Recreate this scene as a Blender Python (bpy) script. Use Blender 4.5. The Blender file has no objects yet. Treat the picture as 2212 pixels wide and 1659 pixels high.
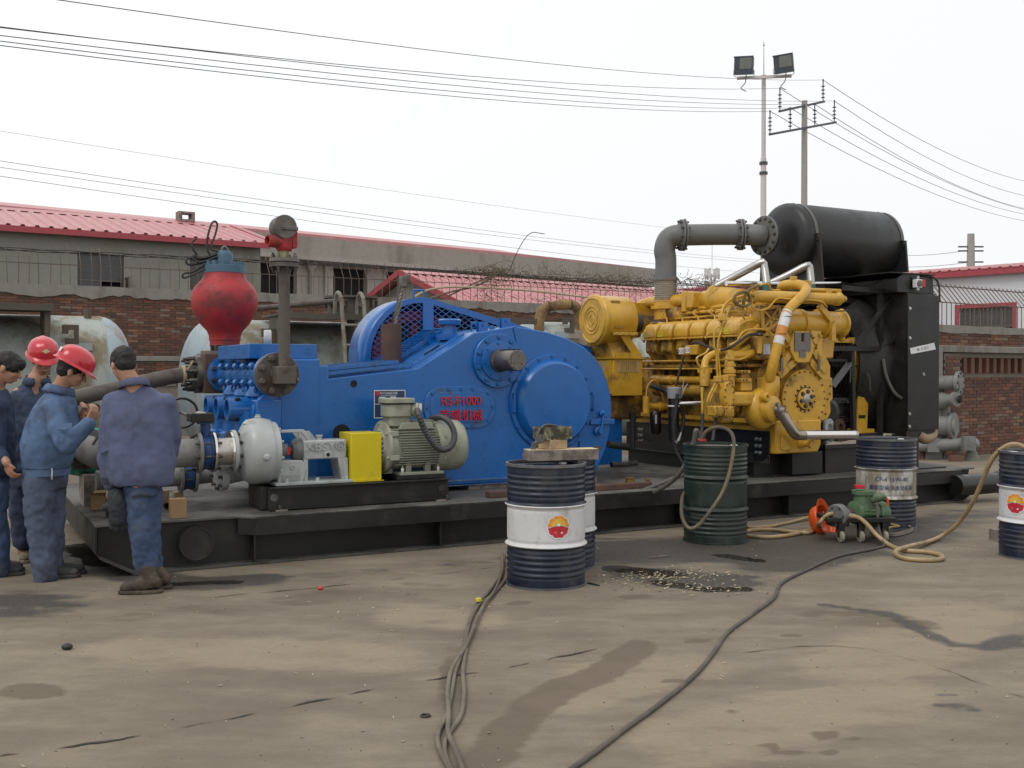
import bpy, bmesh, math, random
import numpy as np
from mathutils import Vector, Matrix, Quaternion, noise as mnoise
random.seed(7)
SC = bpy.context.scene
COL = SC.collection
R = math.radians
# ------------------------------------------------------------------ camera
cam_d = bpy.data.cameras.new('camera'); cam = bpy.data.objects.new('camera', cam_d); COL.objects.link(cam)
cam_d.sensor_width = 36.0; cam_d.lens = 36.0 * 2250 / 2212; cam_d.clip_start = 0.1; cam_d.clip_end = 1500
cam.location = (0, 0, 1.55); cam.rotation_euler = (R(90) - math.atan(26.5 / 2250), 0, 0)
SC.camera = cam
# ------------------------------------------------------------------ sky: white overcast
W = bpy.data.worlds.new('World'); SC.world = W; W.use_nodes = True
nt = W.node_tree; nt.nodes.clear()
sky = nt.nodes.new('ShaderNodeTexSky'); sky.sky_type = 'NISHITA'; sky.sun_disc = False
sky.sun_elevation = R(52); sky.sun_rotation = R(-40); sky.dust_density = 6; sky.air_density = 1.2
hs = nt.nodes.new('ShaderNodeHueSaturation'); hs.inputs['Saturation'].default_value = 0.22
mx = nt.nodes.new('ShaderNodeMix'); mx.data_type = 'RGBA'; mx.inputs[0].default_value = 0.86
mx.inputs[7].default_value = (10.6, 10.75, 10.9, 1)
bg = nt.nodes.new('ShaderNodeBackground'); bg.inputs['Strength'].default_value = 0.1
wo = nt.nodes.new('ShaderNodeOutputWorld')
nt.links.new(sky.outputs[0], hs.inputs['Color']); nt.links.new(hs.outputs[0], mx.inputs[6])
nt.links.new(mx.outputs[2], bg.inputs[0]); nt.links.new(bg.outputs[0], wo.inputs[0])
sd = bpy.data.lights.new('sun', 'SUN'); sun = bpy.data.objects.new('sun', sd); COL.objects.link(sun)
sd.energy = 1.0; sd.angle = R(25); sd.color = (1.0, 0.96, 0.9)
sun.rotation_euler = (R(38), 0, R(-40)); sun.location = (-10, -10, 30)
SC.view_settings.view_transform = 'Standard'; SC.view_settings.look = 'None'
SC.view_settings.exposure = 0.0; SC.view_settings.gamma = 1.0; SC.view_settings.use_curve_mapping = False
SC.render.engine = 'CYCLES'
SC.cycles.max_bounces = 6; SC.cycles.diffuse_bounces = 3; SC.cycles.glossy_bounces = 3
try:
    SC.cycles.use_denoising = True
except Exception:
    pass
# ------------------------------------------------------------------ helpers
PHI = R(28.5); OX, OY = -2.916, 7.873                     # the machine skid's own axes: u along it, v across it
CU, SU_ = math.cos(PHI), math.sin(PHI)
def S2W(u, v, z=0.0): return Vector((OX + u * CU - v * SU_, OY + u * SU_ + v * CU, z))
def W2S(x, y, z=0.0):
    dx, dy = x - OX, y - OY
    return (dx * CU + dy * SU_, -dx * SU_ + dy * CU, z)
BASE = {}
def V(*a): return Vector(a)
def basis(d):
    d = Vector(d).normalized()
    a = Vector((0, 0, 1)) if abs(d.z) < .9 else Vector((1, 0, 0))
    x = d.cross(a).normalized(); y = d.cross(x).normalized()
    return x, y, d
def crom(pts, n):
    """smooth path through points"""
    P_ = [Vector(p) for p in pts]
    if len(P_) < 3 or n < 2: return P_
    Q = [2 * P_[0] - P_[1]] + P_ + [2 * P_[-1] - P_[-2]]
    out = []
    for i in range(1, len(Q) - 2):
        a, b, c, d = Q[i - 1], Q[i], Q[i + 1], Q[i + 2]
        for k in range(n):
            t = k / n
            out.append(.5 * ((2 * b) + (c - a) * t + (2 * a - 5 * b + 4 * c - d) * t * t + (3 * b - a - 3 * c + d) * t ** 3))
    out.append(P_[-1]); return out
class MB:
    def __init__(s): s.v = []; s.f = []; s.m = []
    def add(s, vs, fs, mi=0):
        b = len(s.v); s.v += [tuple(p) for p in vs]
        s.f += [tuple(i + b for i in f) for f in fs]; s.m += [mi] * len(fs); return s
    def box(s, lo, hi, mi=0):
        (a, b, c), (d, e, f) = lo, hi
        a, d = min(a, d), max(a, d); b, e = min(b, e), max(b, e); c, f = min(c, f), max(c, f)
        return s.add([(a,b,c),(d,b,c),(d,e,c),(a,e,c),(a,b,f),(d,b,f),(d,e,f),(a,e,f)],
                     [(0,3,2,1),(4,5,6,7),(0,1,5,4),(1,2,6,5),(2,3,7,6),(3,0,4,7)], mi)
    def bar(s, p0, p1, w, h, up=(0,0,1), mi=0):
        p0, p1 = Vector(p0), Vector(p1); d = (p1 - p0).normalized(); up = Vector(up)
        if abs(d.dot(up)) > .98: up = Vector((0, 1, 0))
        x = d.cross(up).normalized() * w / 2; y = x.cross(d).normalized() * h / 2
        return s.add([p0-x-y, p0+x-y, p0+x+y, p0-x+y, p1-x-y, p1+x-y, p1+x+y, p1-x+y],
                     [(0,3,2,1),(4,5,6,7),(0,1,5,4),(1,2,6,5),(2,3,7,6),(3,0,4,7)], mi)
    def lathe(s, p0, d, prof, n=24, mi=0, caps=True):
        """profile of (distance along d, radius)"""
        p0 = Vector(p0); x, y, d = basis(d); vs = []; fs = []
        for h, r in prof:
            for k in range(n):
                a = 2 * math.pi * k / n
                vs.append(p0 + d * h + (x * math.cos(a) + y * math.sin(a)) * r)
        for i in range(len(prof) - 1):
            for k in range(n):
                k2 = (k + 1) % n
                fs.append((i*n+k, i*n+k2, (i+1)*n+k2, (i+1)*n+k))
        if caps:
            fs.append(tuple(range(n))); fs.append(tuple((len(prof)-1)*n + k for k in range(n)))
        return s.add(vs, fs, mi)
    def cyl(s, p0, p1, r, r1=None, n=20, mi=0, caps=True):
        p0, p1 = Vector(p0), Vector(p1); L = (p1 - p0).length
        return s.lathe(p0, p1 - p0, [(0, r), (L, r if r1 is None else r1)], n, mi, caps)
    def ring(s, p0, d, ri, ro, t, n=28, mi=0):
        p0 = Vector(p0); x, y, d = basis(d); vs = []; fs = []
        for h, r in ((0, ri), (0, ro), (t, ro), (t, ri)):
            for k in range(n):
                a = 2 * math.pi * k / n; vs.append(p0 + d * h + (x * math.cos(a) + y * math.sin(a)) * r)
        for i in range(4):
            for k in range(n):
                k2 = (k + 1) % n; j = (i + 1) % 4
                fs.append((i*n+k, i*n+k2, j*n+k2, j*n+k))
        return s.add(vs, fs, mi)
    def tube(s, pts, r, n=8, sub=0, mi=0, caps=True):
        P_ = crom(pts, sub) if sub else [Vector(p) for p in pts]
        rs = r if isinstance(r, (list, tuple)) else None
        T = [(P_[min(i+1, len(P_)-1)] - P_[max(i-1, 0)]).normalized() for i in range(len(P_))]
        x, y, _ = basis(T[0]); vs = []; fs = []
        for i, p in enumerate(P_):
            t = T[i]; x = (x - t * x.dot(t)).normalized(); y = t.cross(x)
            if rs:
                q = i / max(1, len(P_) - 1) * (len(rs) - 1); j = min(int(q), len(rs) - 2); rr = rs[j] + (rs[j+1] - rs[j]) * (q - j)
            else: rr = r
            for k in range(n):
                a = 2 * math.pi * k / n; vs.append(p + (x * math.cos(a) + y * math.sin(a)) * rr)
        for i in range(len(P_) - 1):
            for k in range(n):
                k2 = (k + 1) % n; fs.append((i*n+k, i*n+k2, (i+1)*n+k2, (i+1)*n+k))
        if caps:
            fs.append(tuple(range(n))); fs.append(tuple((len(P_)-1)*n + k for k in range(n)))
        return s.add(vs, fs, mi)
    def prism(s, poly, ax, a, b, mi=0):
        """2-D outline swept along axis ax (0, 1, 2) from a to b"""
        def pt(q, h):
            if ax == 0: return (h, q[0], q[1])
            if ax == 1: return (q[0], h, q[1])
            return (q[0], q[1], h)
        n = len(poly); vs = [pt(q, a) for q in poly] + [pt(q, b) for q in poly]
        fs = [tuple(range(n)), tuple(range(2*n-1, n-1, -1))] + [(i, (i+1) % n, n + (i+1) % n, n + i) for i in range(n)]
        return s.add(vs, fs, mi)
    def ball(s, c, r, n=16, m=10, mi=0, rot=None):
        rx, ry, rz = (r, r, r) if not isinstance(r, (tuple, list)) else r
        c = Vector(c); vs = [c + (rot @ Vector((0,0,rz)) if rot else Vector((0,0,rz)))]
        for i in range(1, m):
            th = math.pi * i / m
            for k in range(n):
                a = 2 * math.pi * k / n
                q = Vector((rx*math.sin(th)*math.cos(a), ry*math.sin(th)*math.sin(a), rz*math.cos(th)))
                vs.append(c + (rot @ q if rot else q))
        q = Vector((0,0,-rz)); vs.append(c + (rot @ q if rot else q)); fs = []
        for k in range(n):
            fs.append((0, 1+k, 1+(k+1) % n)); e = len(vs) - 1; o = 1 + (m-2)*n
            fs.append((e, o+(k+1) % n, o+k))
        for i in range(m-2):
            for k in range(n):
                k2 = (k+1) % n; fs.append((1+i*n+k, 1+(i+1)*n+k, 1+(i+1)*n+k2, 1+i*n+k2))
        return s.add(vs, fs, mi)
    def mesh(s, name, mats, base=(0,0,0), smooth=35):
        me = bpy.data.meshes.new(name); b = base
        me.from_pydata([(p[0]-b[0], p[1]-b[1], p[2]-b[2]) for p in s.v], [], s.f)
        bm = bmesh.new(); bm.from_mesh(me); bmesh.ops.recalc_face_normals(bm, faces=bm.faces[:]); bm.to_mesh(me); bm.free()
        for m in (mats if isinstance(mats, (list, tuple)) else [mats]): me.materials.append(m)
        me.polygons.foreach_set('material_index', s.m)
        if smooth:
            me.polygons.foreach_set('use_smooth', [True] * len(me.polygons)); me.set_sharp_from_angle(angle=R(smooth))
        me.update(); return me
def tag(o, label=None, cat=None, group=None, kind=None):
    if label: o['label'] = label
    if cat: o['category'] = cat
    if group: o['group'] = group
    if kind: o['kind'] = kind
    return o
def frame_loc(base, fr):
    if fr == 'S': return S2W(*base)
    if fr == 'W': return Vector(base)
    c, q = math.cos(R(fr[2])), math.sin(R(fr[2]))           # fr = (x, y, degrees): a building's own axes
    return Vector((fr[0] + base[0]*c - base[1]*q, fr[1] + base[0]*q + base[1]*c, base[2]))
def frame_rot(o, fr):
    if fr != 'W': o.rotation_euler = (0, 0, PHI if fr == 'S' else R(fr[2]))
def thing(name, label, cat, base=(0,0,0), fr='S', group=None, kind=None):
    o = bpy.data.objects.new(name, None); COL.objects.link(o); o.empty_display_size = .1
    o.location = frame_loc(base, fr); frame_rot(o, fr)
    BASE[o.name] = base; return tag(o, label, cat, group, kind)
def bev(o, w, seg=2):
    m = o.modifiers.new('bevel', 'BEVEL'); m.width = w; m.segments = seg; m.limit_method = 'ANGLE'; m.angle_limit = R(40)
    m.harden_normals = False; return o
def part(name, mb, mat, par, bevel=0, smooth=35, label=None, kind=None):
    b = BASE[par.name]; me = mb.mesh(name, mat, b, smooth)
    o = bpy.data.objects.new(name, me); COL.objects.link(o); o.parent = par; BASE[o.name] = b
    if bevel: bev(o, bevel)
    return tag(o, label, None, None, kind)
def solo(name, mb, mat, label, cat, base=(0,0,0), fr='S', group=None, kind=None, bevel=0, smooth=35):
    me = mb.mesh(name, mat, base, smooth); o = bpy.data.objects.new(name, me); COL.objects.link(o)
    o.location = frame_loc(base, fr); frame_rot(o, fr)
    BASE[o.name] = base
    if bevel: bev(o, bevel)
    return tag(o, label, cat, group, kind)
def inst(name, me, par, loc, rot=None, scale=None):
    o = bpy.data.objects.new(name, me); COL.objects.link(o); o.parent = par; b = BASE[par.name]
    o.location = Vector(loc) - Vector(b)
    if rot is not None: o.rotation_mode = 'QUATERNION'; o.rotation_quaternion = rot
    if scale is not None: o.scale = scale
    BASE[o.name] = loc; return o
_bm = {}
def bolts(par, pts, d, r, h, mat, name='bolt', stud=False):
    key = (round(r, 4), round(h, 4), mat.name, stud)
    if key not in _bm:
        m = MB().lathe((0,0,0), (0,0,1), [(0, r), (h*.8, r), (h, r*.8)], 6)
        if stud: m.cyl((0,0,h*.9), (0,0,h*1.5), r*.55, n=8)
        else: m.lathe((0,0,-h*.15), (0,0,1), [(0, r*1.3), (h*.3, r*1.3)], 10)
        _bm[key] = m.mesh(name, mat, smooth=30)
    q = Vector((0,0,1)).rotation_difference(Vector(d).normalized())
    return [inst(name, _bm[key], par, p, q) for p in pts]
def circ(c, d, r, n, a0=0.0):
    x, y, d = basis(d); c = Vector(c)
    return [c + (x*math.cos(a0+2*math.pi*k/n) + y*math.sin(a0+2*math.pi*k/n)) * r for k in range(n)]
def copy_tree(o, par=None):
    c = o.copy(); COL.objects.link(c); c.parent = par; BASE[c.name] = BASE.get(o.name, (0,0,0))
    for ch in list(o.children): copy_tree(ch, c)
    return c
def text(name, body, size, loc, x, y, mat, par, depth=.004, cx=True, sx=1.0):
    """raised or printed lettering: x = reading direction, y = up direction"""
    cu = bpy.data.curves.new(name, 'FONT'); cu.body = body; cu.size = size; cu.extrude = depth
    cu.align_x = 'CENTER' if cx else 'LEFT'; cu.resolution_u = 3
    t = bpy.data.objects.new(name, cu); COL.objects.link(t); bpy.context.view_layer.update()
    me = bpy.data.meshes.new_from_object(t.evaluated_get(bpy.context.evaluated_depsgraph_get()))
    bpy.data.objects.remove(t); bpy.data.curves.remove(cu)
    x = Vector(x).normalized(); y = Vector(y).normalized(); z = x.cross(y)
    b = BASE[par.name]; M4 = Matrix((x*sx, y, z)).transposed().to_4x4(); M4.translation = Vector(loc) - Vector(b)
    me.transform(M4); me.materials.clear(); me.materials.append(mat)
    o = bpy.data.objects.new(name, me); COL.objects.link(o); o.parent = par; BASE[o.name] = b; return o
# ------------------------------------------------------------------ materials
def MAT(name, col, rough=.5, metal=0., var=.18, scale=5., dirt=None, amt=.35, dscale=1.6, bump=0., bscale=40., spec=.5, coat=0., rvar=.12, streak=1.0, rand=0.):
    m = bpy.data.materials.new(name); m.use_nodes = True; t = m.node_tree; N = t.nodes; L = t.links
    B = N['Principled BSDF']; B.inputs['Metallic'].default_value = metal; B.inputs['Specular IOR Level'].default_value = spec
    if coat: B.inputs['Coat Weight'].default_value = coat; B.inputs['Coat Roughness'].default_value = .12
    tc = N.new('ShaderNodeTexCoord')
    n1 = N.new('ShaderNodeTexNoise'); n1.inputs['Scale'].default_value = scale; n1.inputs['Detail'].default_value = 6; n1.inputs['Roughness'].default_value = .65
    L.new(tc.outputs['Object'], n1.inputs['Vector'])
    mr = N.new('ShaderNodeMapRange'); mr.inputs[1].default_value = .3; mr.inputs[2].default_value = .7
    mr.inputs[3].default_value = 1 - var; mr.inputs[4].default_value = 1 + var; L.new(n1.outputs[0], mr.inputs[0])
    ml = N.new('ShaderNodeVectorMath'); ml.operation = 'SCALE'; ml.inputs[0].default_value = col[:3]
    sc = mr.outputs[0]
    if rand:
        oi = N.new('ShaderNodeObjectInfo'); r2 = N.new('ShaderNodeMapRange'); r2.inputs[3].default_value = 1 - rand; r2.inputs[4].default_value = 1 + rand
        L.new(oi.outputs['Random'], r2.inputs[0]); mm = N.new('ShaderNodeMath'); mm.operation = 'MULTIPLY'
        L.new(sc, mm.inputs[0]); L.new(r2.outputs[0], mm.inputs[1]); sc = mm.outputs[0]
    L.new(sc, ml.inputs['Scale']); out = ml.outputs[0]
    rr = N.new('ShaderNodeMapRange'); rr.inputs[1].default_value = .3; rr.inputs[2].default_value = .7
    rr.inputs[3].default_value = max(.02, rough - rvar); rr.inputs[4].default_value = min(1, rough + rvar); L.new(n1.outputs[0], rr.inputs[0]); ro = rr.outputs[0]
    if dirt is not None:
        mp = N.new('ShaderNodeMapping'); mp.inputs['Scale'].default_value = (1, 1, 1 / streak); L.new(tc.outputs['Object'], mp.inputs[0])
        n2 = N.new('ShaderNodeTexNoise'); n2.inputs['Scale'].default_value = dscale; n2.inputs['Detail'].default_value = 9; n2.inputs['Roughness'].default_value = .72
        L.new(mp.outputs[0], n2.inputs['Vector'])
        m2 = N.new('ShaderNodeMapRange'); m2.interpolation_type = 'SMOOTHSTEP'; c = .68 - amt * .42
        m2.inputs[1].default_value = c - .06; m2.inputs[2].default_value = c + .13; L.new(n2.outputs[0], m2.inputs[0])
        mx_ = N.new('ShaderNodeMix'); mx_.data_type = 'RGBA'; mx_.inputs[7].default_value = (*dirt, 1)
        L.new(out, mx_.inputs[6]); L.new(m2.outputs[0], mx_.inputs[0]); out = mx_.outputs[2]
        m3 = N.new('ShaderNodeMix'); m3.data_type = 'FLOAT'; m3.inputs[3].default_value = .85; L.new(ro, m3.inputs[2]); L.new(m2.outputs[0], m3.inputs[0]); ro = m3.outputs[0]
    L.new(out, B.inputs['Base Color']); L.new(ro, B.inputs['Roughness'])
    if bump:
        n3 = N.new('ShaderNodeTexNoise'); n3.inputs['Scale'].default_value = bscale; n3.inputs['Detail'].default_value = 5; L.new(tc.outputs['Object'], n3.inputs['Vector'])
        bp = N.new('ShaderNodeBump'); bp.inputs['Strength'].default_value = bump; bp.inputs['Distance'].default_value = .01
        L.new(n3.outputs[0], bp.inputs['Height']); L.new(bp.outputs[0], B.inputs['Normal'])
    return m
DUST = (.16, .14, .11)
m_blue = MAT('blue_enamel', (.005, .112, .38), .32, dirt=(.05, .075, .12), amt=.1, dscale=1.2, coat=.25, var=.1, bump=.03, bscale=25)
m_blue2 = MAT('blue_enamel_worn', (.006, .118, .39), .3, dirt=(.06, .08, .10), amt=.3, dscale=5, coat=.3, var=.15)
m_yel = MAT('yellow_engine_paint', (.56, .315, .030), .34, dirt=(.22, .125, .02), amt=.22, dscale=3.5, var=.14, coat=.15)
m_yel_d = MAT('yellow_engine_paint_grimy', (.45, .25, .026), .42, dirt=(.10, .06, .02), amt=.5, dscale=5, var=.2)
m_red = MAT('red_oxide_paint', (.36, .022, .026), .55, dirt=(.17, .035, .035), amt=.4, dscale=4, var=.2, bump=.08, bscale=60)
m_redlet = MAT('red_lettering', (.50, .015, .02), .4)
m_teal = MAT('teal_grey_paint', (.055, .12, .17), .55, dirt=(.09, .1, .1), amt=.35)
m_grey = MAT('light_grey_paint', (.40, .42, .41), .4, dirt=(.24, .24, .22), amt=.22, dscale=3, var=.08, coat=.1)
m_motor = MAT('grey_green_motor_paint', (.31, .32, .25), .42, dirt=(.2, .2, .15), amt=.25, dscale=3, var=.08)
m_pipe = MAT('grey_primer_pipe', (.20, .20, .19), .6, dirt=(.12, .11, .1), amt=.3, var=.12)
m_dgrey = MAT('dark_grey_pipe', (.14, .145, .14), .5, dirt=(.09, .085, .08), amt=.3, var=.12)
m_black = MAT('black_skid_paint', (.013, .0125, .011), .5, dirt=(.045, .04, .032), amt=.22, dscale=3, var=.3, bump=.05)
m_blackg = MAT('black_gloss_paint', (.009, .009, .009), .33, dirt=(.03, .028, .024), amt=.2, var=.3)
m_muf = MAT('black_heatproof_paint', (.017, .017, .018), .42, dirt=(.05, .048, .045), amt=.18, dscale=2, var=.2)
m_deck = MAT('dusty_deck_plate', (.115, .11, .098), .7, dirt=(.045, .04, .034), amt=.42, dscale=1.5, var=.25, bump=.12, bscale=30)
m_rust = MAT('rusty_brown_steel', (.085, .046, .034), .7, dirt=(.15, .075, .035), amt=.3, dscale=6, var=.25, bump=.1, bscale=70)
m_rustpipe = MAT('rusted_grey_pipe', (.10, .085, .072), .62, dirt=(.07, .045, .032), amt=.4, dscale=5, var=.2, bump=.08)
m_steel = MAT('bare_steel', (.42, .41, .39), .28, .9, dirt=(.2, .18, .15), amt=.25, var=.1)
m_chrome = MAT('polished_steel', (.72, .70, .68), .16, 1.0, var=.06, rvar=.06)
m_steeld = MAT('dark_steel', (.18, .165, .15), .42, .8, dirt=(.07, .055, .045), amt=.4, var=.2)
m_bolt = MAT('dark_bolt_steel', (.10, .09, .075), .5, .6, var=.3, rand=.35)
m_boltb = MAT('blue_bolt', (.008,.11,.33), .35, var=.2)
m_bolty = MAT('yellow_bolt', (.22, .12, .02), .45, var=.3, rand=.3)
m_bolts = MAT('bright_bolt', (.5, .5, .48), .3, .9, rand=.2)
m_guard = MAT('safety_yellow_paint', (.62, .50, .006), .42, dirt=(.45, .36, .02), amt=.2, var=.06)
m_navy = MAT('navy_drum_paint', (.010, .016, .036), .36, dirt=(.05, .05, .052), amt=.33, dscale=5, var=.25, streak=2)
m_white = MAT('white_drum_paint', (.60, .60, .60), .5, dirt=(.34, .31, .26), amt=.25, dscale=6, var=.06, streak=2)
m_whited = MAT('stained_white_drum_paint', (.50, .49, .45), .55, dirt=(.22, .19, .14), amt=.5, dscale=7, var=.1, streak=2.5)
m_green = MAT('dark_green_drum_paint', (.014, .026, .020), .42, dirt=(.04, .045, .035), amt=.35, dscale=5, var=.3, streak=2)
m_rim = MAT('worn_rim', (.16, .16, .17), .4, .5, var=.3)
m_lid = MAT('dusty_lid', (.14, .125, .11), .5, dirt=(.05, .045, .04), amt=.4)
m_wood = MAT('raw_timber', (.42, .30, .17), .75, dirt=(.28, .18, .10), amt=.4, dscale=8, var=.2, bump=.15)
m_woodo = MAT('weathered_timber', (.26, .22, .19), .8, dirt=(.13, .10, .085), amt=.45, dscale=9, var=.2, bump=.2)
m_woodl = MAT('cut_timber', (.62, .50, .30), .8, var=.12)
m_card = MAT('brown_cardboard', (.30, .19, .10), .85, dirt=(.2, .13, .075), amt=.3, var=.12)
m_rubber = MAT('black_rubber', (.02, .02, .02), .5, dirt=(.05, .046, .04), amt=.3)
m_hoseg = MAT('grey_dusty_hose', (.10, .09, .082), .55, dirt=(.16, .14, .11), amt=.3)
m_hoset = MAT('tan_clear_hose', (.36, .255, .125), .35, dirt=(.24, .18, .10), amt=.35, dscale=4)
m_cable = MAT('dusty_brown_cable', (.12, .098, .075), .8, dirt=(.19, .16, .12), amt=.4)
m_wire = MAT('power_line', (.10, .10, .12), .6)
m_conc = MAT('cement_render', (.235, .225, .20), .9, dirt=(.14, .115, .09), amt=.35, dscale=1.4, var=.14, bump=.2, streak=3)
m_mort = MAT('mortar', (.20, .175, .145), .95, var=.2, scale=3)
m_plaster = MAT('grey_plaster', (.26, .255, .225), .9, dirt=(.20, .19, .165), amt=.35, dscale=.5, var=.08, streak=3)
m_plast2 = MAT('pale_plaster', (.38, .35, .315), .9, dirt=(.28, .25, .215), amt=.3, dscale=.5, var=.08, streak=3)
m_fascia = MAT('cement_fascia', (.33, .305, .27), .9, dirt=(.22, .20, .17), amt=.35, dscale=.5, var=.1, streak=4)
m_roof = MAT('faded_red_roof_sheet', (.48, .20, .205), .42, dirt=(.54, .32, .31), amt=.35, dscale=.8, var=.08)
m_rooft = MAT('red_roof_trim', (.36, .055, .07), .5, var=.1)
m_whitew = MAT('white_sandwich_panel', (.62, .65, .68), .5, var=.03)
m_dark = MAT('unlit_interior', (.012, .011, .010), .9)  # near black; paints the shade inside holes, slots and windows, also a gasket
m_glass = MAT('dusty_pane', (.06, .062, .06), .3, var=.2)
m_frame = MAT('old_window_frame', (.13, .125, .11), .7)
m_fence = MAT('rusty_fence_bar', (.13, .09, .07), .8, var=.3, rand=.25)
m_vine = MAT('dry_vine', (.155, .12, .08), .9, var=.4, scale=20)
m_tank = MAT('faded_tank_paint', (.33, .36, .33), .6, dirt=(.19, .155, .10), amt=.46, dscale=1.6, var=.12, streak=3)
m_tanke = MAT('faded_blue_tank_paint', (.30, .37, .40), .55, dirt=(.32, .22, .18), amt=.3, dscale=1.8, var=.12, streak=2)
m_tankd = MAT('rusty_walkway_steel', (.085, .075, .06), .8, dirt=(.12, .09, .06), amt=.4)
m_ladder = MAT('rusty_green_steel', (.20, .205, .165), .7, dirt=(.16, .11, .07), amt=.4, dscale=6)
m_pole = MAT('white_pole_paint', (.58, .56, .54), .5, var=.06)
m_cpole = MAT('concrete_pole', (.36, .34, .32), .9, var=.08)
m_insul = MAT('insulator', (.06, .06, .075), .4)
m_skin = MAT('skin', (.40, .21, .135), .5, var=.08, scale=14)
m_hair = MAT('black_hair', (.008, .007, .006), .6, var=.3, scale=30, bump=.4, bscale=160)
m_helm = MAT('red_helmet_plastic', (.52, .022, .035), .26, var=.05, coat=.3)
m_orange = MAT('orange_helmet_plastic', (.62, .085, .01), .35, var=.06)
m_cloth1 = MAT('faded_blue_workwear', (.088, .15, .27), .85, dirt=(.06, .085, .14), amt=.35, dscale=4, var=.12, bump=.25, bscale=18)
m_cloth2 = MAT('slate_blue_workwear', (.088, .105, .19), .85, dirt=(.065, .072, .11), amt=.35, dscale=4, var=.12, bump=.25, bscale=18)
m_cloth3 = MAT('dark_blue_workwear', (.045, .07, .125), .85, dirt=(.03, .04, .065), amt=.4, dscale=4, var=.12, bump=.25, bscale=18)
m_cloth4 = MAT('navy_workwear', (.028, .042, .085), .85, dirt=(.02, .026, .045), amt=.35, dscale=4, var=.12, bump=.25, bscale=18)
m_jean = MAT('blue_denim', (.045, .078, .155), .9, dirt=(.075, .08, .10), amt=.35, dscale=5, var=.2, bump=.25, bscale=25)
m_trous = MAT('grey_blue_trousers', (.072, .092, .145), .88, dirt=(.05, .056, .075), amt=.35, dscale=4, var=.15, bump=.25, bscale=18)
m_boot = MAT('muddy_leather', (.052, .036, .025), .75, dirt=(.11, .085, .06), amt=.45, dscale=9)
m_boott = MAT('tan_rubber_boot', (.24, .19, .12), .7, dirt=(.12, .10, .07), amt=.4, dscale=7)
m_shoe = MAT('dark_dusty_shoe', (.035, .035, .036), .7, dirt=(.09, .08, .07), amt=.3, dscale=9)
m_glove = MAT('dark_work_glove', (.022, .027, .036), .9, dirt=(.045, .045, .045), amt=.35, dscale=7)
m_teat = MAT('green_tarpaulin', (.006, .20, .12), .55, dirt=(.01, .10, .07), amt=.3)
m_tan = MAT('tan_flange_cover', (.36, .25, .16), .6, dirt=(.25, .17, .11), amt=.3)
m_braid = MAT('braided_steel', (.50, .47, .42), .38, .8, var=.2, scale=60)
m_valve = MAT('valve_blue', (.012, .05, .16), .45, dirt=(.03, .05, .09), amt=.25)
m_mgreen = MAT('old_green_motor_paint', (.09, .17, .085), .5, dirt=(.075, .085, .05), amt=.4, dscale=7, var=.2)
m_label = MAT('white_sticker', (.68, .68, .68), .5, dirt=(.5, .48, .45), amt=.2)
m_lorange = MAT('orange_sticker', (.60, .25, .05), .5)
m_lyellow = MAT('yellow_warning_sticker', (.55, .48, .03), .5, var=.3, scale=60)
m_plateb = MAT('dark_blue_nameplate', (.02, .04, .11), .4)
m_print = MAT('navy_print', (.03, .045, .15), .6)
m_logor = MAT('logo_red', (.45, .018, .03), .45)
m_logoo = MAT('logo_orange', (.75, .27, .02), .45, var=.12, scale=12)
m_logoy = MAT('logo_yellow', (.75, .48, .03), .45, var=.1, scale=12)
m_floodg = MAT('floodlight_glass', (.16, .17, .15), .2)
m_floodb = MAT('floodlight_housing', (.05, .065, .085), .4)
m_sensr = MAT('red_plastic', (.5, .02, .03), .35)

# ================================================================== ground
def seg_d(px, py, a, b):
    ax, ay = a[0], a[1]; bx, by = b[0], b[1]; L2 = (bx-ax)**2 + (by-ay)**2 + 1e-9
    t = np.clip(((px-ax)*(bx-ax) + (py-ay)*(by-ay)) / L2, 0, 1)
    return np.hypot(px-ax-t*(bx-ax), py-ay-t*(by-ay))
def axis_pts(lo, hi, st, far):
    a = [lo]; k = st
    while a[-1] > -far: k *= 1.6; a.append(a[-1] - k)
    a = a[::-1] + list(np.arange(lo+st, hi, st)); k = st; 
    while a[-1] < far: k *= 1.6; a.append(a[-1] + k)
    return np.array(a)
gx = axis_pts(-6.2, 7.4, .075, 260); gy = axis_pts(3.4, 13.2, .075, 260)
GX, GY = np.meshgrid(gx, gy); px, py = GX.ravel(), GY.ravel(); nx = len(gx)
fcs = [(j*nx+i, j*nx+i+1, (j+1)*nx+i+1, (j+1)*nx+i) for j in range(len(gy)-1) for i in range(nx-1)]
me = bpy.data.meshes.new('ground'); me.from_pydata(list(zip(px.tolist(), py.tolist(), [0.]*len(px))), [], fcs)
att = {k: np.zeros(len(px)) for k in ('oil', 'wet', 'damp', 'dust')}
def stain(kind, pts, r, s=1.0, soft=1.0):
    d = np.full(len(px), 1e9)
    if len(pts) == 1: d = np.hypot(px-pts[0][0], py-pts[0][1])
    for a, b in zip(pts[:-1], pts[1:]): d = np.minimum(d, seg_d(px, py, a, b))
    att[kind] = np.maximum(att[kind], s * np.clip(1 + soft*.5 - d/r*soft, 0, 1) if soft != 1 else s*np.clip(1.5 - d/r, 0, 1))
stain('oil', [(0.897,8.995,0.0),(1.842,9.113,-0.0),(2.442,9.234,0.0),(3.681,10.034,0.0)], .72)
stain('oil', [(1.043,7.963,0.0),(1.557,7.699,0.0)], .34)
stain('oil', [(2.035,8.247,0.0),(2.98,8.995,0.0)], .35, .9)
stain('oil', [(3.77,10.034,0.0),(5.019,11.343,0.0)], .45, .7)
stain('oil', [(-3.829,8.995,0.0),(-3.072,8.056,-0.0),(-2.317,7.581,0.0),(-1.885,7.75,0.0)], .26, .95)
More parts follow.
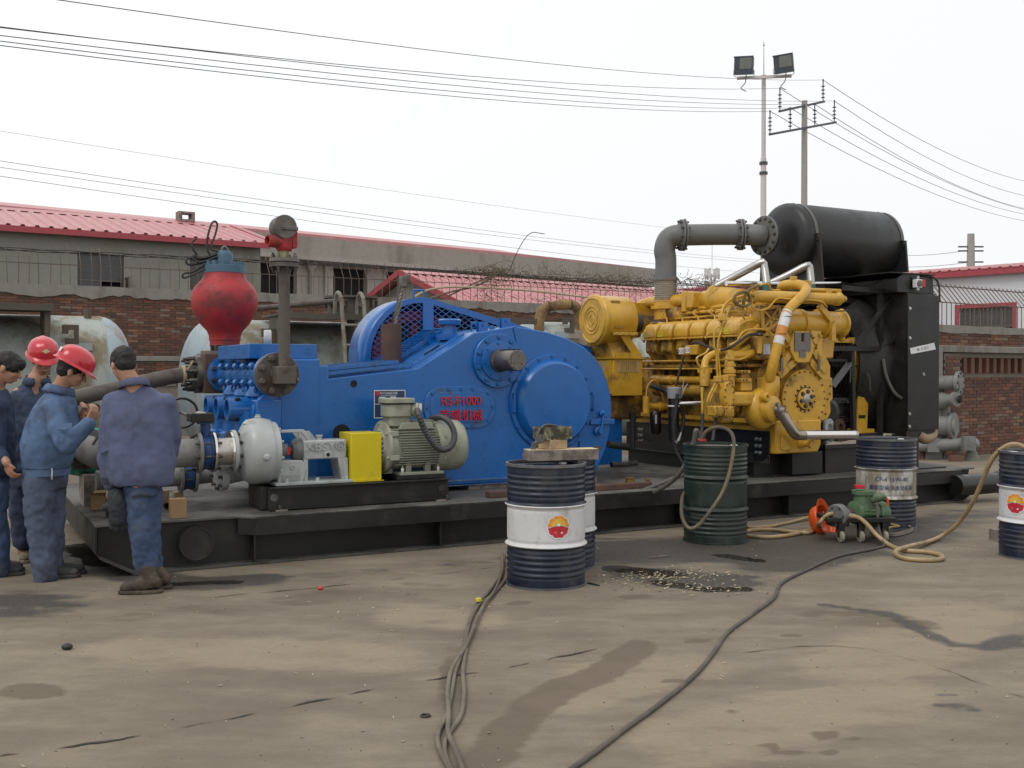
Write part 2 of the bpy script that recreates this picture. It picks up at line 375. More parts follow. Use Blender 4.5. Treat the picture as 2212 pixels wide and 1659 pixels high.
stain('oil', [(-3.418,7.0,0.0),(-3.198,6.861,0.0)], .42, .85)
stain('oil', [(-1.685,7.785,0.0),(-0.062,8.658,0.0)], .2, .55)
stain('wet', [(0.817,8.189,0.0),(1.185,7.963,0.0)], .17, 1.05)
stain('wet', [(1.07,7.648,0.0),(1.363,7.387,0.0),(1.633,7.419,0.0)], .11, 1.05)
stain('wet', [(-3.849,9.234,0.0),(-3.277,8.448,0.0)], .2, 1.05)
stain('wet', [(-2.615,7.564,0.0),(-2.065,7.648,0.0)], .10, .95)
stain('wet', [(1.773,8.768,0.0),(2.024,8.51,0.0)], .13, .8)
stain('damp', [(0.737,5.904,0.0),(0.478,5.356,0.0),(0.166,4.972,0.0),(0.0,4.547,-0.0),(-0.121,4.1,0.0)], .13, 1.)
stain('damp', [(-2.405,5.059,0.0),(-2.265,5.022,0.0)], .14, .95)
stain('damp', [(2.041,6.6,0.0),(2.414,6.417,0.0)], .30, .7)
stain('damp', [(-2.371,6.6,0.0),(-0.684,7.451,0.0)], .30, .6)
stain('damp', [(-0.327,5.824,-0.0),(-0.268,4.589,0.0)], .09, .75)
for q, r in [((1.308,4.414,0.0),0.05),((1.254,4.199,0.0),0.04),((1.101,4.225,0.0),0.045),((0.976,4.714,0.0),0.04),((1.437,4.358,0.0),0.03),((0.799,5.211,0.0),0.05),((1.023,5.975,0.0),0.06),((0.044,7.0,0.0),0.05),((1.591,6.112,0.0),0.05),((-0.018,6.902,0.0),0.05),((1.026,4.304,0.0),0.03),((0.777,7.144,0.0),0.09)]:
    stain('damp', [q, (q[0]+r*1.6, q[1]+.01)], r, 1.)
stain('oil', [(2.073,6.902,0.0),(2.423,6.638,0.0),(2.443,6.166,0.0),(2.498,5.904,0.0),(2.668,5.844,0.0),(2.891,5.864,0.0)], .07, .95)
stain('oil', [(2.668,5.844,0.0),(2.965,6.08,0.0)], .09, .9)
stain('oil', [(2.002,4.806,0.0),(2.119,4.78,0.0)], .06, .95)
stain('oil', [(2.068,4.965,0.0),(2.129,4.95,0.0)], .03, .9)
for a, b, r in [((0.465,5.373,0.0),(0.959,5.457,0.0),0.3),((0.203,4.846,0.0),(0.73,5.211,0.0),0.22),((-0.606,6.6,0.0),(-0.306,6.477,0.0),0.35),((1.81,5.457,0.0),(2.924,6.6,0.0),0.45),((0.766,4.358,0.0),(1.766,4.986,0.0),0.4),((-2.093,5.824,-0.0),(-0.769,5.635,-0.0),0.4)]:
    stain('dust', [a, b], r, .9)
for k, a in att.items():
    A = me.attributes.new(k, 'FLOAT', 'POINT'); A.data.foreach_set('value', a.astype(np.float32))
def ground_mat():
    m = bpy.data.materials.new('worn_concrete'); m.use_nodes = True; t = m.node_tree; N = t.nodes; L = t.links; B = N['Principled BSDF']
    tc = N.new('ShaderNodeTexCoord')
    def noi(sc, det=8, ro=.65, sx=(1,1,1)):
        mp = N.new('ShaderNodeMapping'); mp.inputs['Scale'].default_value = sx; L.new(tc.outputs['Object'], mp.inputs[0])
        n = N.new('ShaderNodeTexNoise'); n.inputs['Scale'].default_value = sc; n.inputs['Detail'].default_value = det; n.inputs['Roughness'].default_value = ro
        L.new(mp.outputs[0], n.inputs['Vector']); return n.outputs[0]
    def rmp(x, a, b, c=0., d=1., smooth=True):
        r = N.new('ShaderNodeMapRange'); r.interpolation_type = 'SMOOTHSTEP' if smooth else 'LINEAR'
        for i, q in enumerate((a, b, c, d)): r.inputs[i+1].default_value = q
        L.new(x, r.inputs[0]); return r.outputs[0]
    def mth(op, a, b):
        q = N.new('ShaderNodeMath'); q.operation = op
        for i, w in enumerate((a, b)):
            if isinstance(w, (int, float)): q.inputs[i].default_value = w
            else: L.new(w, q.inputs[i])
        return q.outputs[0]
    def mixc(f, a, b):
        q = N.new('ShaderNodeMix'); q.data_type = 'RGBA'
        if isinstance(f, float): q.inputs[0].default_value = f
        else: L.new(f, q.inputs[0])
        for i, w in ((6, a), (7, b)):
            if isinstance(w, tuple): q.inputs[i].default_value = (*w, 1)
            else: L.new(w, q.inputs[i])
        return q.outputs[2]
    def attr(k):
        a = N.new('ShaderNodeAttribute'); a.attribute_name = k; return a.outputs['Fac']
    big = noi(.45, 9, .7); mid = noi(1.7, 9, .72, (.6, 1.5, 1)); fine = noi(26, 5, .7); br = noi(2.6, 10, .72, (.7, 1.6, 1)); sp = noi(90, 3, .6)
    c = mixc(rmp(big, .32, .68), (.168, .140, .104), (.245, .206, .150))
    c = mixc(rmp(mid, .42, .66, 0, .6), c, (.13, .102, .074))
    c = mixc(rmp(mid, .50, .30, 0, .45), c, (.32, .26, .18))
    c = mixc(rmp(sp, .60, .70, 0, .5), c, (.08, .065, .05))
    c = mixc(rmp(sp, .36, .30, 0, .35), c, (.38, .33, .25))
    dj = mth('ADD', attr('dust'), mth('MULTIPLY', mth('SUBTRACT', br, .5), 1.6)); c = mixc(rmp(dj, .45, 1.0, 0, .7), c, (.31, .25, .175))
    dp = mth('ADD', attr('damp'), mth('MULTIPLY', mth('SUBTRACT', br, .5), 1.5)); fd = rmp(dp, .5, .8, 0, .75); c = mixc(fd, c, (.112, .086, .058))
    oi = mth('ADD', attr('oil'), mth('MULTIPLY', mth('SUBTRACT', br, .5), 1.7)); fo = rmp(oi, .38, .85, 0, .9); c = mixc(fo, c, (.040, .036, .032))
    we = mth('ADD', attr('wet'), mth('MULTIPLY', mth('SUBTRACT', noi(3.2, 8, .6, (.6, 1.4, 1)), .5), 1.3)); fw = rmp(we, .62, .74); c = mixc(fw, c, (.012, .011, .010))
    c = mixc(rmp(fine, .35, .65, .0, .22), c, (.16, .135, .105))
    L.new(c, B.inputs['Base Color'])
    ro = mth('SUBTRACT', mth('SUBTRACT', .9, mth('MULTIPLY', fo, .32)), mth('MULTIPLY', fw, .5)); L.new(ro, B.inputs['Roughness']); B.inputs['Specular IOR Level'].default_value = .35
    bp = N.new('ShaderNodeBump'); bp.inputs['Strength'].default_value = .5; bp.inputs['Distance'].default_value = .012
    h = mth('ADD', mth('MULTIPLY', fine, .5), mth('MULTIPLY', mid, .8)); h = mth('MULTIPLY', h, mth('SUBTRACT', 1.0, mth('MULTIPLY', fw, .97))); L.new(h, bp.inputs['Height']); L.new(bp.outputs[0], B.inputs['Normal'])
    return m
me.materials.append(ground_mat())
ground = bpy.data.objects.new('ground', me); COL.objects.link(ground); tag(ground, kind='structure'); BASE['ground'] = (0,0,0)
m_crack = MAT('crack_dirt', (.05, .04, .03), .95, var=.4, scale=12)
def crack(pts, w):
    P_ = crom([(p[0], p[1], 0) for p in pts], 26); vs = []; fs = []
    for i, p in enumerate(P_):
        d = (P_[min(i+1, len(P_)-1)] - P_[max(i-1, 0)]).normalized(); nrm = Vector((-d.y, d.x, 0))
        j = nrm * (mnoise.noise(p * 6) * .025 + mnoise.noise(p*23)*.008); ww = w * max(0.0, .35 + 1.5 * mnoise.noise(p * 5 + Vector((9, 3, 0))) + .6*mnoise.noise(p*17))
        vs += [p + j + nrm*ww + Vector((0,0,.004)), p + j - nrm*ww + Vector((0,0,.004))]
        if i: fs.append((2*i-2, 2*i-1, 2*i+1, 2*i))
    part('crack', MB().add(vs, fs), m_crack, ground, kind='structure')
crack([(-2.1,4.179,0.0),(-1.745,4.315,0.0),(-1.254,4.639,0.0),(-0.584,5.111,0.0),(0.0,5.449,0.0),(0.504,5.824,-0.0)], .008)
crack([(-2.079,7.115,0.0),(-1.168,7.581,0.0),(0.0,8.306,0.0)], .007)
crack([(0.99,5.635,-0.0),(1.932,5.824,-0.0),(2.473,4.846,0.0)], .005)
# ------------------------------------------------------------------ brick walls
def brick_mat(name, byattr):
    m = bpy.data.materials.new(name); m.use_nodes = True; t = m.node_tree; N = t.nodes; L = t.links; B = N['Principled BSDF']
    if byattr: a = N.new('ShaderNodeAttribute'); a.attribute_name = 'shade'; rnd = a.outputs['Fac']
    else: a = N.new('ShaderNodeObjectInfo'); rnd = a.outputs['Random']
    cr = N.new('ShaderNodeValToRGB'); e = cr.color_ramp.elements
    e[0].position = 0; e[0].color = (.085, .05, .04, 1); e[1].position = 1; e[1].color = (.27, .115, .055, 1)
    for p_, c_ in ((.3, (.125, .06, .044, 1)), (.62, (.155, .074, .050, 1)), (.88, (.19, .085, .052, 1)), (.93, (.17, .15, .125, 1))):
        q = e.new(p_); q.color = c_
    L.new(rnd, cr.inputs[0]); tc = N.new('ShaderNodeTexCoord'); ge = N.new('ShaderNodeNewGeometry')
    n = N.new('ShaderNodeTexNoise'); n.inputs['Scale'].default_value = 1.3; n.inputs['Detail'].default_value = 8; n.inputs['Roughness'].default_value = .7; L.new(ge.outputs['Position'], n.inputs['Vector'])
    r = N.new('ShaderNodeMapRange'); r.inputs[1].default_value = .5; r.inputs[2].default_value = .75; r.inputs[4].default_value = .75; L.new(n.outputs[0], r.inputs[0])
    mx_ = N.new('ShaderNodeMix'); mx_.data_type = 'RGBA'; mx_.inputs[7].default_value = (.12, .095, .075, 1); L.new(r.outputs[0], mx_.inputs[0]); L.new(cr.outputs[0], mx_.inputs[6])
    L.new(mx_.outputs[2], B.inputs['Base Color']); B.inputs['Roughness'].default_value = .92
    n3 = N.new('ShaderNodeTexNoise'); n3.inputs['Scale'].default_value = 60; L.new(ge.outputs['Position'], n3.inputs['Vector']); bp = N.new('ShaderNodeBump'); bp.inputs['Strength'].default_value = .4; bp.inputs['Distance'].default_value = .006
    L.new(n3.outputs[0], bp.inputs['Height']); L.new(bp.outputs[0], B.inputs['Normal'])
    return m
m_brick = brick_mat('old_brick', False); m_brick_s = brick_mat('old_brick_course', True)
brick_me = MB().box((-.117, 0, -.0265), (.117, .05, .0265)).mesh('brick', m_brick, smooth=0)
header_me = MB().box((-.0565, 0, -.0265), (.0565, .05, .0265)).mesh('brick_header', m_brick, smooth=0)
rb = random.Random(3)
def brick_face(root, fr_t, z0, z1, n0, pick, singles_max=300):
    """courses of bricks on the plane n = n0; those pick() scores best become objects, the rest one joined part"""
    L_ = []; z = z0 + .0315; row = 0
    while z + .0265 < z1:
        t = fr_t[0] + (0 if row % 2 else .12) + rb.uniform(-.01, .01)
        while t < fr_t[1]:
            L_.append((t, z + rb.uniform(-.003, .003), rb.uniform(-.007, .004))); t += .247
        z += .063; row += 1
    L_.sort(key=lambda b: pick(b[0], b[1])); s = MB(); sh = []
    for i, (t, z, j) in enumerate(L_):
        if i < singles_max and pick(t, z) < 1e5:
            o = inst('brick', brick_me, root, (t, n0 - .05 + .05 + j - .012, z), scale=(1 + rb.uniform(-.02, .012), 1, 1 + rb.uniform(-.06, .05)))
        else:
            s.box((t-.117, n0 + j - .012, z-.0265), (t+.117, n0 + .04, z+.0265)); sh += [rb.random()] * 6
    o = part('brick_courses', s, m_brick_s, root, smooth=0, kind='stuff')
    A = o.data.attributes.new('shade', 'FLOAT', 'FACE'); A.data.foreach_set('value', sh)
WL = (-8.5, 25.0, 30.0)                                   # back wall: origin and direction
wall = thing('brick_wall', 'long weathered red brick wall with cement cap behind the storage tanks', 'wall', (0,0,0), WL)
part('wall_core', MB().box((-7, .03, 0), (20, .24, 3.34)), m_mort, wall)
def edge_cap(t0, t1, n0, n1, z0, z1, amp, st=.12):
    """cement band whose lower edge has broken away unevenly"""
    vs = []; fs = []; k = 0; t = t0; i = 0
    while t <= t1 + 1e-6:
        q = amp * (mnoise.noise((t*1.7, z0, 0)) + .6*mnoise.noise((t*5.1, 3, 0)))
        u = .012 * mnoise.noise((t*2.3, 7, 1))
        vs += [(t, n0, z0+q), (t, n0, z1+u), (t, n1, z1+u), (t, n1, z0+q)]
        if i: 
            a = 4*i-4; b = 4*i; fs += [(a+j, a+(j+1)%4, b+(j+1)%4, b+j) for j in range(4)]
        t += st; i += 1
    fs += [(0,1,2,3), (4*i-4, 4*i-3, 4*i-2, 4*i-1)]
    return MB().add(vs, fs)
part('cement_cap', edge_cap(-7, 20, -.035, .28, 3.29, 3.54, .10), m_conc, wall, smooth=20)
part('ledge', MB().box((-7, -.16, 1.80), (20, .02, 1.92)), m_conc, wall, bevel=.012)
part('lower_wall_core', MB().box((-7, -.09, 0), (20, .02, 1.795)), m_mort, wall)
brick_face(wall, (-6, 19), 1.93, 3.32, .02, lambda t, z: 1e6 if (z < 1.95 or t < -4.2 or t > 3) else abs(t + .4))
brick_face(wall, (-6, 19), 1.2, 1.795, -.11, lambda t, z: 1e6)
# fence on the wall
fence = thing('picket_fence', 'rusty steel picket fence with bent-back spikes on top of the long brick wall', 'fence', (0, .1, 3.54), WL)
pk = MB().tube([(0,.1,3.5), (0,.1,4.02), (-.0,.42,4.46)], .0095, n=5).lathe((0,.42,4.46), (0,.55,.75), [(0,.014), (.06,.001)], 5).mesh('picket', m_fence, (0,.1,3.54), smooth=60)
t = -6.8
while t < 19: 
    if t > -4.6: inst('picket', pk, fence, (t + rb.uniform(-.015,.015), .1, 3.54), Quaternion((0,1,0), rb.uniform(-.03,.03)))
    t += .222
for z, n in ((4.02, .1),): part('rail', MB().bar((-7,n,z), (19.5,n,z), .02, .018), m_fence, fence)
cb = MB()
for k in range(3):
    pts = [(-7 + i*.55, .36 + .03*math.sin(i*1.3+k*2), 4.36 + .035*math.sin(i*1.1+k*2.1) - .02*math.sin(i*.21)) for i in range(49)]
    cb.tube(pts, .011, n=5, sub=3)
solo('twisted_cable', cb, m_rubber, 'bundle of black twisted cables strung along the spikes of the picket fence', 'cable', (0,.36,4.36), WL)
vb = MB()
for i in range(620):
    t = 8.2 + 9.5*rb.random()**.9 if i < 470 else rb.gauss(9.3, .35); zc = 4.42 + rb.gauss(0, .07) if i % 3 else 3.62 + rb.random()*.75
    n = .3 if i % 3 else .12; L_ = rb.uniform(.15, .55); a = rb.uniform(0, 6.28); p = Vector((t, n + rb.uniform(-.1,.1), zc)); pts = [p]
    for k in range(5):
        a += rb.uniform(-.9,.9); p = p + Vector((math.cos(a), rb.uniform(-.4,.4), math.sin(a)*.7)) * L_/5; pts.append(p)
    vb.tube(pts, rb.uniform(.004,.010), n=3, caps=False)
for i in range(1500):
    t = 8.2 + 9.5*rb.random(); z = 4.42 + rb.gauss(0,.09) if i % 4 else rb.uniform(3.56, 3.75); p = Vector((t, .3 + rb.uniform(-.14,.14), z)); s_ = rb.uniform(.015,.04)
    a, b = Vector((rb.uniform(-1,1), rb.uniform(-1,1), rb.uniform(-1,1))).normalized()*s_, Vector((rb.uniform(-1,1), rb.uniform(-1,1), rb.uniform(-1,1))).normalized()*s_
    vb.add([p, p+a, p+a+b, p+b*.8], [(0,1,2,3)])
solo('dry_vines', vb, m_vine, 'tangle of dead brown creeper hanging on the fence above the wall', 'creeper', (12,.2,4.2), WL, kind='stuff', smooth=0)
pl = MB().tube([(7.2,-.05,3.56), (7.9,-.0,3.78), (8.8,.2,4.0), (9.6,.3,4.42)], .028, n=8, sub=6).tube([(7.6,-.02,3.56), (8.7,.22,4.05), (9.75,.32,4.5)], .022, n=8, sub=6)
solo('bare_branch', pl, m_vine, 'pair of bare branches leaning up to the clump of creeper on the fence', 'branch', (7.4,0,3.56), WL)
ch = MB().tube([(6.7,-.02,3.57), (7.2,.0,3.8), (8.2,.05,3.92), (10.5,.05,3.9), (12.5,.05,3.78), (14,.05,3.72)], .03, n=8, sub=6)
solo('cream_hose', ch, MAT('cream_hose_rubber', (.40,.33,.22), .6), 'cream coloured hose laid along the foot of the picket fence', 'hose', (6.7,0,3.57), WL)
wr = MB().tube([(9.9,.3,4.46), (10.2,.3,5.1), (10.6,.3,5.6), (11.1,.3,5.62)], .012, n=5, sub=6)
solo('loose_wire', wr, m_rubber, 'loose black wire curling up from the creeper clump on the fence', 'wire', (9.9,.3,4.46), WL)
# near wall at the right
WR = (9.28, 19.8, 35.0)
wr_ = thing('brick_wall', 'lower red brick wall with a slab coping at the right edge beside the pipe spools', 'wall', (0,0,0), WR)
part('wall_core', MB().box((-2.6, .03, 0), (5, .30, 1.9)), m_mort, wr_)
part('slab_coping', MB().box((-2.7, -.14, 1.90), (5, .34, 2.02)), m_conc, wr_, bevel=.01)
part('upper_wall_core', MB().box((-2.6, .13, 2.02), (5, .32, 2.28)), m_mort, wr_)
part('cement_cap', edge_cap(-2.7, 5, .09, .36, 2.26, 2.40, .02), m_conc, wr_, smooth=20)
brick_face(wr_, (-2.5, 4.6), 0, 1.50, .02, lambda t, z: 1e6 if t < -2.3 or t > 1.3 else abs(t + .2))
brick_face(wr_, (-2.5, 4.6), 2.02, 2.27, .12, lambda t, z: 1e6)
sb = MB()
for i in range(24):                                        # upright brick niches under the coping
    t = -1.55 + i*.245; sb.box((t, -.055 if i % 1 == 0 else .02, 1.53), (t+.1, .03, 1.80))
    sb.box((t+.12, .0, 1.53), (t+.2, .03, 1.80))
o = part('upright_bricks', sb, m_brick_s, wr_, smooth=0); A = o.data.attributes.new('shade', 'FLOAT', 'FACE'); A.data.foreach_set('value', [rb.random() for _ in o.data.polygons])
sb = MB(); sb.box((-2.6,-.03,1.81), (5,.03,1.895)); sb2 = MB()
part('brick_string_course', sb, m_mort, wr_)
for k in range(29):
    for j in range(2):
        inst('brick', brick_me, wr_, (-1.78 + j*.247 - (.06 if k % 2 else 0), -.09, .035 + k*.063))
part('pier_core', MB().box((-1.95,-.075,0), (-1.45,.03,1.88)), m_mort, wr_)
rf = thing('picket_fence', 'rusty picket fence with bent spikes on the brick wall at the right edge', 'fence', (0,.2,2.4), WR)
pk2 = MB().tube([(0,.2,2.36), (0,.2,2.82), (-.02,.5,3.2)], .009, n=5).mesh('picket', m_fence, (0,.2,2.4), smooth=60)
for k in range(40): inst('picket', pk2, rf, (-2.5 + k*.15, .2, 2.4))
part('rail', MB().bar((-2.6,.2,2.82), (5,.2,2.82), .02, .018), m_fence, rf)
part('rail', MB().bar((-2.6,.46,3.15), (5,.46,3.15), .02, .018), m_fence, rf)
# ------------------------------------------------------------------ buildings
def opening(b, t0, t1, z0, z1, n=0., depth=.3, trim=.12, mul=None, trimmat=None, panes=True):
    """window: dark void, reveal, raised surround and (for mul) frame bars and panes"""
    w = part('window', MB().box((t0, n+depth-.02, z0), (t1, n+depth, z1)), m_dark, b)
    rv = MB(); rv.box((t0-.02,n-.004,z0-.02),(t0,n+depth,z1+.02)).box((t1,n-.004,z0-.02),(t1+.02,n+depth,z1+.02)).box((t0,n-.004,z1),(t1,n+depth,z1+.02)).box((t0,n-.004,z0-.02),(t1,n+depth,z0))
    rr = MB()
    if trim: rr.box((t0-trim,n-.035,z1),(t1+trim,n,z1+trim)).box((t0-trim,n-.035,z0-trim),(t1+trim,n,z0)).box((t0-trim,n-.035,z0),(t0,n,z1)).box((t1,n-.035,z0),(t1+trim,n,z1))
    part('surround', rr if trim else rv, trimmat or m_plast2, w)
    if mul:
        f = MB(); nc, nr = mul; 
        for i in range(nc+1): t = t0 + (t1-t0)*i/nc; f.box((t-.025, n+.08, z0), (t+.025, n+.13, z1))
        for i in range(nr+1): z = z0 + (z1-z0)*i/nr; f.box((t0, n+.085, z-.025), (t1, n+.125, z+.025))
        part('frame', f, m_frame, w)
        if panes:
            for i in range(nc):
                for j in range(nr):
                    if (i, j) == (nc-1, 0): continue
                    part('pane', MB().box((t0+(t1-t0)*i/nc+.03, n+.1, z0+(z1-z0)*j/nr+.03), (t0+(t1-t0)*(i+1)/nc-.03, n+.106, z0+(z1-z0)*(j+1)/nr-.03)), m_glass, w)
    return w
def wall_with_holes(t0, t1, z0, z1, holes, n0=0., n1=.3):
    """solid wall, opened where its windows are"""
    hs_ = sorted(holes); m = MB(); t = t0
    for a, b, c, d in hs_:
        m.box((t,n0,z0),(a,n1,z1)); m.box((a,n0,z0),(b,n1,c)); m.box((a,n0,d),(b,n1,z1)); t = b
    m.box((t,n0,z0),(t1,n1,z1)); return m
def sheet_roof(b, t0, t1, p0, p1, pitch=.3, name='roof', mat=None, vergeskew=0.):
    """trapezoid-ribbed sheet between eave line p0=(n,z) and ridge p1"""
    m = MB(); th = .03; t = t0; dn, dz = p1[0]-p0[0], p1[1]-p0[1]; L_ = math.hypot(dn, dz); un = (-dz/L_, dn/L_)
    prof = []
    while t < t1: prof += [(t, 0), (t+pitch*.56, 0), (t+pitch*.66, .055), (t+pitch*.86, .055), (t+pitch*.96, 0)]; t += pitch
    vs = []; fs = []
    for i, (a, h) in enumerate(prof):
        vs += [(a, p0[0]+un[0]*h, p0[1]+un[1]*h), (a, p1[0]+un[0]*h, p1[1]+un[1]*h), (a, p0[0]+un[0]*(h-.012), p0[1]+un[1]*(h-.012))]
        if i: k = 3*i; fs += [(k-3, k, k+1, k-2), (k-3, k-1, k+2, k)]
    m.add(vs, fs); return part(name, m, mat or m_roof, b, smooth=0)
# grey store building, left
GB = (*(-11.046,31.0,5.484)[:2], 33.0)
g = thing('store_building', 'grey rendered building with a pink ribbed sheet roof at the left edge', 'building', (0,0,0), GB)
w0 = [(-1.726,5.011), (-0.42,4.07)]; w1 = [(1.514,5.009), (2.474,4.126)]
hol = [(w0[0][0], w0[1][0], 3.45, w0[0][1]), (w1[0][0], w1[1][0], 3.45, w1[0][1])]
part('wall', wall_with_holes(-12, 3.75, 0, 5.5, hol, .2, .5), m_plaster, g)
part('end_wall', MB().box((3.45,.5,0),(3.75,7.4,5.4)), m_plaster, g)
for h in hol: opening(g, *h, n=.2, trim=0, mul=(2,2))
ww = part('window', MB().box((hol[0][1]+.02,-.28,3.5),(hol[0][1]+.05,.15,4.3)), m_glass, g, label='opened casement window sash')
part('frame', MB().box((hol[0][1]+.01,-.31,3.46),(hol[0][1]+.06,-.27,4.34)).box((hol[0][1]+.01,-.29,4.3),(hol[0][1]+.06,.18,4.34)), m_frame, ww)
sheet_roof(g, -12, 3.95, (-.15, 5.62), (4.0, 6.62), pitch=.37)
part('fascia', MB().box((-12,-.16,5.45),(3.95,-.10,5.62)), m_rooft, g)
part('ridge_cap', MB().prism([(3.7,6.58),(4.0,6.70),(4.3,6.58),(4.0,6.64)], 0, -12, 3.97), m_roof, g)
part('back_roof', MB().prism([(4.0,6.62),(7.6,5.75),(7.6,5.72),(4.0,6.59)], 0, -12, 3.95), m_roof, g)
part('verge_trim', MB().bar((3.97,-.15,5.60),(3.97,4.0,6.62),.05,.14), m_rooft, g)
solo('roof_block', MB().box((2.2,3.9,6.68),(2.75,4.3,6.76)).box((2.2,3.9,6.76),(2.32,4.3,6.95)).box((2.63,3.9,6.76),(2.75,4.3,6.95)).box((2.2,3.9,6.95),(2.75,4.3,7.02)), m_woodo, 'small hollow block lying on the ridge of the pink roof', 'block', (2.45,4.1,6.68), GB)
# long concrete-eaved hall behind
HB = (*(-0.9,52.0,7.642)[:2], 39.5)
h = thing('long_hall', 'long pale two-tone hall with a row of dark unglazed windows and deep concrete eaves', 'building', (0,0,0), HB)
pw = [-0.911,52.65,7.718]
fl = lambda x: x
wins = [(a[0], b[0], b[1], a[1]) for a, b in (
 ((-12.383,6.634), (-10.508,5.155)),
 ((-8.929,6.743), (-6.919,5.152)),
 ((-5.859,6.741), (-3.635,5.208)),
 ((-2.503,6.756), (-0.231,5.279)),
 ((1.25,6.735), (3.514,5.357)),
 ((4.34,6.716), (6.672,5.402)),
 ((7.771,6.71), (10.126,5.454)))]
zt = sum(w[3] for w in wins)/7; zb = min(w[2] for w in wins)
wins = [(a, b, 4.0, min(d, 6.25)) for a, b, c, d in wins]
tend = (10.997,6.864)[0]
part('wall', wall_with_holes(-34, tend, 0, 6.9, wins, .75, 1.1), m_plast2, h)
part('end_wall', MB().box((tend-.3,1.1,0),(tend,9,6.9)), m_plast2, h)
for q in wins: opening(h, *q, n=.75, depth=.32, trim=.14)
part('eaves_fascia', MB().box((-34,0,6.58),(tend+1.1,.22,7.42)), m_fascia, h)
part('eaves_slab', MB().box((-34,-.06,6.42),(tend+1.2,1.2,6.58)), m_plast2, h)
part('end_fascia', MB().box((tend+.9,.22,6.58),(tend+1.1,9,7.42)), m_fascia, h)
part('roof_edge', MB().prism([(.0,7.42),(.0,7.55),(2.6,8.05),(2.6,7.9)], 0, -34, tend-9), m_roof, h)
part('roof_edge', MB().add([(tend-9,0,7.42),(tend-9,0,7.55),(tend,0,7.43),(tend,0,7.42),(tend-9,2.6,7.9),(tend,2.6,7.45)], [(0,1,2,3),(1,4,5,2)]), m_roof, h, smooth=0)
part('roof', MB().prism([(.3,7.40),(5,7.9),(9,7.3),(9,7.0),(.3,7.0)], 0, -34, tend), m_roof, h)
for q in ((-9.85,7.124), (0.301,7.118), (10.594,7.106)):
    part('downpipe', MB().lathe((q[0],.62,6.40), (0,0,-1), [(0,.30),(.12,.28),(.42,.10),(6.3,.10)], 10), m_plast2, h)
part('pilaster', MB().box((wins[0][1]+1.35,.6,0),(wins[0][1]+1.75,.75,6.4)), m_plast2, h)
# gabled shed with striped red roof
SB = (*(-3.883,36.0,4.974)[:2], 39.0)
s = thing('gabled_shed', 'small gabled shed with red and pink striped ribbed roof just behind the wall', 'shed', (0,0,0), SB)
part('wall', MB().prism([(-3.2,0),(3.2,0),(3.2,3.7),(0,4.83),(-3.2,3.7)], 0, .35, 15.9), m_plaster, s)
sheet_roof(s, .0, 16.2, (-3.5,3.72), (0,4.98), pitch=.36)
part('back_roof', MB().prism([(0,4.98),(3.5,3.72),(3.5,3.68),(0,4.94)], 0, 0, 16.2), m_roof, s)
part('verge_trim', MB().bar((-.02,-3.52,3.72),(-.02,0,4.98),.06,.2).bar((-.02,0,4.98),(-.02,3.52,3.72),.06,.2), m_rooft, s)
part('ridge_cap', MB().prism([(-.3,4.95),(0,5.07),(.3,4.95),(0,5.0)], 0, -.03, 16.2), m_roof, s)
# white panel building, right
RB = (*(18.533,42.0,5.558)[:2], -46.0)
r_ = thing('white_warehouse', 'white panel warehouse with a red metal roof behind the radiator', 'building', (0,0,0), RB)
ra, rz = (-0.648,4.134), (1.457,3.031)
part('wall', wall_with_holes(-16, 9, 0, 5.6, [(ra[0], rz[0], 2.6, ra[1])], .3, .5), m_whitew, r_)
opening(r_, ra[0], rz[0], 2.6, ra[1], n=.3, trim=.16, mul=(5,2), trimmat=m_rooft)
part('fascia', MB().box((-16,-.02,5.42),(9,.06,5.68)), m_rooft, r_)
sheet_roof(r_, -16, 9, (-.05,5.66), (7,6.45), pitch=.4)
# far things
sh = thing('lean_to_roof', 'small red sloping roof beside the window of the white warehouse', 'roof', (0,0,0), RB)
part('roof', MB().prism([(-2.6,3.35),(.5,2.55),(.5,2.45),(-2.6,3.25)], 1, -2.6, -.9), m_rooft, sh)
part('support', MB().box((-2.3,-2.5,0),(-.1,-1.0,2.55)), m_plaster, sh)
lm = thing('radio_mast', 'thin grey mobile phone mast far off behind the bellows pipe', 'mast', (32.61,170.0,13.853)[:2]+(0,), 'W')
b = BASE[lm.name]; m = MB()
for dx, dy in ((-.3,-.2),(.3,-.2),(0,.35)): m.cyl((b[0]+dx*1.2,b[1]+dy*1.2,0),(b[0]+dx,b[1]+dy,17.6),.09,n=6)
for k in range(26): m.ring((b[0],b[1],2+k*.6), (0,0,1), .28,.40,.1, n=3)
part('lattice', m, m_pole, lm); m = MB()
for z in (15.2, 17.2):
    m.ring((b[0],b[1],z), (0,0,1), 1.0,1.2,.15, n=12)
    for k in range(6): a=k*1.047; m.box((b[0]+1.1*math.cos(a)-.15,b[1]+1.1*math.sin(a)-.15,z-.6),(b[0]+1.1*math.cos(a)+.15,b[1]+1.1*math.sin(a)+.15,z+1.2))
part('antennas', m, m_pole, lm); part('spike', MB().cyl((b[0],b[1],17.5),(b[0],b[1],22.5),.05,n=6), m_pole, lm)
sp = thing('steel_pole', 'distant grey steel power pole above the white warehouse roof', 'pole', (32.99,75.0,9.373)[:2]+(0,), 'W'); b = BASE[sp.name]
part('shaft', MB().lathe((b[0],b[1],0), (0,0,1), [(0,.45),((32.98,75.0,11.466)[2],.24)], 12), m_cpole, sp)
m = MB()
for z in ((32.986,75.0,10.237)[2], (32.984,75.0,10.536)[2], (32.99,75.0,9.439)[2]): m.bar((b[0]-.9,b[1],z),(b[0]+.9,b[1],z),.1,.1)
part('crossarm', m, m_insul, sp)
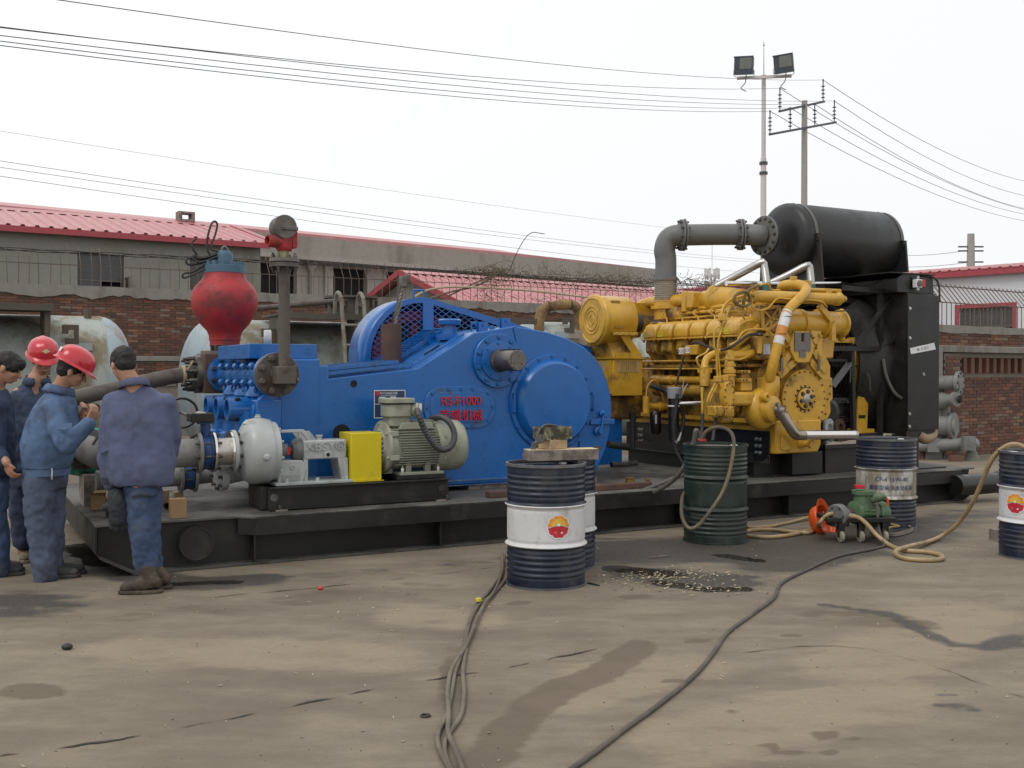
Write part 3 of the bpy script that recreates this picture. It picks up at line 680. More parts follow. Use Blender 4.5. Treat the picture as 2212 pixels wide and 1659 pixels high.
# ------------------------------------------------------------------ poles and power lines
lp = thing('light_pole', 'tall white floodlight pole with lightning spike', 'light pole', (11.321,47.0,1.55)[:2]+(0,), 'W'); b = BASE[lp.name]
ztop = (11.325,47.0,14.893)[2]
part('pole', MB().lathe((b[0],b[1],0), (0,0,1), [(0,.16),(ztop*.75,.125),(ztop*.75+.02,.10),(ztop,.095)], 14), m_pole, lp)
part('spike', MB().cyl((b[0],b[1],ztop),(b[0],b[1],(11.384,47.0,16.179)[2]),.028,.018,n=6).lathe((b[0],b[1],(11.384,47.0,16.179)[2]), (0,0,1), [(0,.02),(.05,.05),(.25,.0)], 8), m_pole, lp)
xa, xb = (10.118,47.0,14.748), (12.413,46.4,14.682)
part('crossarm', MB().bar(xa, xb, .12, .12), m_pole, lp)
part('clamp', MB().ring((b[0],b[1],ztop*.73), (0,0,1), .10,.19,.12, n=10).ring((b[0],b[1],ztop*.70), (0,0,1), .10,.19,.12, n=10), m_insul, lp)
for c, tl in (((10.384,46.8,15.249), .06), ((12.036,46.3,15.185), -.06)):
    q = Matrix.Rotation(R(-22), 3, 'Z') @ Matrix.Rotation(R(8), 3, 'X') @ Matrix.Rotation(tl, 3, 'Y')
    def bx(lo, hi): 
        m = MB().box(lo, hi); m.v = [tuple(q @ Vector(p) + Vector(c)) for p in m.v]; return m
    f = part('floodlight', bx((-.42,-.16,-.38),(.42,.2,.38)), m_floodb, lp, bevel=.03)
    part('reflector', bx((-.16,-.175,-.16),(.37,-.163,.33)), m_floodg, f)
    part('lens_frame', MB().add(*(lambda m: (m.v, m.f))(bx((-.44,-.185,.34),(.44,-.15,.40)))).add(*(lambda m: (m.v, m.f))(bx((-.44,-.185,-.40),(.44,-.15,-.34)))), m_floodb, f)
    part('bracket', MB().tube([Vector(c)+Vector((-.46,0,-.2)), Vector(c)+Vector((-.46,0,-.42)), Vector(c)+Vector((-.34,0,-.52)), Vector(c)+Vector((.34,0,-.52)), Vector(c)+Vector((.46,0,-.42)), Vector(c)+Vector((.46,0,-.2))], .02, n=6), m_pole, f)
    part('cable', MB().tube([Vector(c)+Vector((.1,0,-.4)), Vector(c)+Vector((.06,.0,-.75)), Vector(c)+Vector((-.12,.02,-1.0)), Vector(c)+Vector((.1,.0,-1.15))], .022, n=5, sub=5), m_wire, f)
up = thing('utility_pole', 'concrete utility pole with two slanting crossarms and ribbed insulators', 'utility pole', (13.159,47.0,1.55)[:2]+(0,), 'W'); b = BASE[up.name]
part('pole', MB().lathe((b[0],b[1],0), (0,0,1), [(0,.17),((13.077,47.0,13.731)[2],.125)], 14), m_cpole, up)
INS = []
for pa, pb_, fr_ in (((11.671,45.8,12.914), (14.338,48.2,13.958), (0.01,.975)), ((11.123,45.3,11.795), (15.035,48.7,13.128), (0.005,.295,.665,.975))):
    pa, pb_ = Vector(pa), Vector(pb_); off = Vector((0,-.2,0))
    part('crossarm', MB().bar(pa+off, pb_+off, .10, .10), m_insul, up)
    for f in fr_:
        p = pa + (pb_-pa)*f + off + Vector((0,0,.05)); prof = [(0,.022)]
        for k in range(4): prof += [(.12+k*.17,.025),(.14+k*.17,.09),(.16+k*.17,.09),(.18+k*.17,.025)]
        part('insulator', MB().lathe(p, (0,0,1), prof + [(.92,.03),(.98,.04)], 8), m_insul, up); INS.append(p + Vector((0,0,.95)))
def line(p, q, sag, r, label, grp='power lines on the utility pole', n=14):
    p, q = Vector(p), Vector(q)
    pts = [p + (q-p)*i/n - Vector((0,0,4*sag*(i/n)*(1-i/n))) for i in range(n+1)]
    solo('power_line', MB().tube(pts, r, n=5), m_wire, label, 'power line', tuple(p), 'W', grp)
LE = [(-8.34,15.0,6.603), (-6.678,15.0,6.907), (-8.142,15.0,6.331), (-8.142,15.0,6.391), (-8.141,15.0,6.47), (-8.14,15.0,6.596)]
# insulator order: upper left, upper right, lower from left to right
line(INS[0], LE[0], .35, .008, 'second overhead line running left from the left end of the upper crossarm')
line(INS[1], LE[1], .35, .008, 'topmost overhead line crossing the sky left of the utility pole')
line(INS[2], LE[2], .35, .008, 'lowest overhead line left of the utility pole')
line(INS[3], LE[3], .35, .008, 'second lowest overhead line left of the utility pole')
line(INS[4], LE[4], .35, .008, 'middle overhead line left of the utility pole')
line(INS[5], LE[5], .35, .008, 'overhead line running left from the right end of the lower crossarm')
RE = [(44.647,85.0,14.257), (44.632,85.0,16.665), (44.652,85.0,13.504), (44.648,85.0,14.031), (44.646,85.0,14.407), (44.639,85.0,15.536)]
nm = ['upper left insulator', 'upper right insulator', 'first insulator from the left on the lower crossarm', 'second insulator from the left on the lower crossarm', 'third insulator from the left on the lower crossarm', 'right end insulator of the lower crossarm']
for k in range(6): line(INS[k], RE[k], 1.1, .014, 'overhead line running down right from the ' + nm[k])
for k, (a, b) in enumerate((((0,347),(1640,560)), ((0,361),(1640,565)), ((0,380),(1640,588)), ((0,281),(1640,512)))):
    P0, P1 = [(-20.146,40.0,9.707), (-20.147,40.0,9.459), (-20.149,40.0,9.123), (-30.208,60.0,15.51)][k], [(29.002,110.0,13.121), (29.003,110.0,12.877), (29.006,110.0,11.755), (34.267,130.0,17.875)][k]
    line(P0, P1, .5, .011, ['uppermost of the three faint thin lines over the pink roof', 'middle of the three faint thin lines over the pink roof', 'lowest of the three faint thin lines over the pink roof', 'single very faint line high above the long hall'][k], 'faint distant power lines')
for k in range(2):
    line([(32.986,75.0,10.303), (32.99,75.0,9.439)][k], [(42.287,120.0,15.13), (42.293,120.0,13.853)][k], .3, .02, ['distant line left of the steel pole', 'lower distant line left of the steel pole'][k], 'distant lines at the steel pole')
# ------------------------------------------------------------------ storage tanks
def tank(name_lab, p_end, L_, left_head=True, rad=1.17, th=28.5, zc=1.3, right_head=False):
    """horizontal tank; p_end is the tip of its visible head"""
    c, q = math.cos(R(th)), math.sin(R(th)); fr = (p_end[0], p_end[1], th)
    t = thing('storage_tank', name_lab, 'tank', (0,0,0), fr, 'old storage tanks in front of the brick wall')
    hd = .52; a, b = (hd, hd+L_) if left_head else (-hd-L_, -hd)
    part('shell', MB().lathe((a,0,zc), (1,0,0), [(0,rad),(b-a,rad)], 48, caps=False), m_tank, t)
    for side, x in ((-1, a), (1, b)):
        prof = [(side*hd*math.sin(k*math.pi/2/9), max(.001, rad*math.cos(k*math.pi/2/9)**.75)) for k in range(10)]
        part('head', MB().lathe((x,0,zc), (1,0,0), prof, 48, caps=False), m_tanke, t)
        part('weld_seam', MB().ring((x-.015,0,zc), (1,0,0), rad-.01, rad+.008, .03, 48), m_tank, t)
    for x in (a+1.0, b-1.0): part('saddle', MB().box((x-.15,-.95,0),(x+.15,.95,zc-.35)), m_tankd, t)
    return t, a, b
t1, a1, b1 = tank('pale faded storage tank with rust streaks behind the workers at the left', (-6.429,17.6,1.55), 6.0, left_head=False)
t2, a2, b2 = tank('pale faded storage tank behind the red pressure vessel and ladder', (-5.704,18.0,1.55), 5.6)
t3, a3, b3 = tank('pale blue storage tank partly hidden behind the blue pump crest', (-0.055,20.5,1.55), 5.0, zc=1.38)
def lug(t, x, y, z, zc=1.3, hook=.2):
    l = part('lifting_lug', MB().prism([(x-.10,z),(x+.10,z),(x+.10,z+.30),(x-.14,z+.30),(x-.14,z+.16),(x-.05,z+.16),(x-.05,z+.22),(x+.03,z+.22),(x+.03,z+.09),(x-.10,z+.09)], 1, y-.03, y+.03), m_tankd, t)
    part('base_plate', MB().box((x-.30,y-.02,z-.1),(x+.30,y+.05,z+.02)), m_tanke, t)
lug(t1, -1.03, -1.02, 1.98); lug(t2, 1.25, -1.02, 1.98); lug(t3, .8, -.95, 2.3)
part('walkway', MB().box((-8,-1.55,2.50),(-1.33,-.2,2.54)).box((-8,-1.58,2.46),(-1.33,-1.53,2.56)), m_tankd, t1)
part('walkway_bracket', MB().box((-1.45,-1.5,1.5),(-1.38,-.6,2.5)).bar((-1.4,-1.5,2.45),(-1.4,-1.05,1.5),.06,.06), m_tankd, t1)
part('vent', MB().cyl((-.72,-.3,2.3),(-.72,-.3,2.58),.06,n=10), m_tankd, t1)
part('walkway', MB().box((1.33,-1.5,2.50),(6.2,-.2,2.54)).box((1.33,-1.53,2.44),(6.2,-1.48,2.54)), m_tankd, t2)
part('walkway_bracket', MB().box((1.36,-1.45,2.0),(1.43,-.6,2.5)).box((2.6,-1.5,1.6),(2.66,-1.1,2.5)), m_tankd, t2)
mh = part('manhole', MB().cyl((2.75,-.9,2.5),(2.75,-.9,2.84),.42,n=28), m_tankd, t2)
bolts(mh, circ((2.75,-.9,2.70), (0,0,1), .45, 10), (0,0,1), .03, .12, m_bolt, 'clamp')
part('manhole_lid', MB().cyl((2.75,-.9,2.84),(2.75,-.9,2.88),.48,n=28), m_tankd, t2)
T2 = (*(-5.704,18.0,1.55)[:2], 28.5)
ld = thing('ladder', 'rusty green steel ladder with hooped tops leaning on the middle tank', 'ladder', (2.5,-1.9,0), T2)
for x in (2.30, 2.70): part('stile', MB().tube([(x,-2.2,0),(x,-1.72,2.5),(x,-1.66,2.78),(x,-1.5,2.9),(x,-1.36,2.78),(x,-1.32,2.5)], .035, n=8, sub=5), m_ladder, ld)
for k in range(7): z = .3+k*.34; part('rung', MB().cyl((2.30,-2.2+.48*z/2.5,z),(2.70,-2.2+.48*z/2.5,z),.022,n=8), m_ladder, ld)
solo('loose_pipe', MB().cyl((.6,-.9,2.57),(2.6,-1.25,2.80),.05,n=10), m_rustpipe, 'long rusty pipe lying across the walkway of the middle tank', 'pipe', (.6,-.9,2.5), T2)
T3 = (*(-0.055,20.5,1.55)[:2], 28.5)
vp = thing('vent_pipe', 'yellowish rusty goose-neck vent pipe over the right-hand tank', 'pipe', (1.0,-.6,2.2), T3)
m_yr = MAT('faded_yellow_rusty_pipe', (.26,.165,.05), .6, dirt=(.13,.075,.045), amt=.5, dscale=2.2)
part('pipe', MB().tube([(.36,-.55,2.2),(.37,-.55,2.56),(.44,-.55,2.74),(.56,-.55,2.81),(.9,-.55,2.86),(1.1,-.55,2.87),(1.22,-.55,2.80),(1.27,-.55,2.6),(1.27,-.55,1.0),(1.27,-.7,0)], .10, n=12, sub=4), m_yr, vp)
for x in (.55, 1.05): part('weld_seam', MB().ring((x,-.55,2.815 if x < 1 else 2.868), (1,-.08,.06), .09,.108,.03,n=14), m_rust, vp)
# rubble heap and dead litter at the wall foot
rub = MB()
for i in range(260):
    x = (-15.084,67.058,0.0)[0] + rb.uniform(-1.9,1.6); y = (-15.084,67.058,0.0)[1] + rb.uniform(-1.2,1.2); z = max(0, .95*(1-abs(x-(-15.084,67.058,0.0)[0])/2.2) + rb.uniform(-.3,.1)); s_ = rb.uniform(.05,.16)
    q = Matrix.Rotation(rb.uniform(0,6), 3, Vector((rb.random(),rb.random(),rb.random()))); m = MB().box((-s_,-s_*.8,-s_*.6),(s_,s_*.7,s_*.6)); rub.add([tuple(q @ Vector(p)*rb.uniform(.8,1.2) + Vector((x,y,z))) for p in m.v], m.f)
solo('rubble', rub, MAT('pale_rubble', (.30,.27,.23), .95, var=.3, rand=.2), 'heap of pale broken masonry in front of the wall between the tanks', 'rubble', (*(-15.084,67.058,0.0)[:2],0), 'W', kind='stuff', smooth=0)

# ================================================================== machine skid
sk = thing('machine_skid', 'long low black steel skid with pipe ends carrying the pump and engine', 'skid', (0,0,0))
HD = .39
part('deck_plate', MB().prism([(-.215,.10),(.86,.10),(.98,-.02),(9.37,-.02),(9.37,.10),(9.75,.10),(9.75,3.4),(-.215,3.4)], 2, HD-.02, HD), m_deck, sk, bevel=.003)
part('front_edge_channel', MB().prism([(-.02,.385),(-.02,.24),(.05,.24),(.05,.255),(.005,.255),(.005,.368),(.05,.368)], 0, .98, 9.365), m_black, sk)
part('edge_corner', MB().add([(.86,.10,.368),(.98,-.02,.368),(.98,-.02,.24),(.86,.10,.24),(.865,.115,.368),(.985,-.005,.368),(.985,-.005,.24),(.865,.115,.24)], [(0,1,2,3),(4,7,6,5),(0,4,5,1),(3,2,6,7),(0,3,7,4),(1,5,6,2)]), m_black, sk)
part('left_edge_channel', MB().prism([(-.215,.37),(-.215,.21),(-.20,.21),(-.20,.37)], 1, .10, 3.4), m_black, sk)
runner = [(-.19,.368),(-.19,.14),(.06,.004),(9.42,.004),(9.66,.14),(9.72,.368)]
part('runner_web', MB().prism(runner, 1, .15, .17), m_black, sk)
part('runner_web', MB().prism(runner, 1, 3.2, 3.22), m_black, sk)
def ribbon(pts, v0, v1, th):
    m = MB(); vs = []; fs = []
    for (u, z) in pts: vs += [(u,v0,z),(u,v1,z),(u,v1,z+th),(u,v0,z+th)]
    for i in range(len(pts)-1):
        a, b = 4*i, 4*i+4; fs += [(a+j, a+(j+1)%4, b+(j+1)%4, b+j) for j in range(4)]
    n = 4*len(pts)-4; fs += [(0,1,2,3),(n,n+1,n+2,n+3)]; return m.add(vs, fs)
part('runner_flange', ribbon([(-.19,.15),(-.19,.14),(.06,.004),(9.42,.004),(9.66,.14)], .0, .28, .014), MAT('dusty_flange', (.028,.027,.023), .6, dirt=(.085,.08,.068), amt=.62, dscale=2.5, var=.2), sk)
for u in (.98, 2.62, 3.9, 5.3, 6.7, 8.1): part('web_stiffener', MB().box((u-.008,.03,.018),(u+.008,.15,.367)), m_black, sk)
part('end_web', MB().box((-.20,.17,.15),(-.185,3.2,.368)), m_black, sk)
tp = part('tow_pipe', MB().cyl((.52,.02,.205),(.52,3.3,.205),.128,n=36).ring((.52,.012,.205),(0,1,0),.118,.132,.02,36), m_black, sk); 
part('tow_pipe', MB().cyl((9.2,-.05,.21),(9.98,-.05,.21),.125,n=28).ring((9.975,-.05,.21),(1,0,0),.11,.132,.02,28), m_blackg, sk)
# ------------------------------------------------------------------ mud pump (power end and fluid end)
mp = thing('mud_pump', 'big bright blue triplex mud pump with red lettering and stub drive shaft', 'pump', (3.2,1.5,HD))
V0, V1 = .84, 2.13
side = [(1.42,.45),(1.42,1.667),(1.79,1.667)] + [(1.793,0.84,1.604), (1.871,0.84,1.604), (1.871,0.84,1.486)]
side = side[:3] + [(q[0], q[2]) for q in side[3:]] + [(2.756,1.584),(3.346,1.929),(3.80,2.005),(3.97,1.985),(4.192,1.952),(4.418,1.893),(4.616,1.811),(4.749,1.714),(4.851,1.587),(4.919,1.445),(4.962,1.287),(4.972,1.144),(4.957,.945),(4.903,.747),(4.776,.50),(4.75,.45)]
part('power_frame', MB().prism(side, 1, V0, V1), m_blue, mp, bevel=.012)
part('base_strip', MB().box((1.5,V0-.012,.485),(3.75,V0+.02,.50)).box((1.5,V0-.012,.44),(3.75,V1,.448)), MAT('scraped_blue', (.14,.20,.30), .5, dirt=(.02,.10,.3), amt=.5), mp)
part('front_plate', MB().box((1.425,V0-.012,.47),(1.77,V0,1.655)), m_blue, mp, bevel=.004)
for q in ((2.0,.41),(3.3,.41),(4.3,.41)): part('timber_packing', MB().box((q[0],.86,HD+.002),(q[0]+.5,1.1,.445)), m_woodo, mp)
# end hood seams on the rear drum
part('weld_rib', MB().bar((3.80,V0-.004,2.0),(3.89,V0-.004,1.62),.03,.02,(0,1,0)), m_blue, mp)
def obround(c, hw, hh, r, n=8):
    out = []
    for k, (sx, sy) in enumerate(((1,1),(-1,1),(-1,-1),(1,-1))):
        for i in range(n+1):
            a = math.pi/2*(k + i/n); out.append((c[0]+sx*(hw-r)+r*math.cos(a), c[1]+sy*(hh-r)+r*math.sin(a)))
    return out
ic = (3.195,1.203)
ip = part('inspection_cover', MB().prism(obround(ic,.383,.205,.185), 1, V0-.018, V0+.002), m_blue2, mp, bevel=.005)
part('inner_panel', MB().prism(obround(ic,.325,.150,.135), 1, V0-.026, V0-.017), m_blue2, ip, bevel=.003)
bp_ = [(ic[0]+x, V0-.018, ic[1]+y) for x, y in ((-.355,0),(.355,0),(-.30,.135),(.30,.135),(-.30,-.135),(.30,-.135),(-.13,.178),(.13,.178),(0,.178),(-.13,-.178),(.13,-.178),(0,-.178))]
bolts(ip, bp_, (0,-1,0), .013, .014, m_boltb)
text('letters', 'RS-F1000', .122, (ic[0]+.0, V0-.034, ic[1]+.022), (1,0,0), (0,0,1), m_redlet, mp, .008, sx=.92)
text('letters', '荣盛机械', .118, (ic[0]+.0, V0-.034, ic[1]-.118), (1,0,0), (0,0,1), m_redlet, mp, .008, sx=.98)
npl = part('nameplate', MB().box((2.306,V0-.006,1.115),(2.622,V0,1.378)), m_plateb, mp)
m = MB()
for a, b in (((2.306,1.370),(2.622,1.378)),((2.306,1.115),(2.622,1.122)),((2.306,1.122),(2.313,1.370)),((2.615,1.122),(2.622,1.370)),((2.313,1.245),(2.615,1.250)),((2.36,1.305),(2.42,1.316)),((2.47,1.305),(2.53,1.316))): m.box((a[0],V0-.009,a[1]),(b[0],V0-.005,b[1]))
part('plate_border', m, m_label, npl)
text('letters', 'RS-F1000钻井泵', .026, (2.455,V0-.007,1.340), (1,0,0), (0,0,1), m_label, npl, .0006)
text('letters', 'RS-F1000 MUD PUMP', .016, (2.455,V0-.007,1.322), (1,0,0), (0,0,1), m_label, npl, .0006)
part('emblem', MB().lathe((2.345,V0-.006,1.347), (0,-1,0), [(0,.022),(.002,.022)], 20), m_logor, npl)
def hole(par, c, r):
    h_ = part('hole', MB().lathe((c[0],V0+.002,c[1]), (0,-1,0), [(0,r),(.0035,r)], 24), m_dark, par)  # dark disc paints the shade of a hole; the plate stays closed
    part('hole_rim', MB().ring((c[0],V0-.004,c[1]), (0,1,0), r, r*1.12, .006, 24), m_blue, h_)
hole(mp, (2.111,1.439), .033); qh = (1.992,0.84,0.983); hole(mp, (qh[0],qh[2]), .085)
# pinion hub and shaft
hc = (3.605, V0, 1.66)
hb = part('pinion_hub', MB().lathe(hc, (0,-1,0), [(-.02,.27),(.03,.27),(.036,.264),(.036,.20),(.055,.195),(.06,.125)], 48), m_blue, mp)
bolts(hb, circ((3.605,V0-.036,1.66), (0,-1,0), .232, 10, .3), (0,-1,0), .021, .02, m_boltb); bolts(hb, circ((3.605,V0-.055,1.66), (0,-1,0), .170, 8, .1), (0,-1,0), .012, .014, m_boltb)
sf = part('drive_shaft', MB().lathe((3.605,V0-.05,1.66), (0,-1,0), [(0,.112),(.05,.112),(.055,.103),(.36,.103),(.372,.095)], 40), m_steeld, mp)
part('keyway', MB().prism([(3.57,1.757),(3.64,1.757),(3.64,1.768),(3.57,1.768)], 1, V0-.41, V0-.13), m_dark, sf)  # dark bar paints the shade of a keyway; the shaft is uncut
part('end_plate', MB().prism([(3.53,1.60),(3.60,1.575),(3.69,1.62),(3.69,1.70),(3.62,1.745),(3.54,1.70)], 1, V0-.432, V0-.42), m_steeld, sf)
bolts(sf, circ((3.605,V0-.422,1.655), (0,-1,0), .05, 3, .4), (0,-1,0), .012, .012, m_bolt)
# crankcase end cover
cc = (4.235, V0, 1.236)
cv = part('crankcase_cover', MB().lathe(cc, (0,-1,0), [(-.02,.492),(.022,.492),(.03,.486),(.03,.46)], 64), m_blue, mp)
part('dished_cap', MB().lathe((4.235,V0-.028,1.236), (0,-1,0), [(0,.445),(.02,.443),(.085,.405),(.095,.392),(.098,.2),(.098,.001)], 64), m_blue, cv)
bolts(cv, circ((4.235,V0-.03,1.236), (0,-1,0), .468, 18, .2), (0,-1,0), .014, .014, m_boltb)
for sx in (-1, 1):
    x = cc[0] + sx*.468
    part('handle', MB().tube([(x,V0-.02,1.33),(x,V0-.07,1.33),(x,V0-.07,1.15),(x,V0-.02,1.15)], .011, n=8), m_blue, cv)
lt = part('latch', MB().box((4.68,V0-.045,1.0),(4.98,V0-.01,1.055)), m_blue, mp, bevel=.005)
part('latch_bolt', MB().cyl((4.83,V0-.06,1.10),(4.80,V0-.06,.93),.012,n=8).lathe((4.79,V0-.0,.93),(0,-1,0),[(0,.05),(.03,.05),(.04,.03),(.08,.028)],14).lathe((4.84,V0-.0,1.11),(0,-1,0),[(0,.035),(.03,.035),(.04,.022),(.08,.02)],12), m_blue, lt)
tpq = [(4.734,0.84,0.774), (4.847,0.84,0.77), (4.815,0.84,0.71), (4.764,0.84,0.712)]
part('trapezoid_plate', MB().prism([(q[0],q[2]) for q in tpq], 1, V0-.008, V0), m_steeld, mp)
part('drain_lug', MB().box((4.56,V0-.02,.70),(4.585,V0,.83)), m_blue, mp)
# top fittings
def hood_z(u): return 1.584+(u-2.756)*(1.929-1.584)/(3.346-2.756) if u < 3.346 else 1.929+(u-3.346)*.167
br_ = part('breather_cap', MB().lathe((3.30,1.30,1.90), (0,0,1), [(0,.075),(.10,.075),(.10,.06),(.13,.06),(.13,.115),(.17,.12),(.185,.10)], 24), m_blue, mp)
part('base_flange', MB().box((3.2,1.2,1.87),(3.4,1.4,1.93)), m_blue, br_)
for u, v in ((3.52,1.0),(3.78,1.0),(3.22,1.55)):
    z = hood_z(u); l = part('hinge_lug', MB().box((u-.05,v-.03,z-.02),(u+.05,v-.015,z+.09)).box((u-.05,v+.015,z-.02),(u+.05,v+.03,z+.09)).cyl((u,v-.05,z+.06),(u,v+.05,z+.06),.012,n=8), m_blue, mp)
    part('hinge_strap', MB().bar((u,v,z+.06),(u+.14,v,z+.02),.03,.02), m_blue, l)
for u, v, a in ((3.62,1.3,0),(3.92,1.9,0),(4.12,1.85,1)):
    z = hood_z(u) if u < 3.8 else 2.005 - (u-3.8)*.12; part('grab_handle', MB().tube([(u-.07,v,z-.02),(u-.07,v,z+.08),(u+.07,v,z+.08 - (.02 if a else 0)),(u+.07,v,z-.04)], .011, n=8), m_blue, mp)
def grating(name, p0, eu, ev, nu, nv, w=.008, h=.02):
    p0, eu, ev = Vector(p0), Vector(eu), Vector(ev); m = MB(); nrm = eu.cross(ev).normalized()
    for i in range(nu+1): a = p0 + eu*i/nu; m.bar(a, a+ev, w, h, nrm)
    for j in range(nv+1): a = p0 + ev*j/nv; m.bar(a, a+eu, w*.8, h*.8, nrm)
    for a, b in ((p0,p0+eu),(p0+eu,p0+eu+ev),(p0+ev,p0+eu+ev),(p0,p0+ev)): m.bar(a, b, .02, h*1.6, nrm)
    return part(name, m, m_blue2, mp, smooth=0)
grating('grating', (1.86,.87,1.535), (.84,0,.083), (0,1.2,0), 22, 12)
grating('grating', (1.86,.87,1.575), (.70,0,.07), (0,.9,0), 20, 10)
grating('grating', (2.70,1.55,1.60), (.66,0,.39), (0,.55,0), 14, 8)
part('sight_slot', MB().bar((2.98,1.2,hood_z(2.98)+.006),(3.14,1.2,hood_z(3.14)+.006),.02,.012), m_dark, mp)
part('hood_rib', MB().bar((2.76,1.05,hood_z(2.76)+.003),(3.34,1.05,hood_z(3.34)+.003),.03,.012), m_blue, mp)
qb = (2.769,1.549,1.62)
rp = solo('rusty_stub_pipe', MB().lathe((qb[0],qb[1],1.56), (0,0,1), [(0,.102),(.47,.102),(.47,.094),(.05,.094)], 28, caps=False), m_rust, 'rusty brown upright pipe stub with a burnt weld on top of the blue pump', 'pipe stub', (qb[0],qb[1],1.56))
rz = 2.03; rt = [(qb[0]+.0,qb[1],1.7),(qb[0]+.04,qb[1],rz),(qb[0]+.085,qb[1],rz+.22),(qb[0]+.12,qb[1],rz+.44)]
m = MB()
for k in range(5):
    P_ = crom(rt, 14); m.tube([p + Vector((.018*math.cos(i*.55+k*1.257), .018*math.sin(i*.55+k*1.257), 0)) for i, p in enumerate(P_)], .0115, n=5)
rope = thing('wire_rope', 'short stiff wire rope with a crimped end standing out of the rusty stub pipe', 'wire rope', (qb[0],qb[1],1.7)); part('strands', m, m_steeld, rope)
e = rt[-1]; part('ferrule', MB().box((e[0]-.03,e[1]-.035,e[2]-.06),(e[0]+.045,e[1]+.035,e[2]+.05)).box((e[0]+.03,e[1]-.035,e[2]-.02),(e[0]+.07,e[1]+.035,e[2]+.07)), m_steeld, rope, bevel=.006)
# fluid end
UF = 1.31
part('fluid_block', MB().box((1.20,.80,.95),(1.42,2.2,1.30)), m_blue, mp, bevel=.01)
part('rear_block', MB().box((1.16,.9,1.667),(1.78,2.1,1.80)), m_blue, mp, bevel=.006)
hole_c = [(1.70,.9,1.735),(1.55,.9,1.735),(1.2,.9,1.735)]
for q in hole_c[:1]: part('block_hole', MB().lathe((q[0],.902,q[2]), (0,-1,0), [(0,.035),(.004,.035)], 20), m_boltb, mp)
man = part('discharge_manifold', MB().lathe((UF,.62,1.525), (0,1,0), [(0,.115),(1.8,.115)], 36), m_blue2, mp)
for v in (.58, 2.36): part('manifold_flange', MB().lathe((UF,v,1.525), (0,1,0), [(0,.188),(.045,.19),(.05,.186),(.06,.13)] if v < 1 else [(0,.13),(.01,.188),(.055,.19),(.06,.186)], 44), m_blue2, mp)
bolts(mp, circ((UF,2.36,1.525), (0,-1,0), .155, 8, .39), (0,-1,0), .024, .045, m_bolt, 'nut', True)
for v in (.88, 1.17, 1.46, 1.75, 2.04):                       # studded clamps along the manifold
    for z, r in ((1.60, .0), (1.45, 0)):
        k = part('stud_clamp', MB().lathe((UF-.135,v,z), (0,1,0), [(-.055,.022),(-.03,.028),(.03,.028),(.055,.022)], 6).lathe((UF-.125,v,z), (0,1,0), [(-.075,.012),(.075,.012)], 8).ball((UF-.13,v,z), .034, 10, 6), m_boltb, mp)
vs3 = (1.06, 1.485, 1.91)
for v in vs3:
    part('valve_pot', MB().lathe((UF-.02,v,1.52), (0,0,-1), [(0,.09),(.10,.085),(.15,.12),(.19,.125),(.2,.10),(.30,.10)], 24), m_blue2, mp)
    bolts(mp, circ((UF-.02,v,1.37), (0,0,1), .115, 6, .5), (0,0,1), .018, .035, m_boltb, 'nut', True)
    part('suction_pot', MB().lathe((1.18,v,1.2), (0,0,-1), [(0,.12),(.2,.12),(.22,.15),(.26,.15),(.30,.12),(.48,.10)], 24), m_blue, mp)
    cy = part('cylinder_head', MB().lathe((1.30,v,1.215), (-1,0,0), [(-.05,.135),(.10,.135),(.10,.112),(.30,.108),(.302,.086),(.18,.080),(.12,.07)], 36), m_blue2, mp)
    for a in (.9, 2.2, -.9):
        part('pin_hole', MB().ball((1.08, v-.108*math.cos(a), 1.215+.108*math.sin(a)), (.028,.02,.022), 12, 8), m_dark, cy)
    part('bore', MB().lathe((1.20,v,1.215), (-1,0,0), [(0,.078),(.003,.078)], 24), m_dark, cy)
part('suction_manifold', MB().cyl((1.18,.8,.74),(1.18,2.2,.74),.15,n=28), m_blue, mp)
part('side_drum', MB().lathe((1.42,1.0,1.14), (0,-1,0), [(0,.25),(.12,.25),(.14,.24),(.14,.001)], 40), m_blue, mp)
# ------------------------------------------------------------------ relief line standing on the manifold
rl = thing('relief_valve_pipe', 'tall dark pipe with a flanged red relief valve on its top', 'pipe', (UF,.5,1.525))
fl_ = part('blind_flange', MB().lathe((UF,.575,1.525), (0,-1,0), [(0,.190),(.05,.190),(.056,.185),(.056,.07),(.09,.065)], 44), m_rustpipe, rl)
bolts(fl_, circ((UF,.519,1.525), (0,-1,0), .150, 8, .39), (0,-1,0), .030, .035, m_rustpipe, 'nut', True)
xq = (1.336,0.4,1.526); xz = 1.525; XU = xq[0]
part('elbow_block', MB().box((XU-.082,.33,xz-.08),(XU+.082,.50,xz+.07)), m_rustpipe, rl, bevel=.008)
part('elbow_neck', MB().cyl((UF,.53,1.525),(UF+.05,.42,1.525),.066,n=16), m_rustpipe, rl)
part('plug', MB().cyl((XU+.085,.34,xz-.05),(XU+.10,.34,xz-.05),.02,n=10), m_rustpipe, rl)
zf = (1.336,0.41,2.45)[2]; zt_ = (1.336,0.41,2.576)[2]
part('riser', MB().lathe((XU,.41,xz+.06), (0,0,1), [(0,.055),(.06,.049),(zf-xz-.16,.047),(zf-xz-.08,.062),(zf-xz-.07,.078)], 20), m_rustpipe, rl)
for k, (a, b, mm) in enumerate(((zf-.012,zf+.022,m_rustpipe),(zf+.032,zf+.062,m_lid))): part('flange', MB().lathe((XU,.41,a), (0,0,1), [(0,.125),(b-a,.125)], 32), mm, rl)
part('gasket', MB().cyl((XU,.41,zf+.022),(XU,.41,zf+.032),.11,n=24), m_black, rl)
bolts(rl, circ((XU,.41,zf+.062), (0,0,1), .098, 8), (0,0,1), .016, .03, m_bolt, 'nut', True); bolts(rl, circ((XU,.41,zf-.012), (0,0,1), .098, 8), (0,0,-1), .016, .03, m_bolt, 'nut', True)
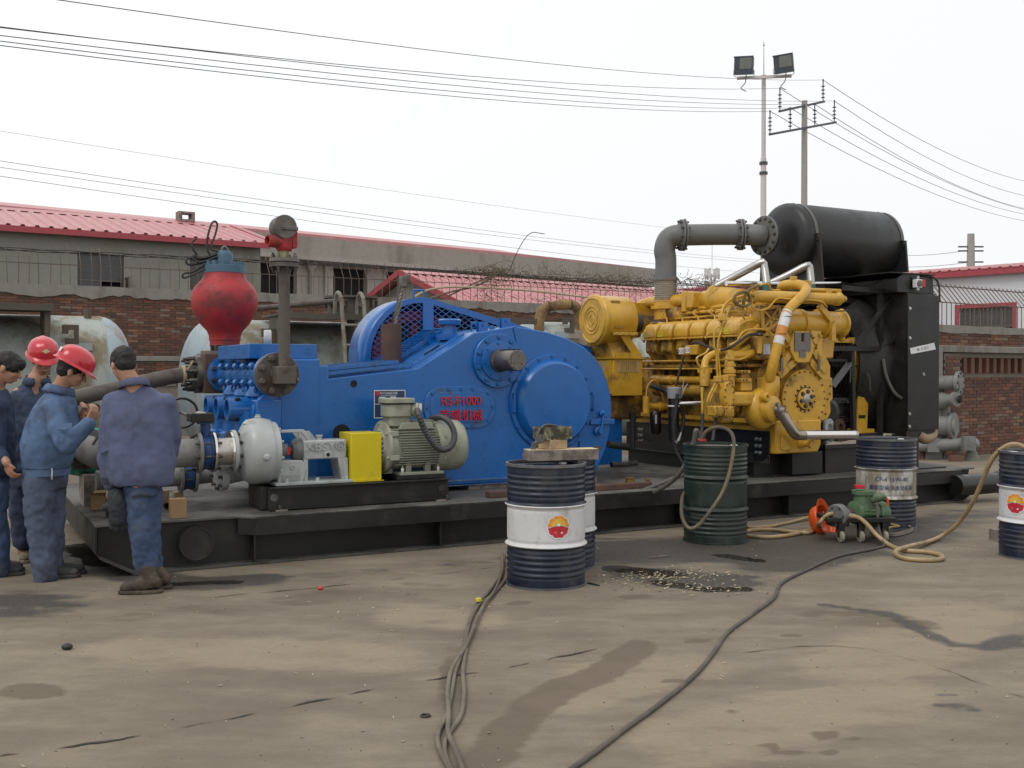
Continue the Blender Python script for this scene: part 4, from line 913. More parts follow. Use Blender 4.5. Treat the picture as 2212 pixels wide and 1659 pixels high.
part('neck', MB().cyl((XU,.41,zf+.06),(XU,.41,zt_+.01),.042,n=16), MAT('primer_yellow',(.34,.33,.17),.6), rl)
zb_ = zt_; zh = (1.336,0.41,2.744)[2]; ztp = (1.306,0.41,2.847)[2]
rv_ = part('relief_valve', MB().lathe((XU,.41,zb_), (0,0,1), [(0,.06),(.02,.07),(.03,.072),(zh-zb_,.08)], 24), m_red, rl)
part('outlet', MB().lathe((XU-.02,.40,zb_+.075), (-1,-.25,0), [(0,.055),(.08,.055),(.14,.05),(.142,.038),(.05,.03)], 20), m_red, rv_)
part('side_rib', MB().box((XU+.06,.36,zb_+.03),(XU+.10,.46,zh)), m_red, rv_)
part('cap_band', MB().box((XU-.05,.32,zh),(XU+.098,.50,zh+.035)), m_lid, rv_, bevel=.008)
part('bonnet', MB().lathe((XU-.01,.33,zh+.03), (0,1,0), [(0,.098),(.012,.102),(.15,.102),(.162,.098)], 36), m_lid, rv_)
# ------------------------------------------------------------------ discharge cross and pulsation dampener
VD = 2.64; dc = thing('discharge_cross', 'rusty brown steel cross block with studded dark flange beside the blue manifold', 'pipe fitting', (UF,VD,1.52))
part('block', MB().box((UF-.21,VD-.21,1.33),(UF+.21,VD+.21,1.735)), m_rust, dc, bevel=.01)
f = part('side_flange', MB().lathe((UF-.21,VD,1.525), (-1,0,0), [(0,.195),(.055,.195),(.06,.185)], 40), m_steeld, dc)
bolts(f, circ((UF-.27,VD,1.525), (-1,0,0), .155, 10, .2), (-1,0,0), .028, .075, m_bolt, 'nut', True)
part('red_plug', MB().ball((UF+.24,VD-.1,1.68), (.05,.05,.04), 12, 8), m_red, dc)
part('top_plate', MB().lathe((UF-.03,VD,1.735), (0,0,1), [(0,.17),(.03,.17)], 32), m_steeld, dc)
part('discharge_pipe', MB().tube([(UF-.28,VD,1.525),(UF-.5,VD,1.50),(UF-.95,VD-.02,1.40),(UF-1.6,VD-.05,1.25),(UF-2.1,VD-.05,1.15)], .078, n=16, sub=5), m_rustpipe, dc)
part('rope_lashing', MB().ring((UF-.36,VD,1.515), (-1,0,-.06), .075,.10,.03,18).tube([(UF-.36,VD-.1,1.56),(UF-.33,VD-.14,1.62),(UF-.31,VD-.15,1.66)], .012, n=6), MAT('pale_rope',(.42,.34,.22),.9), dc)
pd = thing('pulsation_dampener', 'large red round pressure vessel with a blue-grey bolted cap and shackle', 'pressure vessel', (UF-.01,VD,1.765))
zb = 1.82; DU = (1.353,2.64,2.308)[0]; sr = 1.0
def zz(y): return {1330:(1.341,2.64,1.822)[2],1250:(1.342,2.64,1.907)[2],1150:(1.342,2.64,2.012)[2],1020:(1.342,2.64,2.149)[2],900:(1.343,2.64,2.276)[2],800:(1.343,2.64,2.381)[2],720:(1.343,2.64,2.465)[2],660:(1.344,2.64,2.529)[2],620:(1.344,2.64,2.571)[2],545:(1.344,2.64,2.65)[2],430:(1.365,2.64,2.772)[2],355:(1.366,2.64,2.851)[2]}[y]
k_ = abs((1.709,2.64,2.32)[0]-(1.009,2.64,2.296)[0])/2/335
prof = [(1330,150),(1285,152),(1270,155),(1235,160),(1190,178),(1120,245),(1020,305),(960,328),(880,336),(810,326),(760,300),(720,262),(690,232),(660,212),(620,204)]
zl = lambda y: zz(1330) + (zz(620)-zz(1330))*(1330-y)/710
bl = zl(1330); part('shell', MB().lathe((DU,VD,bl), (0,0,1), [(zl(y)-bl, r*k_*.965) for y, r in prof], 56), m_red, pd, smooth=60)
part('rib_band', MB().ring((DU,VD,zl(1275)), (0,0,1), .10, 155*k_, .012, 44), m_red, pd)
part('stud_neck', MB().cyl((DU,VD,1.76),(DU,VD,bl+.01),.10,n=24), m_steeld, pd)
bolts(pd, circ((DU,VD,bl), (0,0,1), 118*k_, 10, .3), (0,0,-1), .026, .055, m_bolt, 'nut')
cp_ = part('cap_flange', MB().lathe((DU,VD,zl(622)), (0,0,1), [(0,200*k_),(zz(545)-zl(622),198*k_)], 48), m_teal, pd, bevel=.004)
m = MB()
for k in range(12):
    a = k*math.pi/6+.2; m.lathe((DU+165*k_*math.cos(a),VD+165*k_*math.sin(a),zz(545)-.004), (0,0,1), [(0,30*k_),(.045,28*k_)], 6)
part('cap_nuts', m, m_teal, cp_, kind='stuff')
part('cap_dome', MB().lathe((DU,VD,zz(545)), (0,0,1), [(0,85*k_),(.10,80*k_),(.13,75*k_),(.155,55*k_),(.16,.001)], 28), m_teal, cp_)
part('shackle', MB().tube([(DU-.03,VD,zz(430)-.05),(DU-.03,VD,zz(430)+.04),(DU+.0,VD,zz(430)+.075),(DU+.03,VD,zz(430)+.04),(DU+.035,VD,zz(430)-.05)], .014, n=8, sub=4), m_steeld, pd)
sl = MB(); zk = zz(430)
pths = [[(0,0,.03),(-.14,0,-.02),(-.18,0,.10),(-.15,-.02,.27),(-.11,0,.33),(-.07,.02,.31),(-.09,.02,.2),(-.14,0,.06),(-.06,0,.02)],
        [(0,0,.02),(-.18,.02,-.08),(-.34,0,-.13),(-.39,0,-.10),(-.36,0,-.06),(-.2,-.02,-.05),(-.03,0,.02)],
        [(0,0,.01),(-.2,-.02,-.16),(-.37,0,-.25),(-.42,0,-.26),(-.41,0,-.22),(-.3,.02,-.19),(-.1,0,-.05),(0,0,.02)],
        [(-.05,0,0),(-.22,.03,-.06),(-.31,0,.02),(-.33,0,.10),(-.29,0,.14)], [(.02,0,.03),(-.1,-.03,-.04),(-.26,-.03,-.1),(-.33,-.02,-.04),(-.2,0,-.04),(0,.02,.04)]]
for P_ in pths: sl.tube([(DU+a,VD+b,zk+c) for a, b, c in P_], .0115, n=6, sub=6)
solo('wire_sling', sl, m_rubber, 'tangled black wire sling looped through the shackle on the red vessel', 'sling', (DU,VD,zk))
gg = thing('pressure_gauge', 'round grey pressure gauge above the blue fluid end', 'gauge', (1.483,1.5,1.78)); b = BASE[gg.name]
part('case', MB().lathe((b[0]-.03,b[1],b[2]+.085), (1,-.25,0), [(0,.078),(.01,.082),(.065,.082),(.072,.07)], 28), m_grey, gg); part('stem', MB().cyl((b[0],b[1],b[2]-.15),(b[0],b[1],b[2]+.02),.018,n=10), m_steeld, gg)
# ------------------------------------------------------------------ belt guard with the red sheave
bgd = thing('belt_guard', 'blue arched belt guard with expanded mesh sides around a red pulley', 'guard', (3.4,2.2,HD))
GC = (3.40, 1.70); GR = .66; VF, VB = 2.20, 2.75
arc = [(GC[0]-GR*math.cos(a), GC[1]+GR*math.sin(a)) for a in [math.pi/2*k/22 for k in range(0, 25)] if a < math.pi/2+.16]
out = [(GC[0]-GR, .9)] + arc + [(4.54,2.10),(5.6,1.84)]
inn = [(GC[0]-GR+.055, .9)] + [(GC[0]-(GR-.055)*math.cos(a), GC[1]+(GR-.055)*math.sin(a)) for a in [math.pi/2*k/22 for k in range(0, 25)] if a < math.pi/2+.16] + [(4.53,2.025),(5.6,1.765)]
def strip(A, B, v, th):
    vs = []; fs = []
    for a, b in zip(A, B): vs += [(a[0],v,a[1]),(b[0],v,b[1]),(b[0],v+th,b[1]),(a[0],v+th,a[1])]
    for i in range(len(A)-1): p, q = 4*i, 4*i+4; fs += [(p+j, p+(j+1)%4, q+(j+1)%4, q+j) for j in range(4)]
    n = 4*len(A)-4; return MB().add(vs, fs + [(0,1,2,3),(n,n+1,n+2,n+3)])
part('face_frame', strip(out, inn, VF, .02), m_blue, bgd); part('face_frame', strip(out, inn, VB-.02, .02), m_blue, bgd)
out2 = [(GC[0]-(GR-.006)/GR*(GC[0]-a) if a < 3.5 else a, b-.006) for a, b in out]
vs = []; fs = []
for i, (a, b) in enumerate(out): vs += [(a,VF+.004,b),(a,VB-.004,b)]
for i in range(len(out)-1): fs.append((2*i,2*i+1,2*i+3,2*i+2))
o = part('rolled_cover', MB().add(vs, fs), m_blue, bgd, smooth=60); md = o.modifiers.new('thick','SOLIDIFY'); md.thickness = .006; md.offset = 0
part('post', MB().box((3.40,VF-.012,1.90),(3.525,VF+.02,2.31)), m_blue, bgd, bevel=.003)
part('back_sheet', MB().prism([(GC[0]-GR+.01,.9)] + [(GC[0]-(GR-.01)*math.cos(math.pi/2*k/12), GC[1]+(GR-.01)*math.sin(math.pi/2*k/12)) for k in range(13)] + [(4.5,2.09),(5.6,1.82),(5.6,.9)], 1, VB-.035, VB-.025), m_blackg, bgd)  # black sheet added so the inside of the guard looks dark
mw = MB(); import itertools
def inside(u, z):
    if u < GC[0]: return z < GC[1] or (u-GC[0])**2+(z-GC[1])**2 < (GR-.03)**2
    return z < 2.36-.03-(u-3.45)*.245
for sg in (1, -1):
    for k in range(-60, 90):
        c0 = k*.062; run = None; u = 2.74
        while u < 4.62:
            z = GC[1] + sg*(u-GC[0])*.66 + c0 - 1.0; ok = 1.35 < z and inside(u, z) and u < 4.6
            if ok and run is None: run = (u, z)
            if run and not ok: mw.bar((run[0],VF+.012+.004*sg,run[1]), (pu[0],VF+.012+.004*sg,pu[1]), .008, .006, (0,1,0)) if pu[0]-run[0] > .01 else None; run = None
            pu = (u, z); u += .012
part('expanded_mesh', mw, m_blue2, bgd, smooth=0, kind='stuff')
part('lifting_handle', MB().tube([(3.38,2.4,2.34),(3.38,2.4,2.46),(3.50,2.4,2.46),(3.50,2.4,2.33)], .014, n=8), m_blue, bgd)
shv = part('pulley', MB().lathe((GC[0],2.36,GC[1]), (0,1,0), [(0,.42),(0,.53),(.02,.53)] + [x for k in range(7) for x in ((.03+k*.036,.53),(.045+k*.036,.505),(.06+k*.036,.53))] + [(.30,.53),(.30,.42),(0,.42)], 56, caps=False), m_red, bgd)
m = MB()
for k in range(5): a = k*1.2566+.3; m.bar((GC[0]+.08*math.cos(a),2.46,GC[1]+.08*math.sin(a)), (GC[0]+.44*math.cos(a),2.46,GC[1]+.44*math.sin(a)), .10, .05, (0,1,0))
part('spokes', m.cyl((GC[0],2.38,GC[1]),(GC[0],2.6,GC[1]),.13,n=24), m_red, shv)
# ------------------------------------------------------------------ charging pump set
cb = thing('charge_pump_base', 'small black channel-steel base under the grey charging pump', 'base', (1.97,.5,HD))
for v, s_ in ((.262, -1), (.74, 1)):
    part('channel', MB().prism([(v+s_*.055,.402),(v+s_*.055,.412),(v+s_*.006,.414),(v+s_*.006,.575),(v+s_*.055,.577),(v+s_*.055,.587),(v-s_*.006,.587),(v-s_*.006,.402)], 0, 1.15, 2.80), m_black, cb)
part('end_channel', MB().box((1.10,.30,.402),(1.16,.70,.587)), m_black, cb); part('end_channel', MB().box((2.74,.30,.402),(2.79,.70,.587)), m_black, cb)
for u in (1.2, 2.735): part('web_hole', MB().lathe((u,.268,.50), (0,-1,0), [(.008,.032),(.0155,.032)], 20), m_deck, cb); bolts(cb, [(u+.04,.225,.413)], (0,0,1), .016, .022, m_bolt)
for u in (1.2, 2.66): part('shim', MB().box((u,.2,HD),(u+.1,.3,.402)), m_woodo, cb)
cpu = thing('charging_pump', 'grey centrifugal pump with raised cast letters on its bearing frame', 'pump', (1.3,.5,.59)); CV_, CZ = .5, .872
part('volute', MB().lathe((.93,CV_,CZ), (1,0,0), [(0,.13),(.03,.135),(.05,.165),(.06,.20),(.085,.243),(.12,.268),(.17,.278),(.26,.278),(.28,.272),(.285,.255),(.34,.25),(.345,.235)], 52), m_grey, cpu)
part('volute_tongue', MB().lathe((1.13,CV_,CZ+.24), (0,0,1), [(0,.13),(.03,.10),(.045,.03),(.055,.03),(.06,.022),(.075,.022)], 20), m_grey, cpu)
part('boss', MB().lathe((1.13,CV_-.272,CZ-.03), (0,-1,0), [(0,.03),(.012,.03),(.02,.018),(.03,.016)], 16), m_grey, cpu)
sfl = part('suction_flange', MB().lathe((.905,CV_,CZ+.01), (1,0,0), [(0,.178),(.028,.18),(.032,.175),(.036,.12),(.06,.12)], 44), m_grey, cpu); bolts(sfl, circ((.938,CV_,CZ+.01), (1,0,0), .15, 8, .2), (1,0,0), .015, .03, m_bolt)
of = part('outlet_flange', MB().lathe((.90,.74,.66), (-1,-.15,-.1), [(0,.13),(.03,.13),(.06,.13)], 32), m_grey, cpu); part('outlet_pipe', MB().tube([(.90,.74,.66),(1.0,.76,.68),(1.12,.72,.70)], .09, n=16, sub=4), m_grey, of); bolts(of, circ((.84,.73,.655), (-1,-.15,-.1), .105, 8), (-1,0,0), .014, .03, m_bolt)
fr_ = part('bearing_frame', MB().box((1.50,.385,.795),(1.88,.615,.958)), m_grey, cpu, bevel=.012)
part('oil_cap', MB().cyl((1.66,.47,.955),(1.66,.47,.985),.022,n=12).cyl((1.66,.47,.985),(1.66,.47,1.0),.03,n=12), m_grey, fr_)
part('frame_arm', MB().box((1.27,.40,1.03),(1.50,.43,1.055)).bar((1.49,.415,1.043),(1.56,.415,.95),.03,.03).box((1.5,.54,.95),(1.6,.56,1.03)), m_grey, cpu, bevel=.004)
part('lifting_eye_plate', MB().prism([(1.42,1.05),(1.60,1.03),(1.66,.955),(1.50,.955)], 1, .55, .575), m_grey, cpu)
part('cradle', MB().prism([(1.27,.60),(1.27,.80),(1.49,.79),(1.52,.70),(1.49,.60)], 1, .38, .62), m_grey, cpu, bevel=.01)
part('cradle_recess', MB().box((1.30,.372,.625),(1.46,.383,.67)), MAT('grey_shadow_paint',(.26,.27,.26),.6), cpu)  # darker grey patch paints the shade of a recess; the cradle is flat
part('drain_plug', MB().lathe((1.395,.38,.735), (0,-1,0), [(0,.022),(.01,.022),(.012,.014),(.004,.013)], 14), m_grey, cpu)
part('frame_leg', MB().box((1.50,.39,.60),(1.535,.61,.80)), m_grey, cpu, bevel=.005); part('frame_leg', MB().prism([(1.84,.60),(1.90,.60),(1.89,.80),(1.80,.80)], 1, .385, .615), m_grey, cpu, bevel=.005)
part('foot_plate', MB().box((1.23,.30,.588),(1.91,.70,.612)), m_grey, cpu, bevel=.004)
bolts(cpu, [(1.33,.33,.612),(1.60,.33,.612),(1.86,.33,.612)], (0,0,1), .016, .03, m_grey)
part('shaft', MB().cyl((1.27,CV_,CZ),(1.51,CV_,CZ),.03,n=16), m_steeld, cpu); part('seal_housing', MB().lathe((1.28,CV_,CZ), (1,0,0), [(0,.075),(.06,.06),(.10,.06)], 24), m_dgrey, cpu); part('bearing_cap', MB().lathe((1.42,CV_,CZ), (1,0,0), [(0,.07),(.03,.10),(.08,.105)], 28), m_dgrey, cpu)
part('red_seal', MB().box((1.37,.44,.84),(1.395,.46,.90)), m_redlet, cpu)
text('letters', 'XBSY®', .105, (1.685,.379,.868), (1,0,0), (0,0,1), m_grey, cpu, .006, sx=1.12)
part('square_boss', MB().box((1.67,.37,.805),(1.745,.386,.86)), m_grey, cpu, bevel=.003); part('plug', MB().lathe((1.707,.37,.832), (0,-1,0), [(0,.016),(.004,.016)], 14), m_dark, cpu)
bolts(cpu, circ((1.276,CV_,CZ), (1,0,0), .22, 10, .2), (1,0,0), .013, .02, m_grey); bolts(cpu, circ((1.882,CV_,.872), (1,0,0), .075, 4), (1,0,0), .01, .012, m_grey)
gd = thing('coupling_guard', 'bright yellow sheet box guard over the pump coupling', 'guard', (2.04,.5,.587))
part('cover', MB().box((1.905,.345,.592),(2.192,.655,1.012)), m_guard, gd, bevel=.006)
part('foot_lip', MB().box((1.90,.31,.588),(2.20,.345,.594)), m_guard, gd); bolts(gd, [(1.93,.327,.594),(2.16,.327,.594)], (0,0,1), .01, .01, m_guard)
mo = thing('electric_motor', 'grey-green finned electric motor with terminal box beside the yellow guard', 'motor', (2.6,.52,.62)); MV, MZ, MR = .52, .868, .212
part('stator_frame', MB().lathe((2.27,MV,MZ), (1,0,0), [(0,.19),(.02,.205),(.48,.205)], 48), m_motor, mo)
part('end_bell', MB().lathe((2.205,MV,MZ), (1,0,0), [(0,.10),(.01,.16),(.03,.17),(.045,.235),(.075,.235),(.078,.205)], 40), m_motor, mo); part('end_bell', MB().lathe((2.185,MV,MZ), (1,0,0), [(0,.06),(.03,.075)], 24), m_rust, mo)
for a in [k*math.pi*2/6+.4 for k in range(6)]:
    c = (2.30, MV+.215*math.cos(a), MZ+.215*math.sin(a)); part('end_lug', MB().box((2.255,c[1]-.03,c[2]-.025),(2.345,c[1]+.03,c[2]+.025)), m_motor, mo, bevel=.006); bolts(mo, [(2.25,c[1],c[2])], (-1,0,0), .014, .02, m_motor)
for k in range(10): a = math.pi*.62 + k*math.pi*.76/9; part('vent_rib', MB().bar((2.215,MV+.09*math.cos(a),MZ+.09*math.sin(a)),(2.212,MV+.165*math.cos(a),MZ+.165*math.sin(a)),.02,.03,(1,0,0)), m_motor, mo)
for k in range(15):                                            # cooling fins on the near side, more round the back
    z = MZ-.15+k*.0225; y = MV-math.sqrt(max(.0004,.205**2-(z-MZ)**2)); a_ = 2.345 if k % 7 else 2.32
    part('fin', MB().box((a_ + (.03 if 3 < k < 8 else 0),y-.038,z-.0032),(2.745 - (.02 if k > 11 else 0),y+.02,z+.0032)), m_motor, mo, smooth=0)
for k in range(7): a = math.pi/2 + (k-3)*.17; part('fin', MB().bar((2.33,MV+.222*math.cos(a),MZ+.222*math.sin(a)),(2.75,MV+.222*math.cos(a),MZ+.222*math.sin(a)),.006,.045,(0,math.cos(a),math.sin(a))), m_motor, mo, smooth=0)
part('name_pad', MB().prism([(2.36,MZ+.165),(2.70,MZ+.165),(2.68,MZ+.225),(2.39,MZ+.225)], 1, MV-.175, MV-.10), m_motor, mo, bevel=.006)
part('fan_cowl', MB().lathe((2.735,MV,MZ), (1,0,0), [(0,.226),(.004,.234),(.02,.236),(.22,.236),(.27,.228),(.30,.205),(.315,.16),(.32,.001)], 48), m_motor, mo, smooth=50)
bolts(mo, [(2.79,MV-.22,MZ+.09),(2.79,MV-.215,MZ-.10)], (0,-1,0), .01, .01, m_motor)
part('foot', MB().box((2.36,.33,.622),(2.79,.71,.648)), m_motor, mo, bevel=.004)
for u in (2.43, 2.62): part('foot_web', MB().prism([(MV-.15,.645),(MV-.12,.645),(MV-.08,.72),(MV-.17,.735)], 0, u, u+.055), m_motor, mo, bevel=.004)
part('motor_plinth', MB().box((2.32,.31,.588),(2.80,.73,.622)), m_black, mo); bolts(mo, [(2.39,.35,.648),(2.74,.35,.648)], (0,0,1), .016, .04, m_bolts, 'bolt', True)
tb = part('terminal_box', MB().prism(obround((2.385,.47),.13,.12,.07), 2, 1.145, 1.262), m_motor, mo, bevel=.01)
part('neck', MB().prism(obround((2.39,.48),.105,.10,.04), 2, 1.06, 1.15), m_motor, tb, bevel=.006); part('lid', MB().prism(obround((2.385,.47),.148,.138,.075), 2, 1.268, 1.312), m_motor, tb, bevel=.006); part('gasket', MB().prism(obround((2.385,.47),.142,.132,.07), 2, 1.260, 1.269), m_dark, tb)
part('cable_gland', MB().lathe((2.50,.40,1.205), (1,-.35,-.12), [(0,.055),(.03,.055),(.03,.07),(.055,.07),(.055,.05),(.09,.05)], 16), m_motor, tb); part('gland_clamp', MB().ring((2.555,.375,1.20), (1,-.35,-.12), .05,.068,.025,16), m_steel, tb)
hp = [(2.55,.375,1.205)] + [(2.488,0.22,1.178), (2.549,0.21,1.027), (2.632,0.205,0.903), (2.716,0.2,0.85), (2.803,0.2,0.88), (2.849,0.23,0.975), (2.827,0.27,1.078), (2.79,0.36,1.13), (2.765,0.5,1.122), (2.758,0.64,1.076)]
P_ = crom(hp, 22); m = MB().tube(P_, [.0295 if i % 4 < 2 else .0255 for i in range(len(P_))], n=14)
solo('flexible_conduit', m, MAT('grey_corrugated_conduit',(.055,.055,.058),.45), 'dark grey corrugated conduit looping from the motor terminal box', 'conduit', hp[0], smooth=60)
# suction line, valves, braided joint
bj = thing('braided_joint', 'short silver braided expansion joint between the blue valve and grey pump', 'expansion joint', (.83,CV_,CZ))
part('braid', MB().lathe((.765,CV_,CZ+.01), (1,0,0), [(0,.108)] + [(.005+k*.0135, .113+.003*(k%2)) for k in range(10)] + [(.135,.108)], 40), m_braid, bj)
for u in (.742, .885): part('end_flange', MB().lathe((u,CV_,CZ+.01), (1,0,0), [(0,.172),(.018,.172)], 40), m_chrome, bj)
bolts(bj, circ((.762,CV_,CZ+.01), (1,0,0), .145, 8, .2), (1,0,0), .014, .04, m_bolt)
def bvalve(label, u, v, z, r, gear):
    t = thing('butterfly_valve', label, 'valve', (u,v,z))
    part('body', MB().lathe((u,v,z), (1,0,0), [(0,r*.86),(.02,r*.9),(.025,r*.82),(.065,r*.82),(.07,r*.9),(.09,r*.86)], 36), m_valve, t)
    bolts(t, circ((u-.01,v,z), (1,0,0), r*.82, 8, .2), (1,0,0), .009, .11, m_bolt, 'tie_rod')
    if gear:
        part('stem_neck', MB().cyl((u+.045,v,z+r*.8),(u+.045,v,z+r+.075),.042,n=16).box((u-.02,v-.05,z+r+.065),(u+.11,v+.05,z+r+.08)), m_valve, t)
        gb = part('gearbox', MB().box((u-.09,v-.09,z+r+.082),(u+.10,v+.09,z+r+.155)), m_blackg, t, bevel=.006); part('indicator', MB().lathe((u+.01,v,z+r+.155), (0,0,1), [(0,.05),(.008,.048),(.014,.02)], 20), m_steel, gb)
        hw = part('handwheel', MB().tube([tuple(Vector(gear) + Vector((.125*math.cos(a), -.03*math.cos(a), .125*math.sin(a)))) for a in [k*2*math.pi/28 for k in range(29)]], .011, n=8), m_blackg, t)
        part('wheel_spoke', MB().bar(Vector(gear)+Vector((-.12,.03,.02)), Vector(gear)+Vector((.12,-.03,-.02)), .03, .012).cyl(gear,(u-.05,v,z+r+.12),.014,n=8), m_blackg, hw)
    return t
bvalve('blue butterfly valve with black gearbox and handwheel on the upper grey pipe', .648, CV_, CZ+.01, .172, (.56,.80,1.20))
bvalve('small blue butterfly valve on the lower grey pipe near the deck', .60, 1.0, .64, .135, None)
gp = thing('suction_pipe', 'upper grey flanged suction pipe behind the worker with the gloves', 'pipe', (.2,CV_,CZ)); part('pipe', MB().cyl((-.05,CV_,CZ+.008),(.625,CV_,CZ+.008),.117,n=32), m_pipe, gp)
f = part('flange', MB().lathe((.618,CV_,CZ+.01), (1,0,0), [(0,.13),(.004,.174),(.028,.174)], 40), m_pipe, gp); bolts(f, circ((.618,CV_,CZ+.01), (1,0,0), .148, 8, .2), (-1,0,0), .014, .03, m_bolt)
el = thing('inlet_elbow', 'grey flanged pipe elbow with a tan protective cover at the skid end', 'pipe elbow', (-.15,.8,.95))
part('elbow', MB().tube([(-.05,.5,.88),(-.10,.56,.88),(-.16,.70,.90),(-.19,.82,.92)], .115, n=24, sub=6), m_pipe, el)
f = part('flange', MB().lathe((-.195,.83,.92), (-.25,.95,.05), [(0,.12),(.002,.175),(.03,.175)], 36), m_dgrey, el); bolts(f, circ((-.19,.82,.92), (.25,-.95,-.05), .148, 8), (.25,-.95,-.05), .014, .02, m_bolt)
part('tan_cover', MB().lathe((-.205,.865,.922), (-.25,.95,.05), [(0,.172),(.09,.172),(.14,.165),(.15,.12)], 36), m_tan, el)
vb_ = thing('wafer_valve', 'black wafer valve with lever standing behind the gloved worker', 'valve', (.0,.5,.6)); part('body', MB().lathe((-.09,CV_,CZ+.008), (1,0,0), [(0,.165),(.06,.165)], 36), m_blackg, vb_); part('post', MB().box((-.085,.47,HD),(-.02,.53,1.2)), m_blackg, vb_); part('lever', MB().bar((-.06,.5,1.17),(-.19,.42,.98),.02,.012).box((-.10,.45,1.12),(-.01,.55,1.20)), m_blackg, vb_)
g2 = thing('suction_pipe', 'lower grey pipe near the deck below the upper suction pipe', 'pipe', (.2,1.0,.64)); part('pipe', MB().cyl((-.1,1.0,.64),(.59,1.0,.64),.083,n=28).cyl((.70,1.0,.64),(1.1,1.0,.66),.075,n=24), m_pipe, g2)
for u in (.575, .695): part('flange', MB().lathe((u,1.0,.64), (1,0,0), [(0,.138),(.022,.138)], 32), m_pipe, g2)
part('support', MB().box((.1,.95,HD),(.16,1.05,.56)), m_black, g2)
# loose things on the skid
tb_ = MB(); 
for (u, v, z, a, b, c) in ((-.20,1.55,.80,.16,.22,.10),(-.12,1.6,.72,.18,.2,.09),(-.05,1.5,.98,.10,.12,.08)): tb_.ball((u,v,z), (a,b,c), 16, 10)
o = solo('green_tarpaulin', tb_, m_teat, 'crumpled green tarpaulin bundled under the pipe elbow', 'tarpaulin', (-.15,1.55,HD)); rm = o.modifiers.new('merge','REMESH'); rm.mode='VOXEL'; rm.voxel_size=.02; tx = bpy.data.textures.new('folds','CLOUDS'); tx.noise_scale=.09; dm=o.modifiers.new('folds','DISPLACE'); dm.texture=tx; dm.strength=.06
part('timber_support', MB().box((-.16,1.3,HD),(-.02,1.7,.66)), m_woodo, g2)
def carton(lab, c, s_, rot, mat=m_card):
    t = thing('cardboard_box', lab, 'box', c); q = Matrix.Rotation(rot, 3, 'Z'); c_ = Vector(c)
    def rb_(m): m.v = [tuple(q @ (Vector(p)) + c_) for p in m.v]; return m
    a, b, h = s_; w = .004
    part('side', rb_(MB().box((-a,-b,0),(a,-b+w,h)).box((-a,b-w,0),(a,b,h)).box((-a,-b,0),(-a+w,b,h)).box((a-w,-b,0),(a,b,h)).box((-a,-b,0),(a,b,w))), mat, t, smooth=0)
    part('flap', rb_(MB().add([(-a,-b,h),(a,-b,h),(a*.9,-b-.05,h+.03),(-a*.9,-b-.045,h+.025)], [(0,1,2,3)]).add([(-a,b,h),(a,b,h),(a*.9,b+.05,h+.03),(-a*.9,b+.05,h+.02)], [(0,1,2,3)])), mat, t, smooth=0)
carton('open brown cardboard carton standing on the deck between the two nearest workers', (-.03,1.05,HD), (.10,.07,.125), -.25)
solo('timber_block', MB().box((.345,.14,HD+.002),(.47,.22,HD+.16)), m_card, 'small square brown block standing at the front edge of the black deck', 'block', (.41,.18,HD), bevel=.004)
solo('pipe_offcut', MB().lathe((.42,.72,.425), (.5,1,.02), [(0,.032),(.26,.032),(.26,.026),(0,.026),(0,.032)], 14, caps=False), m_rust, 'short rusty pipe offcut lying on the deck below the grey pipes', 'pipe offcut', (.45,.8,HD))
for k, (u, v, a, b, h) in enumerate(((.40,1.15,.12,.06,.12),(.56,1.15,.08,.06,.10))): solo('timber_packing', MB().box((u,v,HD+.002),(u+a,v+b,HD+h)), m_wood, ['larger pale timber packing block under the lower grey pipe','smaller pale timber packing block under the lower grey pipe'][k], 'timber block', (u,v,HD), group='timber packing under the grey pipes', bevel=.004)
q = (3.913,0.656,0.39)
solo('steel_bar', MB().box((3.18,.16,HD+.002),(5.0,.27,HD+.055)), m_rust, 'long flat rusty steel bar lying along the front edge of the deck', 'steel bar', (4.1,.2,HD), bevel=.004)

# ================================================================== diesel engine (crank axis across the skid)
en = thing('diesel_engine', 'huge yellow twelve-cylinder diesel engine with round front damper', 'engine', (7.05,1.4,HD))
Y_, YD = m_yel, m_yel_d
part('cylinder_block', MB().box((6.64,.55,.95),(7.50,2.75,1.74)), YD, en, bevel=.02)
part('oil_pan', MB().prism([(6.665,.66),(7.28,.66),(7.33,.74),(7.33,1.02),(6.665,1.02)], 1, .20, 2.8), Y_, en, bevel=.015)
part('pan_rail', MB().box((6.60,.21,.985),(6.67,2.8,1.03)), Y_, en)
part('inspection_plate', MB().prism(obround((6.80,.785),.07,.085,.02), 1, .185,.20), Y_, en, bevel=.004)
dv = part('drain_valve', MB().lathe((7.02,.20,.765), (.25,-1,0), [(0,.05),(.05,.05),(.05,.035),(.11,.035),(.11,.048),(.15,.048)], 16).cyl((7.02,.17,.79),(7.02,.15,.86),.02,n=10), Y_, en)
CVN = (2.06, 1.755, 1.455, 1.155, .855, .545)
